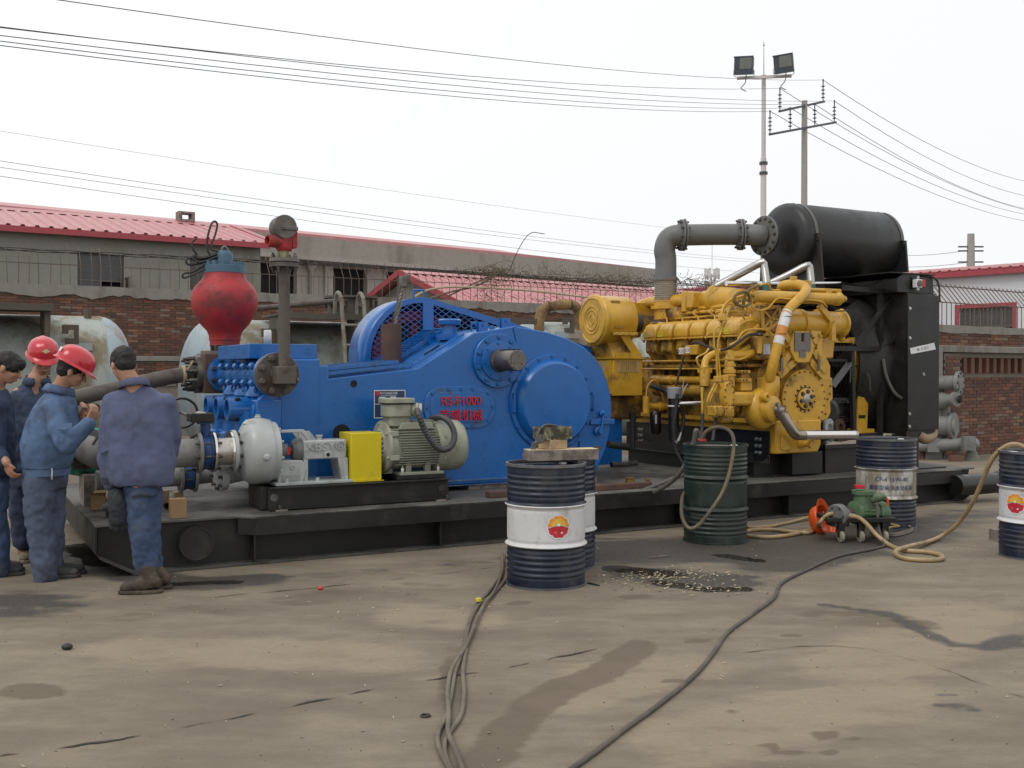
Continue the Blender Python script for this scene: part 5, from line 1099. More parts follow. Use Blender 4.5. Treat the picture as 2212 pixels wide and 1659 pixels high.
for i, v in enumerate(CVN):
    h_ = part('cylinder_head', MB().prism([(6.36,1.90),(6.36,1.80),(6.42,1.74),(6.72,1.74),(6.74,1.95),(6.38,1.95)], 1, v-.105, v+.105), YD, en, bevel=.012)
    part('valve_cover', MB().prism([(6.33,1.945),(6.33,2.045),(6.375,2.115),(6.44,2.150),(6.60,2.150),(6.68,2.10),(6.70,1.945)], 1, v-.128, v+.128), Y_, en, bevel=.028)
    part('gasket_flange', MB().box((6.325,v-.135,1.93),(6.70,v+.135,1.95)), Y_, en, bevel=.004)
    bolts(en, [(6.345,v-.11,1.92),(6.345,v+.11,1.92),(6.36,v-.06,1.79),(6.36,v+.06,1.79)], (-1,0,.2), .012, .016, m_bolty)
    part('pushrod_box', MB().prism([(6.41,1.76),(6.44,1.66),(6.52,1.62),(6.7,1.62),(6.7,1.76)], 1, v-.095, v+.095), YD, en, bevel=.01)
    part('fuel_jumper', MB().tube([(6.70,v+.08,2.26),(6.62,v+.06,2.28),(6.56,v+.03,2.24),(6.60,v,2.20),(6.58,v-.04,2.17),(6.56,v-.05,2.13)], .010, n=7, sub=5), Y_, en)
    if i in (0, 1, 5): part('warning_label', MB().box((6.327,v+.02,1.965),(6.332,v+.12,2.035)), m_lyellow, en)
    mirr = MB().prism([(7.77,1.945),(7.77,2.045),(7.72,2.115),(7.66,2.150),(7.50,2.150),(7.40,1.945),(7.40,1.70),(7.74,1.70)], 1, v-.125, v+.125); part('valve_cover', mirr, Y_, en, bevel=.02)
part('white_label', MB().box((6.40,2.0,2.152),(6.53,2.12,2.155)), m_label, en)
for u, z, r in ((6.70,2.26,.022),(6.66,2.20,.013),(6.75,2.31,.028)): part('fuel_rail', MB().cyl((u,.4,z),(u,2.25,z),r,n=10), Y_, en)
part('side_rail', MB().box((6.40,.35,1.60),(6.64,2.4,1.635)), YD, en, bevel=.005)
for k in range(16): bolts(en, [(6.41,.42+k*.125,1.636)], (0,0,1), .011, .02, m_bolty)
for k in range(6): part('block_panel', MB().box((6.612,.62+k*.30,1.36),(6.642,.86+k*.30,1.58)), YD, en, bevel=.008); part('block_web', MB().bar((6.61,.60+k*.3,1.60),(6.61,.66+k*.3,1.33),.03,.03), YD, en)
part('breather_slot', MB().box((6.60,2.04,1.52),(6.613,2.16,1.57)), m_dark, en)
part('wire_conduit', MB().cyl((6.38,.35,1.68),(6.38,2.35,1.675),.013,n=8).cyl((6.36,.8,1.585),(6.36,2.3,1.585),.011,n=8), Y_, en)
part('oil_manifold', MB().cyl((6.45,.95,1.33),(6.45,2.05,1.33),.075,n=18), YD, en)
wm = part('water_pipe', MB().lathe((6.42,1.08,1.455), (0,1,0), [(0,.042),(.60,.042),(.61,.058),(.66,.058),(.68,.05),(.95,.06),(1.0,.06)], 20), Y_, en)
# turbo and charge-air pipe on top
cpth = [(6.62,2.792,2.309), (6.62,2.725,2.36), (6.64,2.603,2.412), (6.68,2.461,2.429), (6.72,2.135,2.43), (6.76,1.838,2.423)]
part('charge_air_pipe', MB().tube(cpth, [.050,.060,.072,.076,.076], n=18, sub=6), Y_, en)
a, b = (6.78,1.804,2.403), (6.8,1.654,2.404)
part('collar', MB().box((6.66,a[1]-.045,a[2]-.13),(6.92,a[1]+.045,a[2]+.12)), Y_, en, bevel=.012)
part('junction_block', MB().box((6.64,b[1]-.06,b[2]-.09),(6.95,b[1]+.07,b[2]+.10)), Y_, en, bevel=.01)
c, d = (6.84,1.618,2.413), (6.9,1.096,2.388)
part('plenum', MB().lathe(c, Vector(d)-Vector(c), [(0,.11),(.1,.12),(.16,.15),(.17,.185),(.21,.185),(.23,.165),(.45,.14),(.62,.12)], 28), Y_, en)
tq = (6.5,2.497,2.161)
part('turbocharger', MB().lathe(tq, (-1,.15,0), [(-.10,.10),(0,.14),(.05,.15),(.09,.13),(.12,.09)], 28).tube([(tq[0],tq[1]+.02,tq[2]-.13),(tq[0],tq[1]+.12,tq[2]-.12),(tq[0]+.02,tq[1]+.18,tq[2])], .05, n=12, sub=5), YD, en)
part('exhaust_elbow', MB().tube([(6.7,2.2,2.36),(6.75,2.0,2.24),(6.9,1.6,2.22),(7.0,1.0,2.22)], .12, n=18, sub=5), YD, en)
part('exhaust_base', MB().lathe((6.70,2.2,2.20), (0,0,1), [(0,.15),(.12,.15),(.13,.19),(.17,.19),(.17,.15),(.24,.15)], 28), Y_, en)
part('crossover_panel', MB().box((6.0,2.5,2.26),(6.75,2.55,2.42)), Y_, en)
# front gear: damper, mounts
ft = part('front_housing', MB().prism([(6.56,1.0),(6.56,1.55),(6.70,1.74),(7.40,1.74),(7.56,1.58),(7.56,1.0),(7.40,.92),(6.70,.92)], 1, .36, .57), YD, en, bevel=.012)
DM = (7.105, .30, 1.253)
dp = part('damper', MB().lathe(DM, (0,-1,0), [(-.06,.30),(0,.325),(.07,.325),(.078,.318),(.078,.13),(.082,.128)], 64), Y_, en)
bolts(dp, circ((DM[0],DM[1]-.078,DM[2]), (0,-1,0), .298, 24), (0,-1,0), .010, .012, m_bolty)
rg = part('crank_hub', MB().lathe((DM[0],DM[1]-.05,DM[2]), (0,-1,0), [(0,.118),(.05,.118),(.054,.112),(.054,.001)], 40), Y_, dp)
part('hub_gap', MB().ring((DM[0],DM[1]-.083,DM[2]), (0,1,0), .117,.128,.004,40), m_dark, dp)
bolts(dp, circ((DM[0],DM[1]-.08,DM[2]), (0,-1,0), .142, 14, .2), (0,-1,0), .009, .014, m_bolt); bolts(dp, circ((DM[0],DM[1]-.104,DM[2]), (0,-1,0), .082, 6, .3), (0,-1,0), .019, .026, m_bolt)
part('crank_nose', MB().lathe((DM[0],DM[1]-.10,DM[2]), (0,-1,0), [(0,.052),(.012,.052),(.016,.044)], 28), m_steel, dp)
rp_ = [(7.365,0.33,1.485), (7.598,0.33,1.484), (7.611,0.33,1.243), (7.57,0.33,1.213), (7.579,0.33,1.097), (7.53,0.33,1.02), (7.448,0.33,0.998), (7.344,0.33,1.003), (7.263,0.33,1.188)]
gp_ = part('gear_cover', MB().prism([(q[0],q[2]) for q in rp_], 1, .30, .37), Y_, en, bevel=.01)
bolts(gp_, [(q[0],.30,q[2]) for q in ((7.347,0.3,1.443), (7.382,0.3,1.383), (7.405,0.3,1.319), (7.417,0.3,1.246), (7.522,0.3,1.24), (7.568,0.3,1.39), (7.412,0.3,1.182), (7.395,0.3,1.118), (7.494,0.3,1.074), (7.557,0.3,1.304))], (0,-1,0), .011, .014, m_bolty)
part('gear_cover_upper', MB().prism([(q[0],q[2]) for q in ((7.422,0.36,1.747), (7.527,0.36,1.739), (7.568,0.36,1.679), (7.609,0.36,1.619), (7.61,0.36,1.464), (7.388,0.36,1.464))], 1, .34, .42), Y_, en, bevel=.01)
oc = [(q[0],q[2]) for q in ((6.865,0.16,1.987), (7.12,0.16,1.992), (7.132,0.16,1.946), (7.198,0.16,1.814), (7.108,0.16,1.648), (6.919,0.16,1.648), (6.811,0.16,1.813), (6.876,0.16,1.942))]
ms = part('front_support', MB().prism(oc, 1, .16, .24), Y_, en, bevel=.008)
arms = [((6.876,0.2,1.765), (6.783,0.2,1.674)), ((6.937,0.2,1.666), (6.827,0.2,1.591)), ((6.783,0.2,1.686), (6.708,0.2,1.525)), ((6.838,0.2,1.6), (6.708,0.2,1.501)), ((7.212,0.2,1.777), (7.274,0.2,1.693)), ((7.155,0.2,1.667), (7.252,0.2,1.575)), ((7.28,0.2,1.702), (7.344,0.2,1.516)), ((7.241,0.2,1.584), (7.355,0.2,1.499)), ((7.205,0.2,1.869), (7.296,0.2,1.954)), ((7.29,0.2,1.958), (7.28,0.2,1.702)), ((7.16,0.2,1.969), (7.302,0.2,1.963)), ((6.865,0.2,1.864), (6.782,0.2,1.954))]
for p, q in arms: part('support_rib', MB().bar(p, q, .07, .035, (0,1,0)), Y_, ms)
q = [(a[0],a[2]) for a in ((6.887,0.16,1.979), (6.981,0.16,1.981), (6.981,0.16,1.865), (7.026,0.16,1.866), (7.025,0.16,1.982), (7.12,0.16,1.983), (7.121,0.16,1.775), (6.888,0.16,1.773))]
fp = part('face_plate', MB().prism(q, 1, .150, .159), m_steeld, ms)
part('slot', MB().prism([(a[0],a[2]) for a in ((6.986,0.16,1.973), (7.02,0.16,1.973), (7.015,0.16,1.878), (6.992,0.16,1.878))], 1, .154, .158), m_dark, fp)
part('face_plate', MB().prism([(a[0],a[2]) for a in ((6.959,0.16,1.786), (7.048,0.16,1.787), (7.049,0.16,1.708), (6.96,0.16,1.707))], 1, .150, .159), m_steeld, ms)
for P_ in (((6.682,0.15,1.697), (6.721,0.15,1.558)), ((7.23,0.15,1.692), (7.259,0.15,1.558))): part('face_plate', MB().box((P_[0][0],.145,P_[0][2]),(P_[1][0],.16,P_[1][2])), m_steeld, ms)
bolts(ms, [(q[0],.15,q[1]) for q in [oc[0],oc[2],oc[3],oc[4],oc[5],oc[6]]], (0,-1,0), .013, .014, m_bolty)
# heat exchanger, after-cooler, top front
hx = part('heat_exchanger', MB().lathe((6.34,.25,2.355), (1,0,.012), [(0,.075),(.03,.08),(.06,.08),(.07,.066),(1.24,.066),(1.25,.078),(1.30,.078),(1.32,.06),(1.40,.03)], 28), Y_, en)
bolts(hx, circ((6.34,.25,2.355), (-1,0,0), .055, 6), (-1,0,0), .010, .012, m_bolty)
part('sensor_rail', MB().cyl((7.2,.25,2.455),(7.66,.25,2.46),.022,n=10).box((7.42,.22,2.40),(7.50,.28,2.48)).box((7.60,.22,2.40),(7.64,.28,2.48)), Y_, en)
part('bracket', MB().box((7.12,.26,2.40),(7.24,.30,2.56)), Y_, en)
ac = part('aftercooler', MB().lathe((6.90,.42,2.085), (1,0,.012), [(0,.11),(.03,.145),(.28,.145),(.285,.165),(.32,.165),(.325,.145),(.60,.140),(.605,.175),(.65,.175),(.66,.145),(.80,.145),(.86,.13),(.90,.14),(.91,.165),(.94,.165)], 36), Y_, en)
for z in (2.235, 1.935): part('clamp_lug', MB().ball((7.86,.42,z), (.045,.04,.04), 12, 8).box((7.52,.38,z-.03),(7.6,.46,z+.03)), Y_, ac)
part('mount_web', MB().bar((7.35,.26,2.29),(7.56,.26,2.1),.06,.04,(0,1,0)).bar((7.56,.26,2.12),(7.56,.26,1.90),.06,.04,(0,1,0)), Y_, en)
part('black_tie', MB().tube([(7.6,.27,2.23),(7.75,.25,2.24),(7.85,.3,2.25)], .008, n=6), m_rubber, ac)
part('aftercooler_body', MB().box((6.58,.35,1.98),(6.95,.95,2.28)), YD, en, bevel=.02)
wb = [(q[0],q[2]) for q in ((6.584,0.34,2.228), (6.824,0.34,2.268), (6.835,0.34,2.118), (6.693,0.34,2.023), (6.595,0.34,2.013))]
wbp = part('webbed_bracket', MB().prism(wb, 1, .33, .36), YD, en, bevel=.005)
for i in range(5): part('rib', MB().bar((wb[i][0],.325,wb[i][1]),(wb[(i+1)%5][0],.325,wb[(i+1)%5][1]),.03,.02,(0,1,0)).bar((wb[i][0],.325,wb[i][1]),(sum(q[0] for q in wb)/5,.325,sum(q[1] for q in wb)/5),.02,.015,(0,1,0)), Y_, wbp)
# the big diagonal coolant pipe with its sticker
dpth = [(7.128,0.62,2.456), (7.057,0.52,2.511), (7.068,0.4,2.52), (7.1,0.28,2.504), (7.086,0.19,2.442), (6.924,0.12,2.341), (6.743,0.09,2.219), (6.674,0.08,2.103), (6.6,0.08,1.898), (6.55,0.1,1.696), (6.534,0.14,1.518), (6.573,0.2,1.403)]
pp = part('coolant_pipe', MB().tube(dpth, .055, n=22, sub=8), Y_, en); P_ = crom(dpth, 8)
st = [p for i, p in enumerate(P_) if 50 <= i <= 66]
part('sticker', MB().tube(st, .0565, n=22, caps=False), m_label, pp); part('orange_panel', MB().tube(st[9:14], .0575, n=22, caps=False), m_lorange, pp); part('orange_panel', MB().tube(st[1:3], .0575, n=22, caps=False), m_lorange, pp)
for i in (4, 12): part('cable_tie', MB().tube([st[i]-Vector((0,0,.004)), st[i]+Vector((0,0,.004))], .060, n=20), m_rubber, pp)
part('pipe_clamp', MB().lathe(dpth[2], (1,-.3,0), [(-.02,.062),(.02,.062)], 20).box((dpth[2][0]-.02,dpth[2][1]-.06,dpth[2][2]+.05),(dpth[2][0]+.03,dpth[2][1],dpth[2][2]+.09)), Y_, en)
# water pump, thermostat and outlets at the near lower corner
wp_ = (6.496,0.22,1.153)
part('pump_volute', MB().lathe((wp_[0],.34,wp_[2]), (.25,-1,0), [(0,.20),(.05,.225),(.12,.225),(.16,.19),(.17,.15),(.24,.14),(.26,.10)], 40), Y_, en, smooth=50)
part('pump_neck', MB().tube([(6.606,0.2,1.504), (6.59,0.2,1.406), (6.581,0.22,1.316), (6.564,0.26,1.217)], [.085,.10,.11,.12], n=20, sub=5), Y_, en)
part('pump_bracket', MB().box((wp_[0]+.04,.2,wp_[2]+.13),(wp_[0]+.22,.36,wp_[2]+.34)), Y_, en, bevel=.01)
part('lifting_eye', MB().lathe((6.424,0.14,1.282), (.1,-1,0), [(0,.05),(.06,.05),(.07,.04),(.07,.02),(.05,.018)], 16), Y_, en)
oc_ = (5.969,0.16,1.311)
ov = part('oval_cover', MB().prism([(oc_[0]+.072*math.cos(a)*1.0, oc_[2]+.135*math.sin(a)) for a in [k*2*math.pi/36 for k in range(36)]], 1, .14, .22), Y_, en, bevel=.008)
bolts(ov, [(oc_[0]+.06*math.cos(a),.14,oc_[2]+.118*math.sin(a)) for a in [k*2*math.pi/10+.2 for k in range(10)]], (0,-1,0), .009, .012, m_bolty)
x1, x2 = (6.1,0.2,1.337), (6.361,0.2,1.189)
part('thermostat_housing', MB().box((x1[0]-.06,.18,x2[2]),(x2[0],.36,x1[2])), Y_, en, bevel=.03); part('thermostat_body', MB().box((oc_[0]-.06,.2,oc_[2]-.3),(oc_[0]+.12,.5,oc_[2]+.16)), YD, en, bevel=.03)
for A, B in (((5.754,0.12,1.196), (5.87,0.12,1.092)), ((5.882,0.12,1.19), (6.004,0.12,1.079))):
    o_ = part('square_outlet', MB().box((A[0],.10,B[2]),(B[0],.24,A[2])), Y_, en, bevel=.012); part('outlet_cap', MB().lathe(((A[0]+B[0])/2,.10,(A[2]+B[2])/2), (0,-1,0), [(0,.038),(.008,.038),(.010,.03)], 20), YD, o_); bolts(o_, [(A[0]+.015,.10,A[2]-.015),(B[0]-.015,.10,A[2]-.015),(A[0]+.015,.10,B[2]+.015),(B[0]-.015,.10,B[2]+.015)], (0,-1,0), .008, .01, m_bolty)
for pts, r in (([(6.164,0.35,1.748), (6.107,0.3,1.65), (6.09,0.28,1.529), (6.096,0.28,1.392)], .052), ([(6.494,0.34,1.759), (6.337,0.33,1.725), (6.189,0.33,1.724), (6.129,0.32,1.675)], .046), ([(6.41,0.45,1.762), (6.145,0.5,1.76), (5.979,0.5,1.701), (5.921,0.48,1.628), (5.905,0.46,1.579)], .040), ([(5.897,0.25,1.387), (5.989,0.25,1.402)], .062), ([(6.616,0.4,2.057), (6.437,0.38,1.946), (6.317,0.4,1.862), (6.19,0.4,1.811)], .035), ([(6.541,0.4,1.857), (6.402,0.4,1.781), (6.237,0.38,1.713)], .040)):
    part('coolant_tube', MB().tube(pts, r, n=16, sub=6), Y_, en)
for c_, r, L_ in (((6.09,0.28,1.537), .068, .04), ((6.09,0.28,1.505), .068, .02), ((6.104,0.29,1.606), .062, .03)): part('pipe_flange', MB().lathe(c_, (0,0,1), [(0,r),(L_,r)], 18), Y_, en)
part('vertical_header', MB().cyl((5.905,0.46,1.579), (5.89,0.44,1.393), .055, n=16).box(tuple(Vector((5.854,0.46,1.579))-Vector((0,.05,0))), tuple(Vector((5.962,0.46,1.538))+Vector((0,.06,0)))), Y_, en)
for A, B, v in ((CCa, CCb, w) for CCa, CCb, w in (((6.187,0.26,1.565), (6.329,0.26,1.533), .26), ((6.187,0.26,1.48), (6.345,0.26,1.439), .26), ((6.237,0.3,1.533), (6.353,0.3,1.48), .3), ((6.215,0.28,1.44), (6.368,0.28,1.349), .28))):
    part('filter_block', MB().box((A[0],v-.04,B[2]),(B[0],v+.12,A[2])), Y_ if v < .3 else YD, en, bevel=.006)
bolts(en, [(q[0],.215,q[2]) for q in ((6.184,0.22,1.549), (6.226,0.22,1.549), (6.273,0.22,1.549), (6.184,0.22,1.461), (6.226,0.22,1.46), (6.273,0.22,1.46))], (0,-1,0), .008, .01, m_bolt)
gv = (6.549,0.3,1.797)
part('governor', MB().box((gv[0]-.10,.25,gv[2]-.12),(gv[0]+.10,.5,gv[2]+.14)), YD, en, bevel=.02); part('governor_plate', MB().box((gv[0]-.03,.24,gv[2]-.06),(gv[0]+.07,.25,gv[2]+.05)), m_steel, en); part('solenoid', MB().cyl((gv[0]-.08,.24,gv[2]-.05),(gv[0]-.08,.24,gv[2]+.12),.03,n=12).cyl((gv[0]+.05,.25,gv[2]+.14),(gv[0]+.05,.25,gv[2]+.19),.028,n=12), Y_, en)
part('support_foot', MB().box((6.62,.36,1.02),(6.9,.5,1.5)), YD, en, bevel=.02)
for i in range(22):                                            # small castings, unions and clips low on the near side
    v = rb.uniform(.4,2.2); z = rb.choice((1.06,1.12,1.2,1.28,1.56)) + rb.uniform(-.02,.02); part('casting_boss', MB().lathe((6.62,v,z), (-1,0,0), [(0,.045),(.03,.04),(.035,.025),(.06,.022)], 12), YD, en)
# small-bore lines
lines = [([(5.911,0.22,2.111), (5.911,0.22,2.032), (5.84,0.22,1.983), (5.831,0.22,1.816), (5.861,0.22,1.753), (5.867,0.22,1.586), (5.872,0.22,1.475), (5.755,0.2,1.31), (5.726,0.2,1.239)], .011),
 ([(5.941,0.22,2.112), (5.931,0.22,1.992), (5.891,0.22,1.896), (5.881,0.22,1.761), (5.897,0.22,1.626), (5.903,0.22,1.475), (5.786,0.2,1.31), (5.756,0.2,1.239)], .011),
 ([(5.946,0.25,2.121), (5.966,0.25,2.202), (6.064,0.3,2.28), (6.142,0.3,2.322), (6.288,0.3,2.36)], .012),
 ([(5.971,0.25,2.122), (6.012,0.28,2.237), (6.09,0.3,2.263), (6.194,0.3,2.261), (6.288,0.3,2.238)], .011),
 ([(6.012,0.25,2.091), (6.063,0.28,2.174), (6.132,0.3,2.249), (6.246,0.3,2.261)], .011),
 ([(6.241,0.3,1.891), (6.223,0.28,2.02), (6.268,0.26,2.077), (6.374,0.26,2.099), (6.484,0.3,2.096)], .016),
 ([(6.151,0.22,1.888), (6.216,0.2,1.976), (6.374,0.2,2.004), (6.544,0.2,1.991), (6.612,0.18,1.926)], .012),
 ([(6.32,0.2,2.318), (6.313,0.18,2.236), (6.399,0.17,2.201), (6.526,0.17,2.233), (6.655,0.17,2.335), (6.807,0.17,2.336), (7.196,0.17,2.332), (7.31,0.17,2.315), (7.409,0.2,2.269)], .010),
 ([(6.299,0.2,2.43), (6.414,0.2,2.467), (6.571,0.22,2.495), (6.687,0.3,2.443), (6.854,0.35,2.445)], .011),
 ([(6.667,0.1,1.9), (6.678,0.1,1.794), (6.687,0.12,1.697)], .006),
 ([(5.826,0.3,1.794), (5.785,0.3,1.746), (5.685,0.3,1.705), (5.67,0.3,1.657), (5.726,0.3,1.578)], .011),
 ([(6.007,0.28,1.686), (6.105,0.25,1.679), (6.23,0.25,1.687), (6.403,0.28,1.746)], .012),
 ([(5.961,0.35,2.178), (6.251,0.35,2.19)], .016), ([(5.961,0.35,2.13), (6.273,0.35,2.162), (6.336,0.35,2.139), (6.379,0.35,2.075)], .010),
 ([(5.736,0.3,1.388), (5.726,0.28,1.19), (5.726,0.28,1.113)], .014), ([(5.759,0.28,1.896), (5.819,0.28,1.952), (6.064,0.28,1.973), (6.247,0.3,2.001)], .007)]
for P_, r in lines: part('fuel_line', MB().tube(P_, r, n=7, sub=6), Y_, en)
for q in ((5.919,0.2,2.11), (5.866,0.2,1.475), (5.935,0.22,2.131), (5.974,0.22,1.483)): part('line_clamp', MB().box((q[0]-.035,q[1]-.02,q[2]-.03),(q[0]+.035,q[1]+.03,q[2]+.03)), Y_, en, bevel=.005)
for q in ((6.295,0.22,2.399), (6.32,0.2,2.374), (6.264,0.22,2.325), (6.39,0.22,2.443)): part('union', MB().ball(q, .03, 10, 7), Y_, en)
lp_ = [(6.12,0.15,2.292), (6.048,0.15,2.274), (6.035,0.14,2.328), (6.082,0.13,2.373), (6.185,0.13,2.389), (6.236,0.14,2.335), (6.255,0.15,2.272), (6.172,0.15,2.238), (6.067,0.16,2.267), (6.055,0.17,2.331)]
part('looped_hose', MB().tube(lp_, .017, n=8, sub=6).tube([(6.17,0.16,2.238), (6.173,0.14,2.333), (6.235,0.14,2.415), (6.379,0.16,2.466)], .017, n=8, sub=6), MAT('olive_hose', (.17,.115,.035), .6), en)
part('control_cable', MB().tube([(6.32,1.219,1.87), (6.31,1.096,1.884), (6.3,0.922,1.837), (6.29,0.752,1.791), (6.014,0.22,1.794), (6.151,0.2,1.868), (6.27,0.19,1.937), (6.395,0.2,1.949)], .016, n=8, sub=8), m_rubber, en)
part('cable_fitting', MB().cyl((6.395,0.2,1.949), (6.469,0.2,1.949), .02, n=10), m_steeld, en)
for A, B, lab in (((6.27,1.387,1.829), (6.27,1.281,1.748), 1), ((6.27,1.267,1.853), (6.27,1.046,1.744), 1)):
    jb = part('junction_box', MB().box((6.27,B[1],B[2]),(6.40,A[1],A[2])), Y_, en, bevel=.006); zc_ = (A[2]+B[2])/2; yc = A[1]-.045
    part('white_label', MB().box((6.265,yc-.04,zc_-.035),(6.27,yc+.04,zc_+.035)), m_label, jb); text('letters', '0CK' if A[1] > 1.2 else '0DK', .05, (6.2645,yc,zc_-.018), (0,-1,0), (0,0,1), m_print, jb, .0005)
part('black_cable', MB().tube([(6.28,1.301,1.731), (6.22,1.3,1.564), (6.12,1.24,1.39)], .014, n=7, sub=5), m_rubber, en)
# rear: air cleaner and its tower
acz = (5.516,2.05,2.158); AU, AZ = acz[0], acz[2]
al = part('air_cleaner', MB().lathe((AU,2.05,AZ), (1,0,0), [(0,.29),(.012,.302),(.03,.305),(.035,.292),(.44,.292),(.45,.285),(.455,.001)], 56), Y_, en)
part('end_cover', MB().lathe((AU,2.05,AZ), (-1,0,0), [(0,.28),(.02,.272),(.022,.255),(.012,.245),(.012,.17),(.02,.165),(.02,.155),(.012,.15),(.012,.125),(.022,.12),(.022,.112),(.014,.105),(.014,.06),(.02,.055),(.014,.048),(.014,.001)], 56), Y_, al)
part('latch', MB().box((AU+.12,1.83,AZ+.19),(AU+.24,1.86,AZ+.225)).box((AU+.12,1.76,AZ-.10),(AU+.24,1.79,AZ-.07)), m_bolty, al)
part('intake_hose', MB().lathe((AU+.45,2.06,AZ-.02), (1,.05,0), [(0,.095),(.16,.095),(.17,.10),(.22,.11)], 24), m_rubber, en)
bl_, br2 = (5.641,1.8,1.703), (6.058,1.8,1.706); bz = (5.858,1.8,1.269)[2]; tz = bl_[2]
bx_ = part('generator_box', MB().box((bl_[0],1.80,bz),(br2[0],2.75,tz)), Y_, en, bevel=.006); part('lid_lip', MB().box((bl_[0]-.02,1.775,tz),(br2[0]+.02,2.77,tz+.012)), Y_, bx_)
gr = MB()
for k in range(9): gr.box((bl_[0]+.10+k*.026,1.796,tz-.15),(bl_[0]+.112+k*.026,1.80,tz-.03))
part('louvre', gr, YD, bx_, kind='stuff'); part('louvre_panel', MB().box((bl_[0]-.003,1.95,tz-.15),(bl_[0],2.55,tz-.03)).box((bl_[0]+.06,1.797,tz-.16),(br2[0]-.04,1.7995,tz-.025)), MAT('perforated_tan',(.42,.29,.12),.6), bx_)
part('corner_post', MB().box((bl_[0]-.012,1.83,bz+.02),(bl_[0],1.88,tz-.02)), Y_, bx_)
part('tower', MB().add([(bl_[0],1.80,tz+.012),(br2[0],1.80,tz+.012),(br2[0],2.7,tz+.012),(bl_[0],2.7,tz+.012),(AU+.12,1.95,AZ-.22),(AU+.43,1.90,AZ-.22),(AU+.43,2.25,AZ-.2),(AU+.12,2.25,AZ-.2)], [(0,1,5,4),(1,2,6,5),(2,3,7,6),(3,0,4,7),(4,5,6,7),(0,3,2,1)]), YD, en, smooth=0)
part('tower_strap', MB().bar((AU+.26,1.79,AZ-.17),(br2[0]-.075,1.795,tz+.03),.10,.012,(0,1,0)).bar((bl_[0]+.03,1.79,tz+.04),(br2[0]-.03,1.79,tz+.04),.06,.012,(0,1,0)), Y_, en)
part('clamp_plate', MB().box((AU+.10,1.745,AZ-.18),(AU+.43,1.77,AZ-.145)), Y_, en); bolts(en, [(AU+.13+k*.09,1.745,AZ-.162) for k in range(4)], (0,-1,0), .011, .012, m_bolts)
bolts(en, [(AU+.03,2.05+.29*math.cos(a),AZ+.29*math.sin(a)) for a in [math.pi+.3+k*.13 for k in range(7)]], (-1,0,0), .009, .012, m_bolts)
part('flywheel_housing', MB().lathe((7.05,2.6,1.25), (0,1,0), [(0,.48),(.3,.48)], 40), YD, en)
part('lower_bell', MB().box((bl_[0]+.05,1.95,.98),(br2[0]+.1,2.7,bz-.005)), YD, en, bevel=.04)
# lower rear pipework and filters
fp_ = (6.074,1.75,1.181); FU, FV, FZ = fp_[0], 1.75, fp_[2]
part('filter_head', MB().cyl((FU,FV,FZ-.12),(FU,FV,FZ+.08),.042,n=14).tube([(FU,FV,FZ-.02),(FU+.12,FV,FZ-.05),(FU+.3,FV,FZ-.05),(FU+.42,FV,FZ-.06)], .04, n=12, sub=4).cyl((FU+.17,FV,FZ-.05),(FU+.22,FV,FZ-.05),.055,n=14), Y_, en)
part('fuel_filter', MB().lathe((FU+.12,FV-.02,FZ-.10), (0,0,-1), [(0,.055),(.02,.068),(.24,.068),(.27,.05)], 20), m_blackg, en); part('filter_print', MB().box((FU+.07,FV-.093,FZ-.24),(FU+.085,FV-.085,FZ-.14)), m_label, en)
part('yellow_line', MB().tube([(FU,FV,FZ+.08),(FU+.02,FV,FZ+.2),(FU+.10,FV-.02,FZ+.27),(FU+.18,FV-.02,FZ+.18),(FU+.27,FV,FZ)], .009, n=6, sub=6), Y_, en)
part('black_hose', MB().tube([(6.092,1.7,1.393), (6.166,1.65,1.361), (6.262,1.6,1.316), (6.253,1.5,1.256)], .035, n=10, sub=5), m_rubber, en)
kf = (5.877,0.95,1.319); KU, KV = kf[0], .95
kz0, kz1, kz2 = (5.877,0.95,1.378)[2], (5.877,0.95,1.256)[2], (5.857,0.95,0.784)[2]
pc = part('prelube_head', MB().lathe((KU,KV,kz1), (0,0,1), [(0,.075),(kz0-kz1-.01,.078),(kz0-kz1,.07)], 24), MAT('grey_plastic',(.24,.25,.27),.5), en)
part('prelube_canister', MB().lathe((KU-.01,KV,kz2), (0,0,1), [(0,.035),(.02,.06),(kz1-kz2,.060)], 24).cyl((KU-.01,KV,kz2+.11),(KU-.01,KV,kz2+.135),.064,n=24), m_blackg, en)
part('canister_band', MB().cyl((KU-.01,KV,kz1-.09),(KU-.01,KV,kz1-.075),.063,n=24), m_label, en)
part('conduit_hose', MB().tube([(KU-.02,KV-.075,kz1+.05),(KU-.04,KV-.08,kz1-.12),(KU-.07,KV-.08,kz1-.35),(KU-.05,KV-.10,kz2-.1),(KU+.05,KV-.2,kz2-.32),(KU+.2,KV-.35,kz2-.45)], .019, n=8, sub=7).tube([(KU+.06,KV-.02,kz1-.1),(KU+.1,KV-.03,kz1-.2),(KU+.09,KV-.04,kz2+.2),(KU+.05,KV-.05,kz2+.08)], .02, n=8, sub=6), m_rubber, en)
part('hose_fitting', MB().cyl((KU+.05,KV-.05,kz2+.09),(KU+.0,KV-.07,kz2-.0),.018,n=10).cyl((KU-.06,KV-.1,kz2+.0),(KU-.06,KV-.12,kz2+.0),.018,n=10), m_steel, en)
part('steel_union', MB().cyl((KU+.06,KV,kz1-.06),(KU+.30,KV-.15,kz1-.05),.022,n=12).cyl((KU+.33,KV-.17,kz1-.05),(KU+.42,KV-.22,kz1-.05),.02,n=12), m_chrome, en)
part('wire_tails', MB().tube([(KU+.07,KV-.03,kz1+.02),(KU+.09,KV-.03,kz1+.12),(KU+.10,KV-.04,kz1+.22)], .0035, n=4).tube([(KU+.07,KV-.03,kz1+.0),(KU+.11,KV-.03,kz1+.1),(KU+.15,KV-.04,kz1+.16)], .003, n=4), m_steel, en)
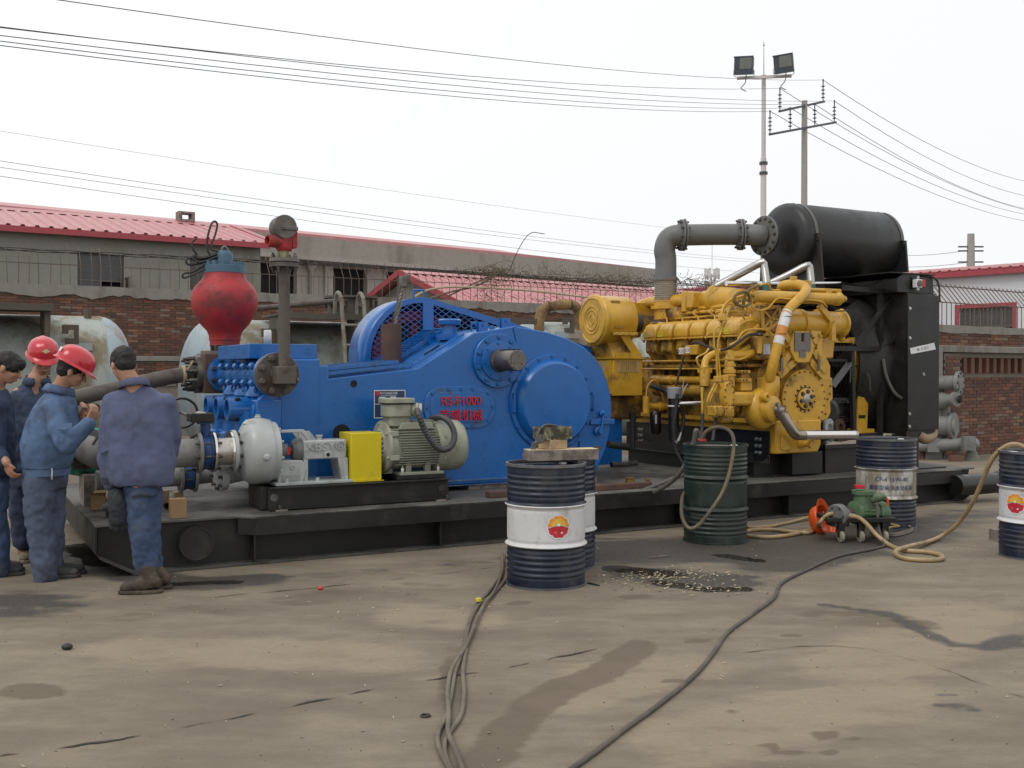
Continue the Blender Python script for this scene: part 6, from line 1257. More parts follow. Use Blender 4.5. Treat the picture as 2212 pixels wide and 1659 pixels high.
for P_ in ([(5.731,0.28,1.113), (5.702,0.25,0.988), (5.637,0.2,0.835)], [(5.847,0.2,1.074), (5.827,0.2,0.987), (5.715,0.1,0.838)]): part('drain_hose', MB().tube(P_, .017, n=8, sub=4), m_rubber, en)
part('dark_flange', MB().lathe((6.582,0.12,1.143), (1,-.15,0), [(-.02,.085),(.02,.085)], 28), m_steeld, en)
sp0 = [(6.576,0.12,1.143), (6.607,0.06,1.136)]
part('exhaust_stub', MB().cyl(sp0[0], (6.642,0.04,1.128), .062, n=24), m_steeld, en)
part('drain_pipe', MB().tube([(6.597,0.05,1.124), (6.666,0.02,1.003), (6.739,0.0,0.896), (6.799,0.0,0.874), (6.876,0.0,0.874)], .056, n=22, sub=6), MAT('heat_tinted_steel',(.34,.30,.25),.28,.9,dirt=(.12,.09,.07),amt=.4,dscale=4), en)
part('silver_pipe', MB().cyl((6.865,-0.0,0.874), (7.61,-0.0,0.855), .052, n=24), m_chrome, en); part('pipe_end_cap', MB().lathe((7.61,-0.0,0.855), (1,0,0), [(0,.054),(.035,.052),(.05,.03),(.052,.001)], 24), m_steel, en)
# engine bed
eb = thing('engine_bed', 'black engine bed rail with groups of shiny bolts below the yellow engine', 'base', (6.66,1.5,HD))
part('side_rail', MB().prism([(6.655,.556),(6.53,.556),(6.53,.57),(6.643,.57),(6.643,.895),(6.62,.895),(6.62,.905),(6.655,.905)], 1, .28, 2.98), m_blackg, eb, bevel=.003)
part('end_gusset', MB().prism([(6.53,.57),(6.643,.57),(6.643,.62)], 1, .29, .30), m_blackg, eb)
for v0 in (.42, 2.62):
    bolts(eb, [(6.642,v0+j*.06,.66+i*.075) for i in range(3) for j in range(2)], (-1,0,0), .018, .022, m_bolts)
part('pedestal', MB().box((6.62,.5,HD+.001),(7.55,2.9,.66)), m_black, eb); part('pedestal_plate', MB().box((6.55,.42,HD+.001),(7.7,.9,HD+.02)).box((7.0,.30,HD+.02),(7.45,.6,.66)), m_black, eb, bevel=.004)
part('cross_beam', MB().box((7.5,.9,.40),(8.9,1.05,.60)).box((7.5,.86,.60),(8.9,1.09,.615)), m_black, eb)
part('cross_pipe', MB().tube([(5.073,1.0,0.552), (5.241,1.0,0.545), (5.472,1.1,0.544)], .03, n=10).cyl((5.983,1.9,1.069), (5.984,1.9,0.634), .035, n=10).cyl((5.425,1.6,0.725), (5.709,1.6,0.68), .04, n=12), m_rubber, eb)
part('blue_bracket', MB().prism([(5.2,.45),(5.9,.45),(5.9,1.05),(5.6,.95),(5.2,.95)], 1, 2.0, 2.1), m_blue, eb); part('bracket_slot', MB().prism(obround((5.35,.62),.04,.11,.04), 1, 1.996, 2.0), m_dark, eb)
for k, (c_, d_) in enumerate((((5.05,.62,HD),.05),((5.12,.40,HD),.028))): solo('brass_plug', MB().lathe(c_, (0,0,1), [(0,d_),(.03,d_),(.032,d_*.8),(.05,d_*.8),(.052,d_)] + [(.06,d_)], 16), MAT('dull_brass',(.28,.18,.05),.45,.6), ['larger brass pipe cap standing on the deck beside the blue pump','smaller brass pipe cap on the deck nearer the front edge'][k], 'cap', c_)
# ------------------------------------------------------------------ exhaust line and muffler
ex = thing('exhaust_pipe', 'grey flanged exhaust pipe rising from the engine and bending to the muffler', 'pipe', (6.70,2.2,2.4))
zb0, zb1, zb2 = (6.689,2.2,2.697)[2], (6.689,2.2,2.539)[2], (6.689,2.2,2.454)[2]; EU = (6.694,2.2,2.644)[0]
part('bellows', MB().lathe((EU,2.2,zb2-.05), (0,0,1), [(0,.145)] + [((k+.5)*(zb0-zb2+.05)/22, .150 if k % 2 else .135) for k in range(22)] + [(zb0-zb2+.05,.145)], 36), m_braid, ex)
pw_ = [(EU,2.2,zb0), (EU,2.2,zb0+.25), (6.675,2.2,3.064), (6.699,2.18,3.179), (6.752,2.13,3.234), (6.837,2.06,3.244), (7.207,1.92,3.259), (7.522,1.78,3.263), (7.607,1.69,3.255), (7.668,1.62,3.245), (7.733,1.6,3.24)]
part('pipe', MB().tube(pw_, .132, n=30, sub=5), m_dgrey, ex)
part('flange', MB().lathe((EU,2.2,zb0-.01), (0,0,1), [(0,.165),(.02,.165),(.026,.15),(.04,.15)], 32), m_dgrey, ex)
for c_, d_ in (((6.842,2.06,3.244), (.93,-.36,0)), ((7.535,1.78,3.263), (.88,-.46,0))):
    c_ = Vector(c_); d_ = Vector(d_).normalized()
    for s_ in (-.028, .006): part('flange', MB().lathe(c_ + d_*s_, d_, [(0,.195),(.022,.195)], 36), m_dgrey, ex)
    bolts(ex, circ(c_ + d_*.028, d_, .172, 10, .2), d_, .014, .03, m_bolt); bolts(ex, circ(c_ - d_*.028, d_, .172, 10, .2), -d_, .014, .03, m_bolt)
part('wire_hook', MB().tube([(6.795,2.0,3.395), (6.808,2.0,3.423), (6.842,2.0,3.437), (6.853,2.0,3.426)], .006, n=5), m_dgrey, ex)
mu = thing('muffler', 'fat black exhaust muffler drum on bracket legs above the radiator', 'muffler', (8.8,1.6,2.5)); mq = (7.733,1.6,3.24); MU0 = mq[0]; mz = (8.252,1.6,3.208)[2]-.02
part('inlet_flange', MB().lathe((MU0,1.6,mq[2]), (1,0,0), [(0,.245),(.025,.248),(.03,.24),(.03,.15),(.12,.15)], 44), m_dgrey, mu); bolts(mu, circ((MU0,1.6,mq[2]), (-1,0,0), .212, 14), (-1,0,0), .019, .022, m_bolt)
part('inlet_ring', MB().lathe((MU0+.03,1.6,mq[2]), (1,0,0), [(0,.24),(.025,.24)], 36), m_muf, mu)
MZ_ = 3.215; r_m = .455; ms0 = (8.096,1.6,3.199)[0]; ms1 = (9.696,1.6,3.295)[0]
part('shell', MB().lathe((ms0-.09,1.6,MZ_), (1,0,0), [(0,.22),(.01,.30),(.03,.40),(.07,.445),(.10,r_m),(ms1-ms0+.10,r_m),(ms1-ms0+.14,.44),(ms1-ms0+.18,.37),(ms1-ms0+.19,.001)], 64), m_muf, mu, smooth=50)
part('outlet_stub', MB().lathe((ms1+.05,1.6,MZ_), (1,0,0), [(0,.2),(.06,.2),(.07,.22),(.09,.22)], 32), m_muf, mu)
m_strap = MAT('worn_strap_steel', (.14,.135,.12), .5, .5)
for u in (ms0+.10, ms1+.0):
    part('strap', MB().add([(u+s_, 1.6-(r_m+.006)*math.cos(a), MZ_+(r_m+.006)*math.sin(a)) for a in [-.2+k*(math.pi+.4)/24 for k in range(25)] for s_ in (-.025,.025)], [(2*i,2*i+1,2*i+3,2*i+2) for i in range(24)]), m_strap, mu, smooth=60)
    sd_ = [(1.6-r_m-.02,MZ_-.02),(1.6-r_m-.09,MZ_-.70),(1.6+r_m+.09,MZ_-.70),(1.6+r_m+.02,MZ_-.02)] + [(1.6+(r_m+.002)*math.cos(a),MZ_-(r_m+.002)*math.sin(a)) for a in [k*math.pi/14 for k in range(1,14)]]
    part('saddle', MB().prism(sd_, 0, u-.006, u+.006), m_muf, mu)
    part('leg', MB().bar((u,1.6-r_m-.03,MZ_-.02),(u,1.6-r_m-.10,MZ_-.76),.05,.03,(1,0,0)), m_black, mu); part('leg', MB().bar((u,1.6+r_m+.03,MZ_-.02),(u,1.6+r_m+.10,MZ_-.76),.05,.03,(1,0,0)), m_black, mu)
    part('strap_bolt', MB().box((u-.03,1.6-r_m-.04,MZ_-.06),(u+.03,1.6-r_m+.0,MZ_+.03)), m_black, mu)
part('frame_bar', MB().box((ms0-.15,1.02,MZ_-.82),(ms1+.25,1.10,MZ_-.76)).box((ms0-.15,2.08,MZ_-.82),(ms1+.25,2.16,MZ_-.76)), m_black, mu)
hp_ = thing('steel_pipework', 'bare steel pipes with green couplings slanting over the engine top', 'pipe', (7.5,.9,2.4))
for P_ in ([(6.833,1.4,2.561), (7.022,1.2,2.703), (7.168,1.0,2.821), (7.194,0.98,2.791), (7.161,0.9,2.567), (7.132,0.85,2.387)], [(7.505,1.3,2.59), (7.716,1.15,2.709), (7.885,1.0,2.822), (7.914,0.98,2.785), (7.881,0.92,2.577), (7.858,0.88,2.433)]):
    k = part('pipe', MB().tube(P_, .046, n=18, sub=3), m_steel, hp_); part('green_coupling', MB().cyl(P_[4], P_[5], .052, n=18), MAT('dark_green_tape',(.02,.09,.07),.6), k)
part('cross_pipe', MB().cyl((6.692,1.05,2.565), (9.065,1.05,2.654), .03, n=16), m_chrome, hp_)
part('pipe_union', MB().cyl((9.107,0.9,2.645), (9.303,0.9,2.642), .05, n=18), MAT('grey_teal_union',(.08,.12,.12),.5), hp_)
# ------------------------------------------------------------------ radiator and its frame
ra_ = thing('radiator', 'tall black radiator with a side panel, fan cowl and red and white sensor', 'radiator', (9.1,1.5,HD))
part('core_casing', MB().box((8.86,.335,.80),(9.34,2.7,2.49)), m_black, ra_, bevel=.006)
sp_ = part('side_panel', MB().box((8.83,.31,.85),(9.375,.335,2.47)), m_blackg, ra_, bevel=.004)
bolts(ra_, [(8.85,.30,z) for z in (2.30,1.95,1.05,.90)] + [(9.10,.31,1.52)], (0,-1,0), .016, .014, m_bolts)
part('sticker', MB().add([(8.86,.307,1.83),(9.28,.307,1.90),(9.31,.307,1.82),(8.88,.307,1.76)], [(0,1,2,3)]), m_label, sp_); text('letters', '4R 5110 5', .05, (9.08,.3055,1.81), (1,0,.17), (-.17,0,1), m_dgrey, sp_, .0004)
part('top_tank', MB().prism([(8.70,2.49),(8.70,2.66),(8.80,2.72),(9.28,2.72),(9.32,2.66),(9.34,2.49)], 1, .36, 2.7), m_blackg, ra_, bevel=.008)
part('top_lip', MB().box((8.55,.33,2.715),(9.33,2.7,2.725)), m_black, ra_); part('filler_cap', MB().cyl((9.1,.6,2.72),(9.1,.6,2.76),.06,n=16), m_steel, ra_)
sn = part('level_sensor', MB().box((8.94,.28,2.55),(9.04,.345,2.65)), m_label, ra_, bevel=.008); part('sensor_lens', MB().lathe((8.985,.28,2.60), (-.3,-1,0), [(0,.038),(.02,.038),(.022,.028)], 18), m_steeld, sn); part('sensor_body', MB().box((9.04,.285,2.56),(9.10,.345,2.65)), m_sensr, sn, bevel=.006); part('sensor_nipple', MB().cyl((8.99,.31,2.52),(8.99,.31,2.69),.02,n=10), m_steel, sn)
part('side_cable', MB().tube([(9.1,.36,2.70),(9.3,.34,2.69),(9.385,.33,2.6),(9.39,.32,2.4)], .012, n=6, sub=6), m_rubber, ra_)
fc = part('fan_cowl', MB().lathe((8.86,1.5,1.62), (-1,0,0), [(0,.98),(.10,.97),(.22,.90),(.30,.86),(.45,.85),(.45,.83),(.30,.83),(.05,.90)], 64, caps=False), m_black, ra_)
rings = MB()
for k in range(13): rings.ring((8.40,1.5,1.62), (1,0,0), .16+k*.055,.166+k*.055,.006,56)
for k in range(10): a = k*.628; rings.bar((8.40,1.5,1.62),(8.42,1.5+.85*math.cos(a),1.62+.85*math.sin(a)),.01,.01)
part('fan_guard', rings, m_black, ra_, kind='stuff')
fan = part('fan', MB().cyl((8.5,1.5,1.62),(8.66,1.5,1.62),.14,n=20), m_black, ra_)
for k in range(8): a = k*math.pi/4; part('fan_blade', MB().add([(8.52,1.5+.14*math.cos(a),1.62+.14*math.sin(a)),(8.66,1.5+.14*math.cos(a+.35),1.62+.14*math.sin(a+.35)),(8.66,1.5+.78*math.cos(a+.3),1.62+.78*math.sin(a+.3)),(8.54,1.5+.78*math.cos(a+.02),1.62+.78*math.sin(a+.02))], [(0,1,2,3)]), m_black, fan)
for v in (.42, 2.5): part('leg', MB().box((8.84,v-.09,HD+.001),(9.05,v+.09,.86)), m_black, ra_, bevel=.004)
part('base_plate', MB().box((8.6,.22,HD+.001),(9.4,.62,HD+.018)).box((8.2,2.3,HD+.001),(9.4,2.7,HD+.018)), m_black, ra_)
part('lower_pipe', MB().tube([(9.10,.40,.80),(9.22,.38,.74),(9.36,.40,.80),(9.40,.5,.95)], .07, n=14, sub=5), MAT('tan_hose',(.28,.20,.13),.6), ra_)
fm = thing('guard_frame', 'black square-tube frame with diagonal braces between engine and radiator', 'frame', (8.2,.6,HD))
VFm = .62
def sq(a, b, w=.055, nm='tube', mat=m_black): return part(nm, MB().bar(a, b, w, w, (0,1,0)), mat, fm)
sq((8.713,0.62,2.496), (8.712,0.62,0.702), .055, 'post')
sq((8.1,0.62,2.539), (8.922,0.62,2.513), .06, 'top_bar'); sq((7.522,0.62,1.819), (8.713,0.62,1.829), .06, 'mid_bar')
sq((8.869,0.6,2.447), (8.276,0.6,1.862), .04, 'brace'); sq((8.731,0.6,1.846), (9.006,0.45,2.046), .035, 'brace')
sq((8.271,0.66,1.87), (8.316,0.66,0.798), .05, 'post'); sq((7.825,0.7,1.685), (8.305,0.7,1.688), .03, 'tube'); sq((7.865,0.7,1.229), (8.327,0.7,1.223), .03, 'tube')
part('grey_brace', MB().bar((7.977,0.68,1.372), (8.288,0.68,1.673), .035, .085, (0,1,0)), MAT('grey_steel_brace',(.16,.155,.165),.5,.3), fm)
part('hose', MB().tube([(8.686,0.55,1.703), (8.704,0.52,1.504), (8.781,0.48,1.319), (8.857,0.44,1.241), (8.912,0.4,1.227)], .02, n=8, sub=6), m_hoseg, fm)
part('hanging_wire', MB().tube([(8.474,0.6,1.532), (8.514,0.6,1.476), (8.524,0.6,1.32)], .008, n=5).tube([(8.2,0.6,1.588), (8.191,0.6,1.42)], .008, n=5), m_hoseg, fm)
yb = thing('yellow_bracket', 'tall yellow steel bracket plate standing between engine and radiator', 'bracket', (8.0,.75,HD)); yo = [(q[0],q[2]) for q in ((8.317,0.75,1.958), (8.494,0.75,1.961), (8.574,0.75,1.891), (8.615,0.75,1.819), (8.642,0.75,1.302), (8.616,0.75,0.827), (8.431,0.75,0.832), (8.462,0.75,1.275), (8.415,0.75,1.304), (8.42,0.75,1.832))]
part('plate', MB().prism(yo, 1, .73, .77), Y_, yb, bevel=.004); part('scorched_hole', MB().box((yo[4][0]-.16,.725,yo[3][1]-.30),(yo[4][0]-.05,.732,yo[3][1]-.20)).box((yo[4][0]-.17,.725,yo[5][1]+.16),(yo[4][0]-.06,.732,yo[5][1]+.20)), m_dark, yb)  # dark patches stand for holes in the plate
part('arm', MB().box((7.55,.74,(8.046,0.75,1.898)[2]),(yo[1][0],.78,(8.045,0.75,1.947)[2])), Y_, yb); part('foot', MB().box((yo[6][0]-.04,.66,yo[6][1]-.02),(yo[5][0]+.05,.84,yo[6][1]+.03)), Y_, yb, bevel=.004); part('stand', MB().box((yo[6][0]-.06,.6,HD+.001),(yo[5][0]+.06,.9,yo[6][1]-.02)), m_black, yb)
sm = thing('electric_motor', 'small dark finned motor half hidden behind the yellow engine front', 'motor', (8.492,1.1,1.04)); b = BASE[sm.name]
part('body', MB().lathe((b[0]-.14,b[1],b[2]+.02), (1,0,0), [(0,.13),(.02,.15),(.26,.15),(.28,.12)], 28), m_dgrey, sm)
for k in range(9): part('fin', MB().box((b[0]-.11,b[1]-.185,b[2]-.10+k*.028),(b[0]+.11,b[1]-.10,b[2]-.092+k*.028)), m_dgrey, sm)
part('plinth', MB().box((b[0]-.15,b[1]-.15,HD+.001),(b[0]+.15,b[1]+.15,b[2]-.12)), m_black, sm)
for k, (x, c_) in enumerate((((7.989,0.75,0.885), m_grey), ((8.163,0.75,0.881), m_rust))): solo('pipe_flange', MB().lathe(x, (.25,-1,.1), [(0,.11),(.03,.11),(.03,.05),(0,.05)], 28), c_, ['grey steel pipe flange standing behind the silver pipe','rust-edged pipe flange standing behind the silver pipe'][k], 'flange', x)
sf_ = thing('steel_sheet_tray', 'shiny crumpled foil-topped tray on the deck below the silver pipe', 'tray', (7.795,0.35,0.728)); b = BASE[sf_.name]
part('tray', MB().box((b[0]-.25,b[1],b[2]-.05),(b[0]+.35,b[1]+.3,b[2]-.01)), m_blackg, sf_); part('foil', MB().prism([(b[0]-.25,b[2]-.008),(b[0]-.12,b[2]+.03),(b[0]+.0,b[2]+.02),(b[0]+.15,b[2]+.035),(b[0]+.35,b[2]+.03),(b[0]+.35,b[2]-.008)], 1, b[1]+.01, b[1]+.25), m_chrome, sf_); part('stand', MB().box((b[0]-.2,b[1]+.05,HD+.001),(b[0]+.3,b[1]+.25,b[2]-.05)), m_black, sf_)
# ------------------------------------------------------------------ pipe spools beyond the skid
ps_ = thing('valve_tree', 'stack of grey flanged valves and pipe ends behind the radiator', 'valve', (7.644,18.4,0.265)[:2]+(0,), 'W')
a = (7.581,18.4,1.357); b = (7.819,18.2,1.359); part('upper_pipe', MB().cyl(Vector(a)+Vector((-.5,.1,0)), b, .125, n=24), m_pipe, ps_)
f = part('flange', MB().lathe(b, (.75,-.66,0), [(-.04,.20),(.02,.20),(.024,.12)], 36), m_pipe, ps_); bolts(f, circ(Vector(b)+Vector((.75,-.66,0))*.02, (.75,-.66,0), .16, 8), (.75,-.66,0), .02, .012, m_dark)
a = (7.593,18.3,1.046); b = (7.706,18.1,1.072); part('middle_valve', MB().lathe(a, Vector(b)-Vector(a), [(-.4,.10),(-.1,.15),(.0,.15),(.1,.10),(.2,.10),(.21,.13),(.26,.13)], 24), m_pipe, ps_); part('valve_bore', MB().lathe(Vector(b)+Vector((.045,-.045,0)), (.75,-.66,0), [(0,.07),(.03,.07)], 20), m_dark, ps_)
part('neck', MB().cyl((7.667,18.4,0.938), (7.667,18.4,0.771), .07, n=16), m_pipe, ps_)
a = (7.615,18.5,0.588); b = (7.783,18.3,0.598); part('lower_pipe', MB().cyl(Vector(a)+Vector((-.5,.1,0)), b, .18, n=28), m_pipe, ps_); part('flange', MB().lathe(b, (.75,-.66,0), [(-.05,.235),(.0,.235),(.005,.18)], 36), m_pipe, ps_)
c = (7.508,18.6,0.614); part('stand', MB().box((c[0]-.2,c[1]-.2,0),(c[0]+.1,c[1]+.2,2.0)), m_pipe, ps_)
lg = thing('pipe_run', 'long low grey pipe on conical feet at the wall foot beyond the skid', 'pipe', (7.744,18.4,0.006)[:2]+(0,), 'W'); a = (7.246,18.6,0.191); b = (8.063,18.2,0.287)
part('pipe', MB().cyl(Vector(a)+Vector((-1.5,.1,-.02)), b, .11, n=24).ball(b, .112, 16, 10), m_pipe, lg); part('foot', MB().lathe((b[0]-.02,b[1],0), (0,0,1), [(0,.13),(.02,.13),(.22,.05),(b[2]-.09,.05)], 16), MAT('grey_green_foot',(.16,.17,.14),.7), lg)
for x in (80, 690): 
    q = {80:(7.388,18.35,0.282), 690:(7.915,18.1,0.33)}[x]; part('saddle', MB().box((q[0]-.10,q[1]-.12,q[2]-.14),(q[0]+.10,q[1]+.02,q[2]+.10)), m_pipe, lg)
part('top_plate', MB().box((a[0]-.5,a[1]-.1,a[2]+.22),(b[0]-.25,b[1]+.3,a[2]+.25)).box((a[0]-.5,a[1]+.2,.1),(b[0]-.3,b[1]+.4,a[2]+.22)), m_tankd, lg)

# ================================================================== drums
def wrap(o, r, z0):
    """bend a flat mesh (x, z in metres, facing -y) round the drum"""
    for v in o.vertices:
        a = -math.pi/2 + v.co.x / r; v.co = Vector((math.cos(a)*(r - v.co.y), math.sin(a)*(r - v.co.y), v.co.z + z0))
def drum_part_prof(z0, z1, dents):
    out = []; n = int((z1-z0)/.006)
    for i in range(n+1):
        z = z0 + (z1-z0)*i/n; r = .286
        for hz in (.302, .590): r += .0165*math.exp(-((z-hz)/.011)**2) - .005*math.exp(-((abs(z-hz)-.026)/.010)**2)
        for a, b in ((.075,.245),(.655,.815)):
            if a < z < b: r += .0042*math.cos((z-a)/(b-a)*8*math.pi+math.pi)
        if z < .012: r += .008
        if z > .873: r += .008
        out.append((z, r))
    return out
_dr = {}
def drum(label, pos, mats, logo=None, yaw_off=0., prints=None, grp='oil drums around the skid', bungs=True, lidmat=None):
    X, Y = pos[0], pos[1]; t = thing('oil_drum', label, 'drum', (0,0,0), 'W', grp); t.location = (X, Y, 0)
    t.rotation_euler = (0, 0, math.atan2(-Y, -X) + math.pi/2 + R(yaw_off))
    for nm, z0, z1, m in (('lower_band',.0,.296,mats[0]), ('middle_band',.296,.596,mats[1]), ('upper_band',.596,.885,mats[2])):
        part(nm, MB().lathe((0,0,z0), (0,0,1), [(z-z0, r) for z, r in drum_part_prof(z0, z1, 0)], 64, caps=False), m, t, smooth=60)
    part('chime', MB().ring((0,0,.868), (0,0,1), .280,.297,.02,56).ring((0,0,0), (0,0,1), .280,.297,.014,56), m_rim if mats[2] is not m_green else m_green, t)
    ld_ = part('lid', MB().cyl((0,0,.855),(0,0,.862),.285,n=48), lidmat or mats[2], t)
    if bungs: part('bung', MB().lathe((-.16,-.10,.862), (0,0,1), [(0,.05),(.012,.048),(.014,.03)], 20), m_label, ld_); part('bung', MB().lathe((.17,.12,.862), (0,0,1), [(0,.032),(.012,.03)], 16), m_label, ld_)
    if logo: flower(t, logo)
    for body, size, x, z, m in prints or ():
        o = text('letters', body, size, (x,0,0), (1,0,0), (0,0,1), m, t, .0004); wrap(o.data, .2895, z)
    return t
def flower(t, z0, R_=.083):
    def pol(a0, a1, r0, n, scal=True):
        pts = []
        for i in range(n+1):
            a = a0 + (a1-a0)*i/n; r = r0*(1-.085*abs(math.sin(5*(a-math.pi/2)))**.0 + .0) 
            lob = abs(math.cos(5*(a-math.pi/2)+math.pi/2)); pts.append((r0*(.90+.10*lob**.6)*math.cos(a), r0*(.90+.10*lob**.6)*math.sin(a)))
        return pts
    def place(name, polys, mat, lift):
        m = MB()
        for P_ in polys:
            cx = sum(p[0] for p in P_)/len(P_); cz = sum(p[1] for p in P_)/len(P_); n = len(P_)
            m.add([(cx,lift,cz)] + [(x,lift,z) for x, z in P_], [(0,1+i,1+(i+1)%n) for i in range(n)])
        o = part(name, m, mat, t, smooth=0); wrap(o.data, .288, z0); return o
    place('logo_ground', [pol(0, 2*math.pi, R_*1.08, 90)], m_label, -.0020)
    red = [(R_*.86,-R_*.10)] + [p for p in pol(-math.pi*.04, -math.pi*.96, R_*.97, 50) if p[1] < -R_*.12] + [(-R_*.86,-R_*.10),(0,R_*.12)]
    place('logo_red_half', [red], m_logor, -.0032)
    w = math.pi*1.04/6; pe = []; py_ = []
    for k in range(6):
        a0 = -math.pi*.02 + k*w + .03; a1 = a0 + w - .06
        outer = pol(a0, a1, R_*.97, 10); c = (0, R_*.17); s_ = .30
        pe.append([(c[0]+(outer[0][0]-c[0])*s_, c[1]+(outer[0][1]-c[1])*s_)] + [(x, max(z, -R_*.02+abs(x)*(-.12)+R_*.08)) for x, z in outer] + [(c[0]+(outer[-1][0]-c[0])*s_, c[1]+(outer[-1][1]-c[1])*s_)])
        py_.append([(c[0]+(x-c[0])*.66, c[1]+(max(z,-R_*.02)-c[1])*.66) for x, z in pe[-1]])
    place('logo_petals', pe, m_logoo, -.0032); place('logo_petal_hearts', py_, m_logoy, -.0040)
    place('logo_sun', [[(R_*.16*math.cos(a), R_*.18+R_*.13*math.sin(a)) for a in [k*math.pi/8 for k in range(16)]]], m_label, -.0046)
D1, D2, D3, D4, D5 = (0.25,7.631,0.0), (0.378,8.326,0.0), (1.869,9.564,0.0), (3.757,10.456,0.0), (4.409,8.746,-0.0)
drum('nearest navy and white oil drum with an orange and red flower emblem, plank on top', D1, (m_navy, m_white, m_navy), .4525, 18)
drum('navy and white oil drum half hidden behind the nearest drum', D2, (m_navy, m_white, m_navy), None, 0, None)
drum('dark green steel drum with a tan hose looping out of its lid', D3, (m_green, m_green, m_green), None, 0, None, bungs=True, lidmat=m_lid)
drum('navy and dirty white oil drum printed with blue letters near the silver pipe', D4, (m_navy, m_whited, m_navy), None, 12, (('CF-4 15W-40', .058, 0, .475, m_print), ('重载型柴油发动机油', .050, .0, .395, m_print)))
drum('navy and white oil drum cut off by the right edge of the photo', D5, (m_navy, m_white, m_navy), .46, -33)
part('white_mark', MB().add([(-.29,-.02,.53),(-.287,-.055,.55),(-.286,-.062,.49),(-.29,-.02,.47)], [(0,1,2,3)]), m_label, bpy.data.objects['oil_drum.002'])
# things standing on the near drum
pz = .888
pln = MB().bar((.105,7.725,pz+.042),(.630,7.885,pz+.042),.15,.08)
solo('timber_plank', pln, m_woodo, 'weathered timber plank lying across the tops of the two near drums', 'plank', (.37,7.8,pz), 'W', bevel=.004)
part('cut_top', MB().bar((.108,7.726,pz+.0833),(.627,7.884,pz+.0833),.146,.002), m_woodl, bpy.data.objects['timber_plank'], smooth=0)
def rotbox(c, s_, a, z0, z1):
    q = Matrix.Rotation(a, 3, 'Z'); m = MB().box((-s_[0],-s_[1],z0),(s_[0],s_[1],z1)); m.v = [tuple(q @ Vector(p) + Vector((c[0],c[1],0))) for p in m.v]; return m
solo('wood_block', rotbox((.298,7.83), (.088,.080), R(44), pz+.086, pz+.155), m_wood, 'pale squared wood block standing on the plank under the grimy tray', 'block', (.298,7.83,pz), 'W', bevel=.004)
tr = thing('grimy_tray', 'shallow grimy paint-spattered metal tray with cables on the wood block', 'tray', (.30,7.84,pz+.155), 'W'); m_camo = MAT('spattered_tray', (.30,.28,.17), .6, dirt=(.05,.045,.03), amt=.62, dscale=16, var=.3)
q = Matrix.Rotation(R(36), 3, 'Z')
def tray_part(nm, lo, hi): 
    m = MB().box(lo, hi); m.v = [tuple(q @ Vector(p) + Vector((.305,7.84,pz+.157))) for p in m.v]; part(nm, m, m_camo, tr)
for nm, lo, hi in (('bottom',(-.12,-.085,0),(.12,.085,.004)),('side',(-.12,-.085,.004),(.12,-.08,.092)),('side',(-.12,.08,.004),(.12,.085,.092)),('end',(-.12,-.08,.004),(-.115,.08,.092)),('end',(.115,-.08,.004),(.12,.08,.092))): tray_part(nm, lo, hi)
cd = MB(); z0 = pz+.25
for k in range(7):
    j = rb.uniform(-.012,.012); cd.tube([(.40,7.86+j,z0-.03),(.33+j,7.84,z0+.005),(.25+j,7.80,z0+.012+j),(.20,7.74+j,z0-.03),(.185+j*.8,7.715,z0-.09),(.178+j*1.5,7.705,z0-.13+j) if k < 4 else (.19+j,7.70,pz+.10)], .007, n=6, sub=5)
for k in range(3): cd.tube([(.235-k*.02,7.69,z0-.05),(.228-k*.018,7.685,z0-.10),(.185-k*.014,7.69,pz+.13),(.165-k*.012,7.69,pz+.09)], .009, n=6, sub=5)
solo('tangled_cable', cd, m_hoseg, 'tangle of grey cable hanging out of the grimy tray over the plank', 'cable', (.2,7.7,pz+.1), 'W')
# hoses and cables
def hose(label, pts, r, mat, cat='hose', n=10, sub=8, nm=None): return solo(nm or cat, MB().tube(pts, r, n=n, sub=sub), mat, label, cat, tuple(pts[0]), 'W')
yD = D3[1]
hose('tan hose arching out of the dark green drum and looping down its front', [(1.734,9.5,0.924), (1.764,9.46,1.005), (1.849,9.4,1.048), (1.937,9.34,1.03), (1.97,9.26,0.958), (1.956,9.21,0.826), (1.914,9.2,0.629), (1.845,9.19,0.46), (1.725,9.17,0.292), (1.644,9.17,0.198), (1.574,9.18,0.166), (1.529,9.22,0.208), (1.516,9.3,0.292), (1.548,9.46,0.4), (1.594,9.6,0.439)], .0165, MAT('two_tone_hose', (.21,.155,.08), .4, dirt=(.09,.075,.055), amt=.6, dscale=2.5))
hp_ = [S2W(*q) for q in ((4.951,-0.62,0.916), (4.935,-0.64,0.979), (4.892,-0.66,1.005), (4.898,-0.62,0.894), (4.894,-0.52,0.698), (4.899,-0.36,0.545), (4.905,-0.16,0.434), (4.88,0.02,0.352), (4.811,0.06,0.342), (4.809,0.1,0.363), (4.905,0.14,0.382), (5.017,0.14,0.409), (5.152,0.12,0.454), (5.328,0.1,0.509))]
hose('thick black hose sagging from the green drum lid onto the deck edge', hp_, .021, m_hoseg)
solo('red_valve_handle', MB().tube([(1.688,9.45,0.936), (1.714,9.44,0.923), (1.737,9.44,0.923)], .012, n=6).cyl((1.745,9.46,0.94), (1.745,9.46,0.913), .022, n=10), m_red, 'red hose clamp handle on the lid of the green drum', 'clamp', (1.727,9.46,0.913), 'W')
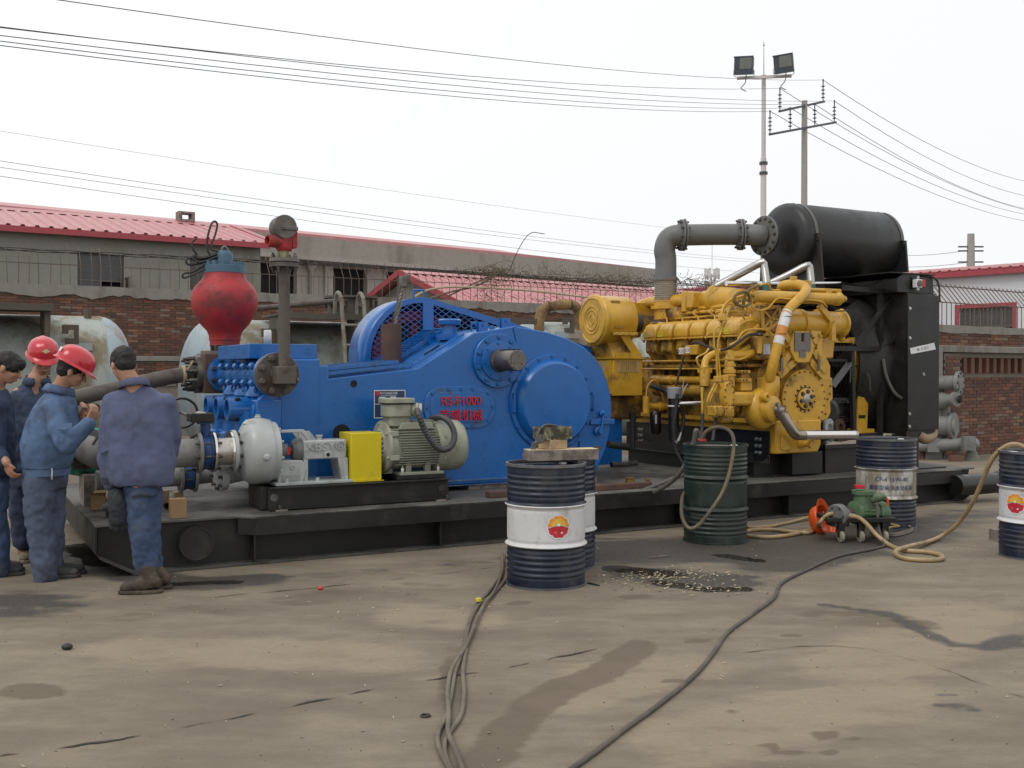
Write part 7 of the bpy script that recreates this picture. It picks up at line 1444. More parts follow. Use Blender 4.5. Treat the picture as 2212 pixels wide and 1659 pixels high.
hose('long tan hose from the green pump cart looping on the ground to the right-hand drum', [(3.037,9.45,0.239), (3.079,9.42,0.242), (3.138,9.4,0.228), (3.193,9.36,0.178), (3.262,9.3,0.088), (3.331,9.17,0.02), (3.361,8.908,0.02), (3.514,8.821,0.02), (3.573,8.681,0.02), (3.502,8.491,0.02), (3.341,8.445,0.02), (3.217,8.524,0.02), (3.21,8.701,0.025), (3.27,8.798,0.045), (3.464,8.983,0.05), (3.713,9.29,0.03), (3.955,9.594,0.03), (4.049,9.5,0.138), (4.076,9.35,0.272), (4.088,9.2,0.422), (4.106,9.1,0.574), (4.123,9.0,0.736), (4.162,8.95,0.841), (4.217,8.88,0.915), (4.274,8.82,0.935), (4.341,8.78,0.898), (4.369,8.76,0.819)], .0195, m_hoset, n=12)
hose('tan hose looping behind the green drum and up to the left of the pump', [(2.931,9.5,0.256), (2.889,9.5,0.245), (2.85,9.52,0.207), (2.818,9.55,0.151), (2.99,10.199,0.02), (2.831,9.894,0.02), (2.7,9.921,0.02), (2.519,10.086,0.02), (2.31,10.04,0.02), (2.18,9.832,0.02), (2.228,9.683,0.02), (2.406,9.632,0.02), (2.632,9.77,0.02), (2.859,9.993,0.03), (3.116,10.239,0.05)], .0185, m_hoset, n=12)
hose('thin tan hose running from behind the green drum towards the orange helmet', [(2.319,10.394,0.02), (2.368,10.228,0.02), (2.557,10.296,0.02), (2.816,10.565,0.02), (3.02,10.767,0.03), (3.18,10.952,0.03)], .016, m_hoset)
hose('single dark cable running across the ground from the pump cart to the bottom edge', [(3.338,9.52,0.354), (3.335,9.48,0.22), (3.324,9.42,0.125), (3.295,9.25,0.056), (3.278,9.172,0.012), (3.076,8.969,0.012), (2.691,8.633,0.012), (2.245,8.001,0.012), (1.962,7.562,0.012), (1.777,7.058,0.012), (1.556,6.649,0.012), (1.268,6.117,0.012), (1.103,5.688,0.012), (0.929,5.273,0.012), (0.687,4.812,0.012), (0.477,4.453,0.012), (0.327,4.182,0.012), (0.157,3.897,0.012)], .0115, MAT('dark_cable', (.075,.062,.055), .7, dirt=(.15,.125,.095), amt=.35), 'cable')
base_l = [(-0.062,8.764,0.012), (-0.083,7.955,0.012), (-0.165,7.244,0.012), (-0.239,6.848,0.012), (-0.266,6.285,0.012), (-0.268,5.759,0.012), (-0.291,5.355,0.012), (-0.29,4.968,0.012), (-0.293,4.633,0.012), (-0.314,4.396,0.012), (-0.292,4.22,0.012), (-0.233,3.987,0.012), (-0.191,3.853,0.012)]
for k, (o0, o1, nm) in enumerate(((.0,.0,'left strand'),(.035,.03,'right strand'),(.018,-.04,'crossing middle strand'))):
    pts = [(p[0] + o0 + o1*math.sin(i*.9+k), p[1] + .01*math.sin(i*1.7), .012 + (.012 if k == 2 else 0)) for i, p in enumerate(base_l)]
    hose(nm + ' of the dusty cables running from the near drum to the bottom edge', pts, .0105, m_cable, 'cable')
for k, (pts, r) in enumerate((([(3.603,10.112,0.012), (3.57,9.897,0.012), (3.632,9.851,0.012), (3.812,10.039,0.012), (3.875,10.059,0.02), (3.877,10.133,0.02)], .011), ([(3.561,10.015,0.012), (3.517,9.782,0.012), (3.602,9.747,0.012), (3.86,10.039,0.012), (3.952,10.308,0.02)], .011), ([(3.603,10.039,0.012), (3.679,10.098,0.04), (3.763,10.106,0.05), (3.712,10.189,0.06), (3.838,10.207,0.05), (3.916,10.215,0.03)], .010))):
    hose(['dark outer loop of cable at the foot of the printed drum', 'longest dark cable loop at the foot of the printed drum', 'yellowish rope crumpled against the foot of the printed drum'][k], pts, r, (m_cable, m_hoseg, MAT('yellow_rope', (.30,.21,.08), .9))[k], 'rope' if k == 2 else 'cable')
# transfer pump on its trolley
tc = thing('transfer_pump', 'old green electric transfer pump with a red cap on a small trolley', 'pump', (3.181,9.538,0.0)[:2]+(0,), 'W')
ca, cb_ = (3.076,9.55,0.252), (3.44,9.65,0.232)
mc = Vector((3.183,9.6,0.252)); me_ = Vector((3.401,9.68,0.235)); dx = (me_-mc).normalized()
part('motor_body', MB().lathe(mc-dx*.05, dx, [(0,.06),(.01,.105),(.05,.11),(.06,.098),(.24,.098)], 28), m_mgreen, tc)
for k in range(7): a = math.pi + (k-3)*.28; y_, z_ = math.cos(a), math.sin(a); part('fin', MB().bar(mc+dx*.03+Vector((0,.10*y_,.10*z_-.0)), mc+dx*.19+Vector((0,.10*y_,.10*z_)), .006,.03,(0,y_,z_)), m_mgreen, tc)
part('fan_cowl', MB().lathe(mc+dx*.20, dx, [(0,.102),(.01,.112),(.09,.11),(.115,.09),(.125,.05),(.127,.001)], 28), m_mgreen, tc)
bx0, bx1, bx2 = (3.239,9.6,0.464), (3.239,9.6,0.295), (3.19,9.58,0.487)
part('terminal_column', MB().lathe((bx1[0],bx1[1],bx1[2]-.02), (0,0,1), [(0,.085),(bx0[2]-bx1[2]-.03,.082),(bx0[2]-bx1[2]-.025,.098),(bx0[2]-bx1[2]+.0,.10),(bx0[2]-bx1[2]+.012,.10)], 28), m_mgreen, tc)
part('cable_entry', MB().cyl((bx0[0]+.06,bx0[1]-.03,bx0[2]-.09),(bx0[0]+.155,bx0[1]-.05,bx0[2]-.06),.042,n=14).cyl((bx0[0]+.155,bx0[1]-.05,bx0[2]-.06),(bx0[0]+.185,bx0[1]-.055,bx0[2]-.05),.03,n=12), m_mgreen, tc); part('wire_tail', MB().tube([(bx0[0]+.18,bx0[1]-.055,bx0[2]-.055),(bx0[0]+.205,bx0[1]-.06,bx0[2]-.09),(bx0[0]+.21,bx0[1]-.06,bx0[2]-.14)], .012, n=7, sub=4), m_orange, tc)
part('red_cap', MB().box((bx2[0]-.035,bx2[1]-.03,bx0[2]+.012),(bx2[0]+.05,bx2[1]+.03,bx0[2]+.045)), m_sensr, tc, bevel=.004)
pc_ = Vector((2.976,9.5,0.238)); part('gear_pump', MB().lathe(pc_+Vector((-.03,-.03,0)), (.8,.6,0), [(0,.095),(.01,.105),(.07,.105),(.08,.08),(.13,.07),(.14,.05),(.2,.05)], 28), m_dgrey, tc); bolts(tc, circ(pc_+Vector((-.03,-.03,0)), (-.8,-.6,0), .08, 6), (-.8,-.6,0), .01, .012, m_bolt)
part('coupling', MB().cyl(pc_+Vector((.10,.07,.01)), mc-dx*.04, .04, n=16), m_rust, tc); part('outlet_port', MB().cyl(pc_+Vector((.05,.0,-.01)), pc_+Vector((.14,-.04,-.012)), .035, n=14), m_dgrey, tc)
bz_ = .205; cx, cy = (pc_.x+me_.x)/2, 9.58
part('trolley_plate', MB().box((cx-.33,cy-.17,bz_-.02),(cx+.30,cy+.19,bz_+.02)), m_blackg, tc, bevel=.004); part('plinth', MB().box((mc.x-.05,cy-.09,bz_+.02),(me_.x,cy+.12,mc.z-.095)), m_black, tc); part('pump_plinth', MB().box((pc_.x-.06,cy-.1,bz_+.02),(pc_.x+.10,cy+.08,pc_.z-.1)), m_black, tc)
for dx_, dy_ in ((-.20,-.14),(-.02,-.14),(.20,-.13),(-.12,.15),(.2,.15)):
    k = part('caster', MB().lathe((cx+dx_-.02,cy+dy_,.055), (1,.2,0), [(0,.045),(.005,.055),(.03,.055),(.035,.045)], 18), MAT('cream_wheel',(.28,.26,.19),.6) if 'cream_wheel' not in bpy.data.materials else bpy.data.materials['cream_wheel'], tc); part('fork', MB().box((cx+dx_-.03,cy+dy_-.02,.05),(cx+dx_-.022,cy+dy_+.02,bz_-.02)).box((cx+dx_+.018,cy+dy_-.02,.05),(cx+dx_+.026,cy+dy_+.02,bz_-.02)).box((cx+dx_-.03,cy+dy_-.03,.12),(cx+dx_+.026,cy+dy_+.03,bz_-.02)), m_blackg, k)
def helmet_mesh(scale=1.0):
    m = MB(); n = 40; prof = [(0.0,.128),(.03,.127),(.06,.12),(.09,.103),(.11,.08),(.125,.05),(.132,.02),(.134,.001)]
    vs = []; fs = []
    for h_, r in prof:
        for k in range(n):
            a = 2*math.pi*k/n; x, y = math.cos(a), math.sin(a); ridge = .012*math.exp(-(x*r/.018)**2)*(1 if h_ > .02 else 0)
            vs.append((x*r*.94, y*r*1.12, h_ + ridge*(r/.128)**.5*.9))
    for i in range(len(prof)-1):
        for k in range(n): k2 = (k+1)%n; fs.append((i*n+k, i*n+k2, (i+1)*n+k2, (i+1)*n+k))
    m.add(vs, fs); vs = []; fs = []
    for k in range(n):
        a = 2*math.pi*k/n; x, y = math.cos(a), math.sin(a); w = .014 + .040*max(0, y)**3; d = -.012 - .012*max(0, y)**2
        vs += [(x*.128*.94, y*.128*1.12, .004), (x*(.128*.94+w), y*(.128*1.12+w), d), (x*(.128*.94+w), y*(.128*1.12+w), d-.004), (x*.126*.94, y*.126*1.12, -.004)]
    for k in range(n):
        for j in range(4): a, b = 4*k, 4*((k+1)%n); fs.append((a+j, b+j, b+(j+1)%4, a+(j+1)%4))
    m.add(vs, fs); m.v = [(x*scale, y*scale, z*scale) for x, y, z in m.v]; return m
hh = solo('hard_hat', helmet_mesh(1.12), m_orange, 'orange hard hat lying on its side on the ground beside the pump trolley', 'helmet', (0,0,0), 'W', smooth=60)
hh.location = Vector((3.009,10.0,0.125)); hh.location.z = .118; hh.rotation_euler = (R(108), R(14), R(-128)); md = hh.modifiers.new('shell','SOLIDIFY'); md.thickness = .004
bolts(hh, [(.10,.06,.03),(-.10,.06,.03),(.11,-.04,.03)], (0,0,1), .006, .004, m_label, 'rivet')
# small debris
def pebble(label, p, s_, mat, cat, nm): solo(nm, MB().ball((p[0],p[1],s_*.5), (s_,s_*.75,s_*.55), 10, 7), mat, label, cat, (p[0],p[1],0), 'W')
pebble('small dark stone lying alone on the pale concrete at lower left', (-2.483,5.795,-0.0), .033, m_rubber, 'stone', 'stone')
pebble('small red plastic bit on the ground in front of the skid', (-1.363,7.387,0.0), .022, m_sensr, 'scrap', 'plastic_bit')
solo('bottle_cap', MB().lathe((*(-0.221,6.889,0.0)[:2],.03), (0,0,1), [(0,.02),(.018,.02),(.02,.015)], 16), m_lyellow, 'small yellow cap lying on the twisted cables', 'cap', (-0.221,6.889,0.0), 'W')
solo('steel_ring', MB().tube([((-0.389,4.664,0.0)[0]+.02*math.cos(a), (-0.389,4.664,0.0)[1]+.02*math.sin(a), .005) for a in [k*2*math.pi/20 for k in range(21)]], .005, n=6), m_rubber, 'tiny black ring lying on the concrete left of the cables', 'ring', (-0.389,4.664,0.0), 'W')
solo('iron_rod', MB().cyl((0.555,7.593,0.008), (0.631,7.502,0.008), .006, n=6), m_rubber, 'thin black rod lying beside the near drum', 'rod', (0.621,7.581,0.0), 'W')
solo('wooden_wedge', MB().box(((4.442,9.538,0.0)[0]-.02,(4.442,9.538,0.0)[1],0),((4.442,9.538,0.0)[0]+.12,(4.442,9.538,0.0)[1]+.1,.10)), m_woodo, 'small wooden chock against the foot of the right-hand drum', 'chock', (4.442,9.538,0.0), 'W')
solo('stick', MB().tube([(1.119,8.602,0.01), (1.23,8.656,0.012), (1.315,8.711,0.01)], .005, n=6, sub=3), m_woodo, 'pale splintered stick on the oily patch', 'stick', (1.126,8.658,0.0), 'W')
solo('brick_scrap', MB().box((-.05,-.018,0),(.05,.018,.02)), m_rust, 'flat reddish splinter of brick near the worker in dark shoes', 'scrap', (-3.067,7.436,0.0), 'W')
li = MB(); lz = [(1.084,7.75,0.0), (1.206,7.873,0.0), (1.434,7.419,0.0), (1.362,7.963,0.0), (0.993,7.581,0.0)]
for i in range(900):
    if i < 330: c = lz[i % 5]; x, y = c[0] + rb.gauss(0,.22), c[1] + rb.gauss(0,.12)
    else: x, y = rb.uniform(-5,6.5), rb.uniform(3.6,9.5)
    if W2S(x, y)[1] > -.02 and W2S(x,y)[0] > -.3: continue
    s_ = rb.uniform(.004,.016)*(1.1 if i < 330 else .7); a = rb.uniform(0,6.28); d = Vector((math.cos(a),math.sin(a),0))*s_; e = Vector((-d.y,d.x,0))*rb.uniform(.2,.6); z = Vector((0,0,rb.uniform(.004,.010)))
    p = Vector((x,y,.003)); li.add([p-d-e, p+d-e+z*.5, p+d+e+z, p-d+e], [(0,1,2,3)])
solo('litter', li, MAT('wood_chips', (.38,.31,.20), .9, var=.4, scale=3), 'scattered pale wood chips and specks on the concrete', 'litter', (0,0,0), 'W', kind='stuff', smooth=0)
gr_ = MB()
for i in range(700):
    x, y = rb.uniform(-5,6.5), rb.uniform(3.5,9.8)
    if W2S(x, y)[1] > -.02 and W2S(x,y)[0] > -.3: continue
    s_ = rb.uniform(.0015,.005); gr_.ball((x,y,s_*.4), (s_,s_*.8,s_*.6), 5, 3)
solo('grit', gr_, MAT('dark_grit', (.10,.082,.062), .95, var=.4, scale=3), 'dark grit scattered over the concrete yard', 'grit', (0,0,0), 'W', kind='stuff', smooth=0)
for k, (p, s_) in enumerate((((6.878,16.205,0.0), .03), ((7.678,18.0,0.132), .09))): 
    if k: solo('broken_brick', MB().box((p[0]-.1,p[1]-.06,0),(p[0]+.1,p[1]+.06,.1)), m_brick, 'broken orange brick on the ground by the long grey pipe', 'brick', (p[0],p[1],0), 'W')

# ================================================================== people
def limb(m, pts, rs, n=14):
    """tapered limb with round joints, fused later"""
    P_ = [Vector(p) for p in pts]
    for i in range(len(P_)-1):
        L_ = max(2, int((P_[i+1]-P_[i]).length/.03)); 
        m.tube([P_[i] + (P_[i+1]-P_[i])*k/L_ for k in range(L_+1)], [rs[i], rs[i+1]], n=n)
    for p, r in zip(P_, rs): m.ball(p, r, n, 10)
    return m
def fuse(o, vox, smooth=4, folds=0., fscale=.12, seed=0):
    r = o.modifiers.new('fuse', 'REMESH'); r.mode = 'VOXEL'; r.voxel_size = vox; r.use_smooth_shade = True
    s_ = o.modifiers.new('soften', 'SMOOTH'); s_.factor = .6; s_.iterations = smooth
    if folds:
        for k, (sc, st) in enumerate(((fscale, folds), (fscale*.45, folds*.55))):
            nm = 'cloth_folds_%d_%d' % (seed, k); tx = bpy.data.textures.new(nm, 'CLOUDS'); tx.noise_scale = sc; tx.noise_depth = 1; tx.noise_type = 'SOFT_NOISE'
            d = o.modifiers.new('folds', 'DISPLACE'); d.texture = tx; d.strength = st; d.mid_level = .5; d.texture_coords = 'LOCAL'
    return o
def frame3(yaw, pitch=0., roll=0.): return Matrix.Rotation(yaw, 3, 'Z') @ Matrix.Rotation(pitch, 3, 'X') @ Matrix.Rotation(roll, 3, 'Y')
def head(m, c, q, neck):
    T = lambda p: Vector(c) + q @ Vector(p)
    m.ball(T((0,-.008,.030)), (.076,.094,.088), 20, 14, rot=q); m.ball(T((0,.028,-.025)), (.061,.068,.085), 18, 12, rot=q); m.ball(T((0,.042,-.078)), (.043,.042,.034), 14, 10, rot=q)
    m.ball(T((0,.080,.022)), (.045,.02,.014), 12, 8, rot=q)
    for s_ in (-1, 1): m.ball(T((s_*.077,-.012,-.018)), (.011,.021,.033), 10, 8, rot=q); m.ball(T((s_*.038,.066,-.03)), (.022,.022,.024), 10, 8, rot=q)
    limb(m, [T((0,.092,.0)), T((0,.112,-.034))], [.009,.0145], 10); m.ball(T((0,.088,-.068)), (.024,.012,.011), 12, 8, rot=q)
    limb(m, [T((0,-.02,-.05)), neck], [.056,.064])
def face_bits(par, c, q, hair=True, helmet=None, b=(0,0,0)):
    T = lambda p: Vector(c) + q @ Vector(p)
    for s_ in (-1, 1):
        part('eye', MB().ball(T((s_*.029,.083,.001)), (.013,.009,.006), 10, 8, rot=q), m_hair, par); part('eyebrow', MB().ball(T((s_*.031,.094,.021)), (.019,.007,.005), 10, 6, rot=q), m_hair, par)
    part('mouth', MB().ball(T((0,.099,-.066)), (.019,.004,.003), 10, 6, rot=q), MAT('lip_skin',(.25,.09,.07),.5) if 'lip_skin' not in bpy.data.materials else bpy.data.materials['lip_skin'], par)
    if hair:
        h_ = MB().ball(T((0,-.016,.036)), (.084,.102,.090), 24, 16, rot=q).ball(T((0,-.048,-.012)), (.073,.058,.066), 18, 12, rot=q).ball(T((0,.050,.078)), (.062,.05,.032), 16, 10, rot=q)
        for s_ in (-1, 1): h_.ball(T((s_*.070,.018,.012)), (.014,.022,.035), 10, 8, rot=q)
        o = part('hair', h_, m_hair, par); fuse(o, .009, 3, .012, .03, 90 + len(par.name)); 
    if helmet:
        off, tilt, mat = helmet; qq = q @ Matrix.Rotation(tilt, 3, 'X'); m = helmet_mesh(); m.v = [tuple(Vector(c) + qq @ (Vector(p) + Vector(off))) for p in m.v]
        hm = part('hard_hat', m, mat, par, smooth=60); return hm, qq, Vector(c), Vector(off)
def hand(m, wrist, d, nrm, curl=.6, size=1.0, thumb=1):
    """palm with four unequal curled fingers and a side thumb; d = along the hand, nrm = back of the hand"""
    w = Vector(wrist); d = Vector(d).normalized(); nrm = Vector(nrm); nrm = (nrm - d*nrm.dot(d)).normalized(); s_ = d.cross(nrm)*thumb; z = size
    for k in range(4):
        o = (k-1.5)*.020*z; limb(m, [w + s_*o*.6 + d*.01, w + d*.085*z + s_*o], [.018*z,.0115*z], 8)
        L_ = (.068,.078,.074,.058)[k]*z; p = w + d*.085*z + s_*o; a = 0; 
        for j, f in enumerate((.45,.32,.26)):
            a += curl*(.55 if j == 0 else .9); q = p + (d*math.cos(a) - nrm*math.sin(a))*L_*f*1.05; limb(m, [p, q], [.0098*z,.0088*z], 8); p = q
    p = w + d*.025*z - s_*.028*z; q = p + (d*.75 - s_*.65).normalized()*.038*z - nrm*.006; limb(m, [w + d*.012*z - s_*.012*z, p, q], [.017*z,.0145*z,.0115*z], 8); limb(m, [q, q + (d*.9 - s_*.1 - nrm*curl*.6).normalized()*.032*z], [.0115*z,.0095*z], 8)
def person(label, base, bodyfn):
    m = MB(); bodyfn(m); me = m.mesh('person', m_skin, base, 0); o = bpy.data.objects.new('person', me); COL.objects.link(o); o.location = base; BASE[o.name] = base
    fuse(o, .0085, 3); return tag(o, label, 'person', 'workers in blue gathered at the end of the skid')
def shoe(m, heel, toe, w=.048, h=.06, ankle=None, top=None):
    heel, toe = Vector(heel), Vector(toe); d = (toe-heel)
    limb(m, [heel + Vector((0,0,h*.75)), heel + d*.45 + Vector((0,0,h*.62)), toe + Vector((0,0,h*.45))], [w*.92, w*.95, w*.78])
    m.ball(toe + Vector((0,0,.03)), (w*.95,w*.95,.032), 14, 8)
    if ankle is not None: limb(m, [heel + d*.12 + Vector((0,0,h*.8)), ankle], [w, top or w*1.05])
def sole(m, heel, toe, w=.05):
    heel, toe = Vector(heel), Vector(toe); d = (toe-heel).normalized(); s_ = Vector((-d.y,d.x,0)); n = 20; P_ = []
    for k in range(n):
        a = 2*math.pi*k/n; L_ = (toe-heel).length/2+.055; c = (heel+toe)/2; P_.append(c + d*math.copysign(abs(math.cos(a))**.6,math.cos(a))*L_ + s_*math.copysign(abs(math.sin(a))**.7,math.sin(a))*w*(1.0 if math.cos(a) > 0 else .88))
    m.prism([(p.x,p.y) for p in P_], 2, .002, .026)
def torso(m, rows):
    """rows of (centre, half width, half depth, yaw): rounded sections fused into a trunk"""
    n = 24; vs = []; fs = []
    for c, a, b, yw in rows:
        q = Matrix.Rotation(yw, 3, 'Z')
        for k in range(n):
            t = 2*math.pi*k/n; x = a*math.copysign(abs(math.cos(t))**.85, math.cos(t)); y = b*math.copysign(abs(math.sin(t))**.85, math.sin(t)); vs.append(Vector(c) + q @ Vector((x,y,0)))
    for i in range(len(rows)-1):
        for k in range(n): k2 = (k+1)%n; fs.append((i*n+k, i*n+k2, (i+1)*n+k2, (i+1)*n+k))
    fs += [tuple(range(n)), tuple((len(rows)-1)*n+k for k in range(n))]; m.add(vs, fs)
def collar(m, c, r, q, h=.045, w=.012):
    c = Vector(c); n = 22; vs = []; fs = []
    for k in range(n+1):
        a = math.pi/2 + .35 + (2*math.pi-.7)*k/n; d = Vector((math.cos(a)*r, math.sin(a)*r*1.1, 0))
        for e, z in ((0,0),(w*.6,h),(w*1.5,h*.75),(w*2.6,-h*.15)): vs.append(c + q @ (d*(1+e/r) + Vector((0,0,z))))
    for k in range(n):
        for j in range(3): a, b = 4*k+j, 4*k+4+j; fs.append((a, a+1, b+1, b))
    m.add(vs, fs)
def flap(par, c, x, y, w, h, mat):
    c, x, y = Vector(c), Vector(x).normalized(), Vector(y).normalized(); z = x.cross(y); o = part('pocket_flap', MB().add([c-x*w+z*.004, c+x*w+z*.004, c+x*w*.95-y*h*.8+z*.008, c-y*h+z*.010, c-x*w*.95-y*h*.8+z*.008], [(0,1,2,3,4)]), mat, par, smooth=0); s_ = o.modifiers.new('thick','SOLIDIFY'); s_.thickness = .006
# ---- worker with gloves, seen from behind
B4 = (*(-2.569,7.264,0.0)[:2], 0.0); Y4 = B4[1]
c4 = (-2.717,7.28,1.605); q4 = frame3(R(38), R(-20))
def body4(m):
    head(m, c4, q4, (-2.637,7.28,1.437))
    limb(m, [(-2.637,7.28,1.437), (-2.617,7.3,1.105), (-2.592,7.3,0.78)], [.08,.12,.12]); 
    limb(m, [(-2.777,7.28,1.34), (-2.825,7.3,1.073), (-2.812,7.28,0.766)], [.05,.04,.03])
    hand(m, (-2.809,7.28,0.756), (-.05,-.02,-1), (-.6,-.8,0), .75, 1.0, 1)
    limb(m, [(-2.483,7.34,1.282), (-2.462,7.42,1.081), (-2.569,7.54,0.95)], [.04,.035,.03])
    limb(m, [(-2.638,7.3,0.764), (-2.599,7.28,0.49), (-2.589,7.32,0.158)], [.07,.05,.04]); limb(m, [(-2.554,7.34,0.76), (-2.556,7.36,0.479), (-2.565,7.42,0.155)], [.07,.05,.04])
p4 = person('bare-headed worker seen from behind in slate-blue jacket holding dark gloves', B4, body4)
face_bits(p4, c4, q4)
m = MB(); yw = R(14)
torso(m, [((-2.596,7.31,0.756), .208,.150,yw), ((-2.599,7.31,0.805), .222,.165,yw), ((-2.602,7.31,0.909), .232,.172,yw), ((-2.608,7.31,1.056), .232,.165,yw), ((-2.61,7.31,1.202), .228,.155,yw), ((-2.61,7.31,1.332), .215,.135,yw), ((-2.619,7.31,1.397), .165,.11,yw), ((-2.634,7.29,1.453), .085,.08,yw)])
limb(m, [(-2.777,7.28,1.327), (-2.817,7.28,1.106), (-2.82,7.27,0.961), (-2.808,7.27,0.777)], [.084,.078,.072,.060]); limb(m, [(-2.438,7.33,1.325), (-2.416,7.4,1.099), (-2.465,7.48,0.978), (-2.593,7.56,0.921)], [.084,.076,.068,.05])
j4 = fuse(part('jacket', m, m_cloth2, p4), .012, 4, .030, .20, 4)
m = MB(); collar(m, (-2.642,7.285,1.443), .076, frame3(R(38), R(-14)), .05, .014); o = part('collar', m, m_cloth2, j4, smooth=50); s_ = o.modifiers.new('thick','SOLIDIFY'); s_.thickness = .008
part('cuff', MB().lathe((-2.808,7.27,0.816), (0,0,-1), [(0,.058),(.05,.056)], 20), MAT('dark_knit_cuff',(.03,.032,.05),.9), j4)
flap(j4, (-2.808,7.19,1.042), (1,-.1,.2), (.15,0,1), .055, .05, m_cloth2)
m = MB(); torso(m, [((-2.6,7.32,0.687), .118,.135,yw), ((-2.603,7.32,0.762), .126,.14,yw)])
limb(m, [(-2.631,7.3,0.715), (-2.606,7.28,0.507), (-2.587,7.28,0.36), (-2.576,7.32,0.184)], [.104,.088,.080,.078]); limb(m, [(-2.574,7.36,0.708), (-2.572,7.37,0.494), (-2.57,7.38,0.344), (-2.571,7.42,0.189)], [.100,.085,.075,.072])
fuse(part('trousers', m, m_jean, p4), .013, 3, .030, .085, 5)
for hl, te, an in (((B4[0]+.07,B4[1]+.02,.01), (B4[0]-.125,B4[1]-.01,.01), (-2.562,7.3,0.175)), ((B4[0]+.09,B4[1]+.16,.01), (B4[0]-.09,B4[1]+.15,.01), (-2.578,7.44,0.162))):
    m = MB(); shoe(m, hl, te, .05, .085, an, .066); k = fuse(part('boot', m, m_boot, p4), .010, 3, .012, .06, 6); m = MB(); sole(m, hl, te, .056); part('sole', m, m_boot, k, bevel=.006)
gm = MB(); g0 = Vector((-2.75,7.22,0.686))
limb(gm, [g0, g0+Vector((.012,0,-.09)), g0+Vector((.022,0,-.16))], [.058,.062,.05]); 
for k in range(4): a = g0 + Vector((-.02+k*.024,-.01+.008*k,-.15)); limb(gm, [a, a + Vector((.012*(k-1),0,-.085+.012*abs(k-1.5)))], [.019,.016])
limb(gm, [g0+Vector((-.05,0,-.06)), g0+Vector((-.085,-.01,-.085))], [.024,.02]); limb(gm, [g0+Vector((.05,.06,.01)), g0+Vector((.075,.06,-.10)), g0+Vector((.085,.06,-.19))], [.05,.052,.035])
gl = solo('work_gloves', gm, m_glove, 'pair of thick dark work gloves hanging from the bare-headed worker\'s hand', 'gloves', tuple(g0), 'W'); fuse(gl, .010, 3, .02, .05, 7)
# ---- worker in red helmet, side on, holding a small part
B3 = (*(-3.475,7.785,0.0)[:2], 0.0); c3 = (-3.268,7.74,1.56); q3_ = frame3(R(-62), R(-24), R(4))
hr, hl_ = Vector((-3.059,7.62,1.245)), Vector((-3.204,7.8,1.248))
def body3(m):
    head(m, c3, q3_, (-3.374,7.76,1.402))
    limb(m, [(-3.374,7.76,1.402), (-3.439,7.78,1.111), (-3.489,7.78,0.834)], [.08,.12,.12])
    limb(m, [(-3.342,7.64,1.288), (-3.247,7.58,1.014), (-3.104,7.62,1.171)], [.05,.04,.03]); limb(m, [(-3.401,7.92,1.314), (-3.348,7.94,1.031), (-3.264,7.86,1.194)], [.05,.04,.03])
    hand(m, (-3.097,7.62,1.181), (.42,.05,.9), (.8,-.5,-.2), .85, 1.0, -1); hand(m, (-3.249,7.84,1.201), (.55,-.25,.8), (.5,.8,-.2), .8, 1.0, 1)
    limb(m, [(-3.519,7.74,0.82), (-3.508,7.74,0.423), (-3.473,7.72,0.054)], [.07,.05,.04]); limb(m, [(-3.467,7.84,0.811), (-3.469,7.84,0.409), (-3.462,7.82,0.035)], [.07,.05,.04])
p3 = person('worker in red helmet and faded blue jacket examining a small part in his hands', B3, body3)
hm, qq, cc_, off = face_bits(p3, c3, q3_, True, ((0,-.012,.048), R(-6), m_helm), None)
part('white_sticker', MB().add([tuple(cc_ + qq @ (Vector(p)+off)) for p in ((.055,-.132,.035),(.018,-.146,.035),(.018,-.146,.07),(.052,-.133,.07))], [(0,1,2,3)]), m_label, hm)
m = MB(); y3 = R(-58)
torso(m, [((-3.483,7.79,0.822), .165,.165,y3), ((-3.476,7.79,0.919), .185,.190,y3), ((-3.458,7.79,1.041), .195,.200,y3), ((-3.436,7.79,1.162), .200,.185,y3), ((-3.415,7.79,1.283), .195,.155,y3), ((-3.396,7.78,1.346), .155,.12,y3), ((-3.374,7.76,1.402), .085,.085,y3)])
limb(m, [(-3.356,7.64,1.275), (-3.292,7.6,1.121), (-3.237,7.58,1.014), (-3.17,7.6,1.087), (-3.104,7.62,1.174)], [.085,.076,.070,.062,.050]); limb(m, [(-3.401,7.92,1.307), (-3.354,7.93,1.049), (-3.264,7.86,1.183)], [.08,.068,.048])
j3 = fuse(part('jacket', m, m_cloth1, p3), .012, 4, .028, .18, 8)
m = MB(); collar(m, (-3.374,7.76,1.395), .076, frame3(R(-60), R(-14)), .05, .014); o = part('collar', m, m_cloth1, j3, smooth=50); s_ = o.modifiers.new('thick','SOLIDIFY'); s_.thickness = .008
flap(j3, (-3.22,7.505,1.176), (1,-.15,.1), (-.1,.1,1), .058, .045, m_cloth1)
part('waistband', MB().lathe(Vector((-3.483,7.79,0.798)), (0,0,1), [(-.02,.162),(.03,.168)], 28), m_cloth1, j3)
m = MB(); torso(m, [((-3.501,7.79,0.676), .135,.155,y3), ((-3.487,7.79,0.826), .145,.160,y3)])
limb(m, [(-3.515,7.73,0.718), (-3.51,7.73,0.442), (-3.486,7.72,0.22), (-3.462,7.71,0.049)], [.115,.100,.094,.092]); limb(m, [(-3.477,7.86,0.704), (-3.478,7.86,0.423), (-3.471,7.84,0.042)], [.105,.092,.086])
t3_ = fuse(part('trousers', m, m_trous, p3), .013, 3, .032, .10, 9)
part('key_ring', MB().tube([(-3.374,7.63,0.841), (-3.369,7.625,0.814), (-3.37,7.62,0.787)], .006, n=6).box(tuple(Vector((-3.377,7.62,0.76))), tuple(Vector((-3.364,7.63,0.793)))), m_steel, p3)
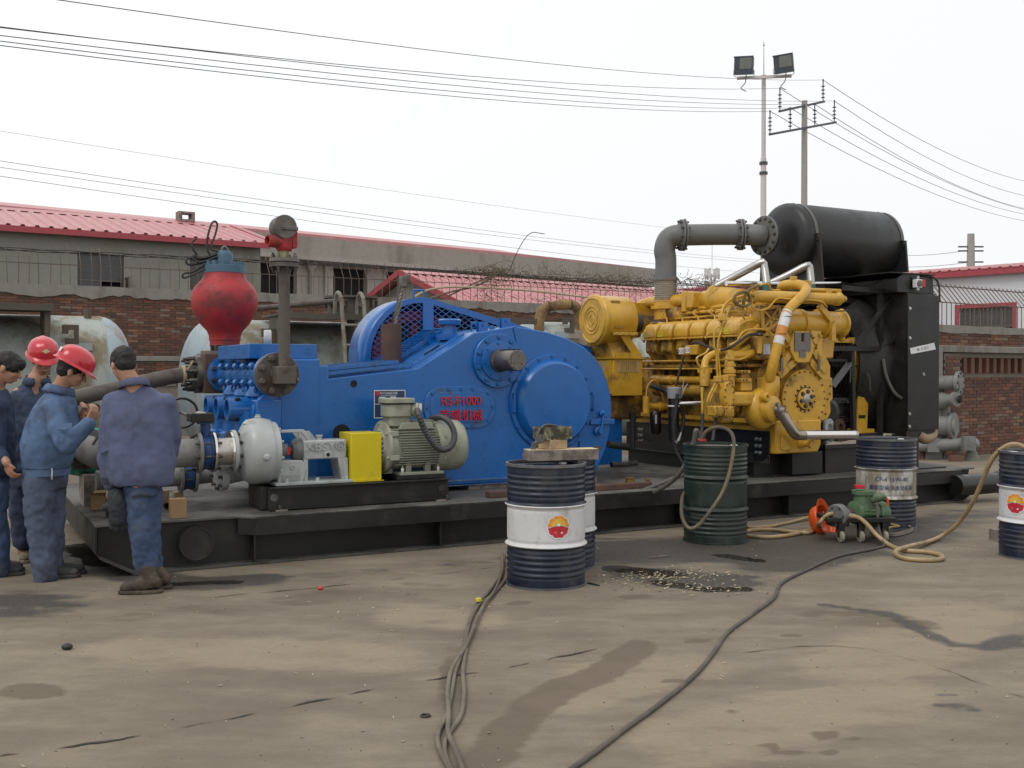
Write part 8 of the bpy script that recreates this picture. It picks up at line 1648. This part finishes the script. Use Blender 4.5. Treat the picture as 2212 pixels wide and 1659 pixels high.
for hl, te in (((B3[0]+.0,B3[1]+.0,.01), (B3[0]+.165,B3[1]+.05,.01)), ((B3[0]-.02,B3[1]+.14,.01), (B3[0]+.15,B3[1]+.20,.01))):
    m = MB(); shoe(m, hl, te, .047, .06); k = fuse(part('shoe', m, m_shoe, p3), .010, 3); m = MB(); sole(m, hl, te, .052); part('sole', m, m_shoe, k, bevel=.005)
sd = thing('small_part', 'small dark round metal part held in the two hands of the helmeted worker', 'part', (-3.078,7.7,1.273), 'W'); part('disc', MB().lathe((-3.077,7.68,1.273), (.5,-.6,.6), [(0,.034),(.03,.034),(.032,.022),(.02,.02)], 20), m_blackg, sd)
# ---- helmeted worker standing behind, face towards us
B2 = (*(-4.01,8.51,0.0)[:2], 0.0); c2_ = (-3.826,8.5,1.652); q2 = frame3(R(-148), R(-20), R(0))
def body2(m):
    head(m, c2_, q2, (-3.885,8.52,1.478))
    limb(m, [(-3.885,8.52,1.478), (-3.934,8.54,1.144), (-3.974,8.54,0.764)], [.08,.12,.12])
    limb(m, [(-4.009,8.46,1.373), (-4.026,8.46,1.035), (-3.98,8.44,0.735)], [.05,.04,.03]); hand(m, (-3.977,8.44,0.743), (.1,0,-1), (-.8,-.5,0), .7, 1.0, -1)
    limb(m, [(-3.816,8.55,1.371), (-3.757,8.5,1.07), (-3.744,8.45,0.866)], [.05,.04,.03]); hand(m, (-3.744,8.45,0.866), (0,-.1,-1), (.8,-.5,0), .7)
    limb(m, [(-4.014,8.52,0.765), (-4.014,8.5,0.389), (-4.005,8.5,0.085)], [.07,.05,.04]); limb(m, [(-3.915,8.56,0.762), (-3.909,8.56,0.38), (-3.911,8.56,0.075)], [.07,.05,.04])
p2_ = person('smiling worker in red helmet with diamond badge standing behind the others', B2, body2)
hm, qq, cc_, off = face_bits(p2_, c2_, q2, True, ((0,-.012,.05), R(-4), m_helm), None)
part('diamond_badge', MB().add([tuple(cc_ + qq @ (Vector(p)+off)) for p in ((0,.146,.055),(-.03,.137,.072),(0,.128,.092),(.03,.137,.072))], [(0,1,2,3)]), MAT('gold_badge',(.55,.45,.22),.5), hm)
part('teeth', MB().ball(Vector(c2_) + q2 @ Vector((0,.098,-.063)), (.016,.003,.004), 10, 6, rot=q2), m_label, p2_)
m = MB(); y2 = R(28)
torso(m, [((-3.959,8.54,0.745), .20,.145,y2), ((-3.95,8.54,0.954), .215,.155,y2), ((-3.934,8.54,1.163), .22,.15,y2), ((-3.922,8.54,1.315), .215,.13,y2), ((-3.905,8.53,1.398), .165,.10,y2), ((-3.885,8.52,1.47), .08,.08,y2)])
limb(m, [(-4.009,8.46,1.343), (-4.028,8.45,1.092), (-4.013,8.44,0.942), (-3.975,8.43,0.774)], [.08,.072,.066,.054]); limb(m, [(-3.816,8.55,1.341), (-3.757,8.5,1.07), (-3.744,8.45,0.885)], [.08,.07,.054])
j2 = fuse(part('jacket', m, m_cloth3, p2_), .014, 3, .036, .12, 10)
m = MB(); collar(m, (-3.883,8.515,1.463), .078, frame3(R(-148), R(-10)), .05, .014); o = part('collar', m, m_cloth3, j2, smooth=50); s_ = o.modifiers.new('thick','SOLIDIFY'); s_.thickness = .008
m = MB(); torso(m, [((-3.967,8.54,0.611), .15,.13,y2), ((-3.963,8.54,0.783), .16,.135,y2)]); limb(m, [(-4.015,8.52,0.652), (-4.014,8.5,0.389), (-4.004,8.5,0.161)], [.10,.085,.078]); limb(m, [(-3.916,8.56,0.647), (-3.909,8.56,0.38), (-3.911,8.56,0.151)], [.10,.085,.078])
fuse(part('trousers', m, m_cloth4, p2_), .014, 3, .03, .10, 11)
for hl, te, an in (((B2[0]-.01,B2[1]+.06,.01), (B2[0]+.06,B2[1]-.07,.01), (-4.017,8.52,0.196)), ((B2[0]+.12,B2[1]+.10,.01), (B2[0]+.20,B2[1]-.03,.01), (-3.92,8.58,0.186))):
    m = MB(); shoe(m, hl, te, .05, .07, an, .068); k = fuse(part('boot', m, m_boott, p2_), .010, 3); m = MB(); sole(m, hl, te, .054); part('sole', m, m_boott, k, bevel=.005)
# ---- bare-headed worker at the left edge
B1 = (*(-3.889,7.909,0.0)[:2], 0.0); c1_ = (-3.823,7.9,1.582); q1 = frame3(R(-78), R(-24), R(0))
def body1(m):
    head(m, c1_, q1, (-3.936,7.92,1.42))
    limb(m, [(-3.936,7.92,1.42), (-3.983,7.92,1.103), (-3.985,7.92,0.785)], [.08,.12,.12])
    limb(m, [(-3.847,7.74,1.285), (-3.815,7.7,0.978), (-3.698,7.62,0.882)], [.05,.04,.03]); hand(m, (-3.725,7.64,0.88), (.5,-.1,-.8), (-.6,-.7,0), .7)
    limb(m, [(-3.92,7.86,0.791), (-3.912,7.86,0.406), (-3.893,7.86,0.038)], [.07,.05,.04]); limb(m, [(-4.061,8.02,0.776), (-4.063,8.02,0.383), (-4.058,8.02,0.007)], [.07,.05,.04])
p1 = person('young black-haired worker in navy clothes cut off by the left edge', B1, body1)
face_bits(p1, c1_, q1)
part('fringe', MB().ball(Vector(c1_) + q1 @ Vector((0,.075,.055)), (.062,.035,.045), 16, 10, rot=q1).ball(Vector(c1_) + q1 @ Vector((.05,.045,.03)), (.03,.045,.05), 12, 8, rot=q1), m_hair, p1)
m = MB(); y1 = R(-70)
torso(m, [((-3.961,7.92,0.768), .19,.165,y1), ((-3.959,7.92,0.997), .20,.17,y1), ((-3.958,7.92,1.191), .205,.16,y1), ((-3.943,7.92,1.321), .19,.135,y1), ((-3.936,7.92,1.413), .085,.085,y1)])
limb(m, [(-3.847,7.74,1.278), (-3.815,7.7,0.978), (-3.737,7.65,0.886)], [.08,.068,.052])
fuse(part('jacket', m, m_cloth4, p1), .014, 3, .034, .12, 12)
m = MB(); torso(m, [((-3.974,7.93,0.643), .14,.13,y1), ((-3.973,7.93,0.802), .15,.14,y1)]); limb(m, [(-3.917,7.86,0.686), (-3.905,7.86,0.406), (-3.886,7.86,0.055)], [.105,.09,.085]); limb(m, [(-4.061,8.02,0.669), (-4.063,8.02,0.383), (-4.041,8.0,0.029)], [.10,.085,.08])
fuse(part('trousers', m, m_jean, p1), .014, 3, .03, .10, 13)
for hl, te in (((B1[0]-.03,B1[1]+.0,.01), (B1[0]+.115,B1[1]+.02,.01)), ((B1[0]-.12,B1[1]+.15,.01), (B1[0]+.04,B1[1]+.18,.01))):
    m = MB(); shoe(m, hl, te, .047, .06); k = fuse(part('shoe', m, m_shoe, p1), .010, 3); m = MB(); sole(m, hl, te, .052); part('sole', m, m_shoe, k, bevel=.005)
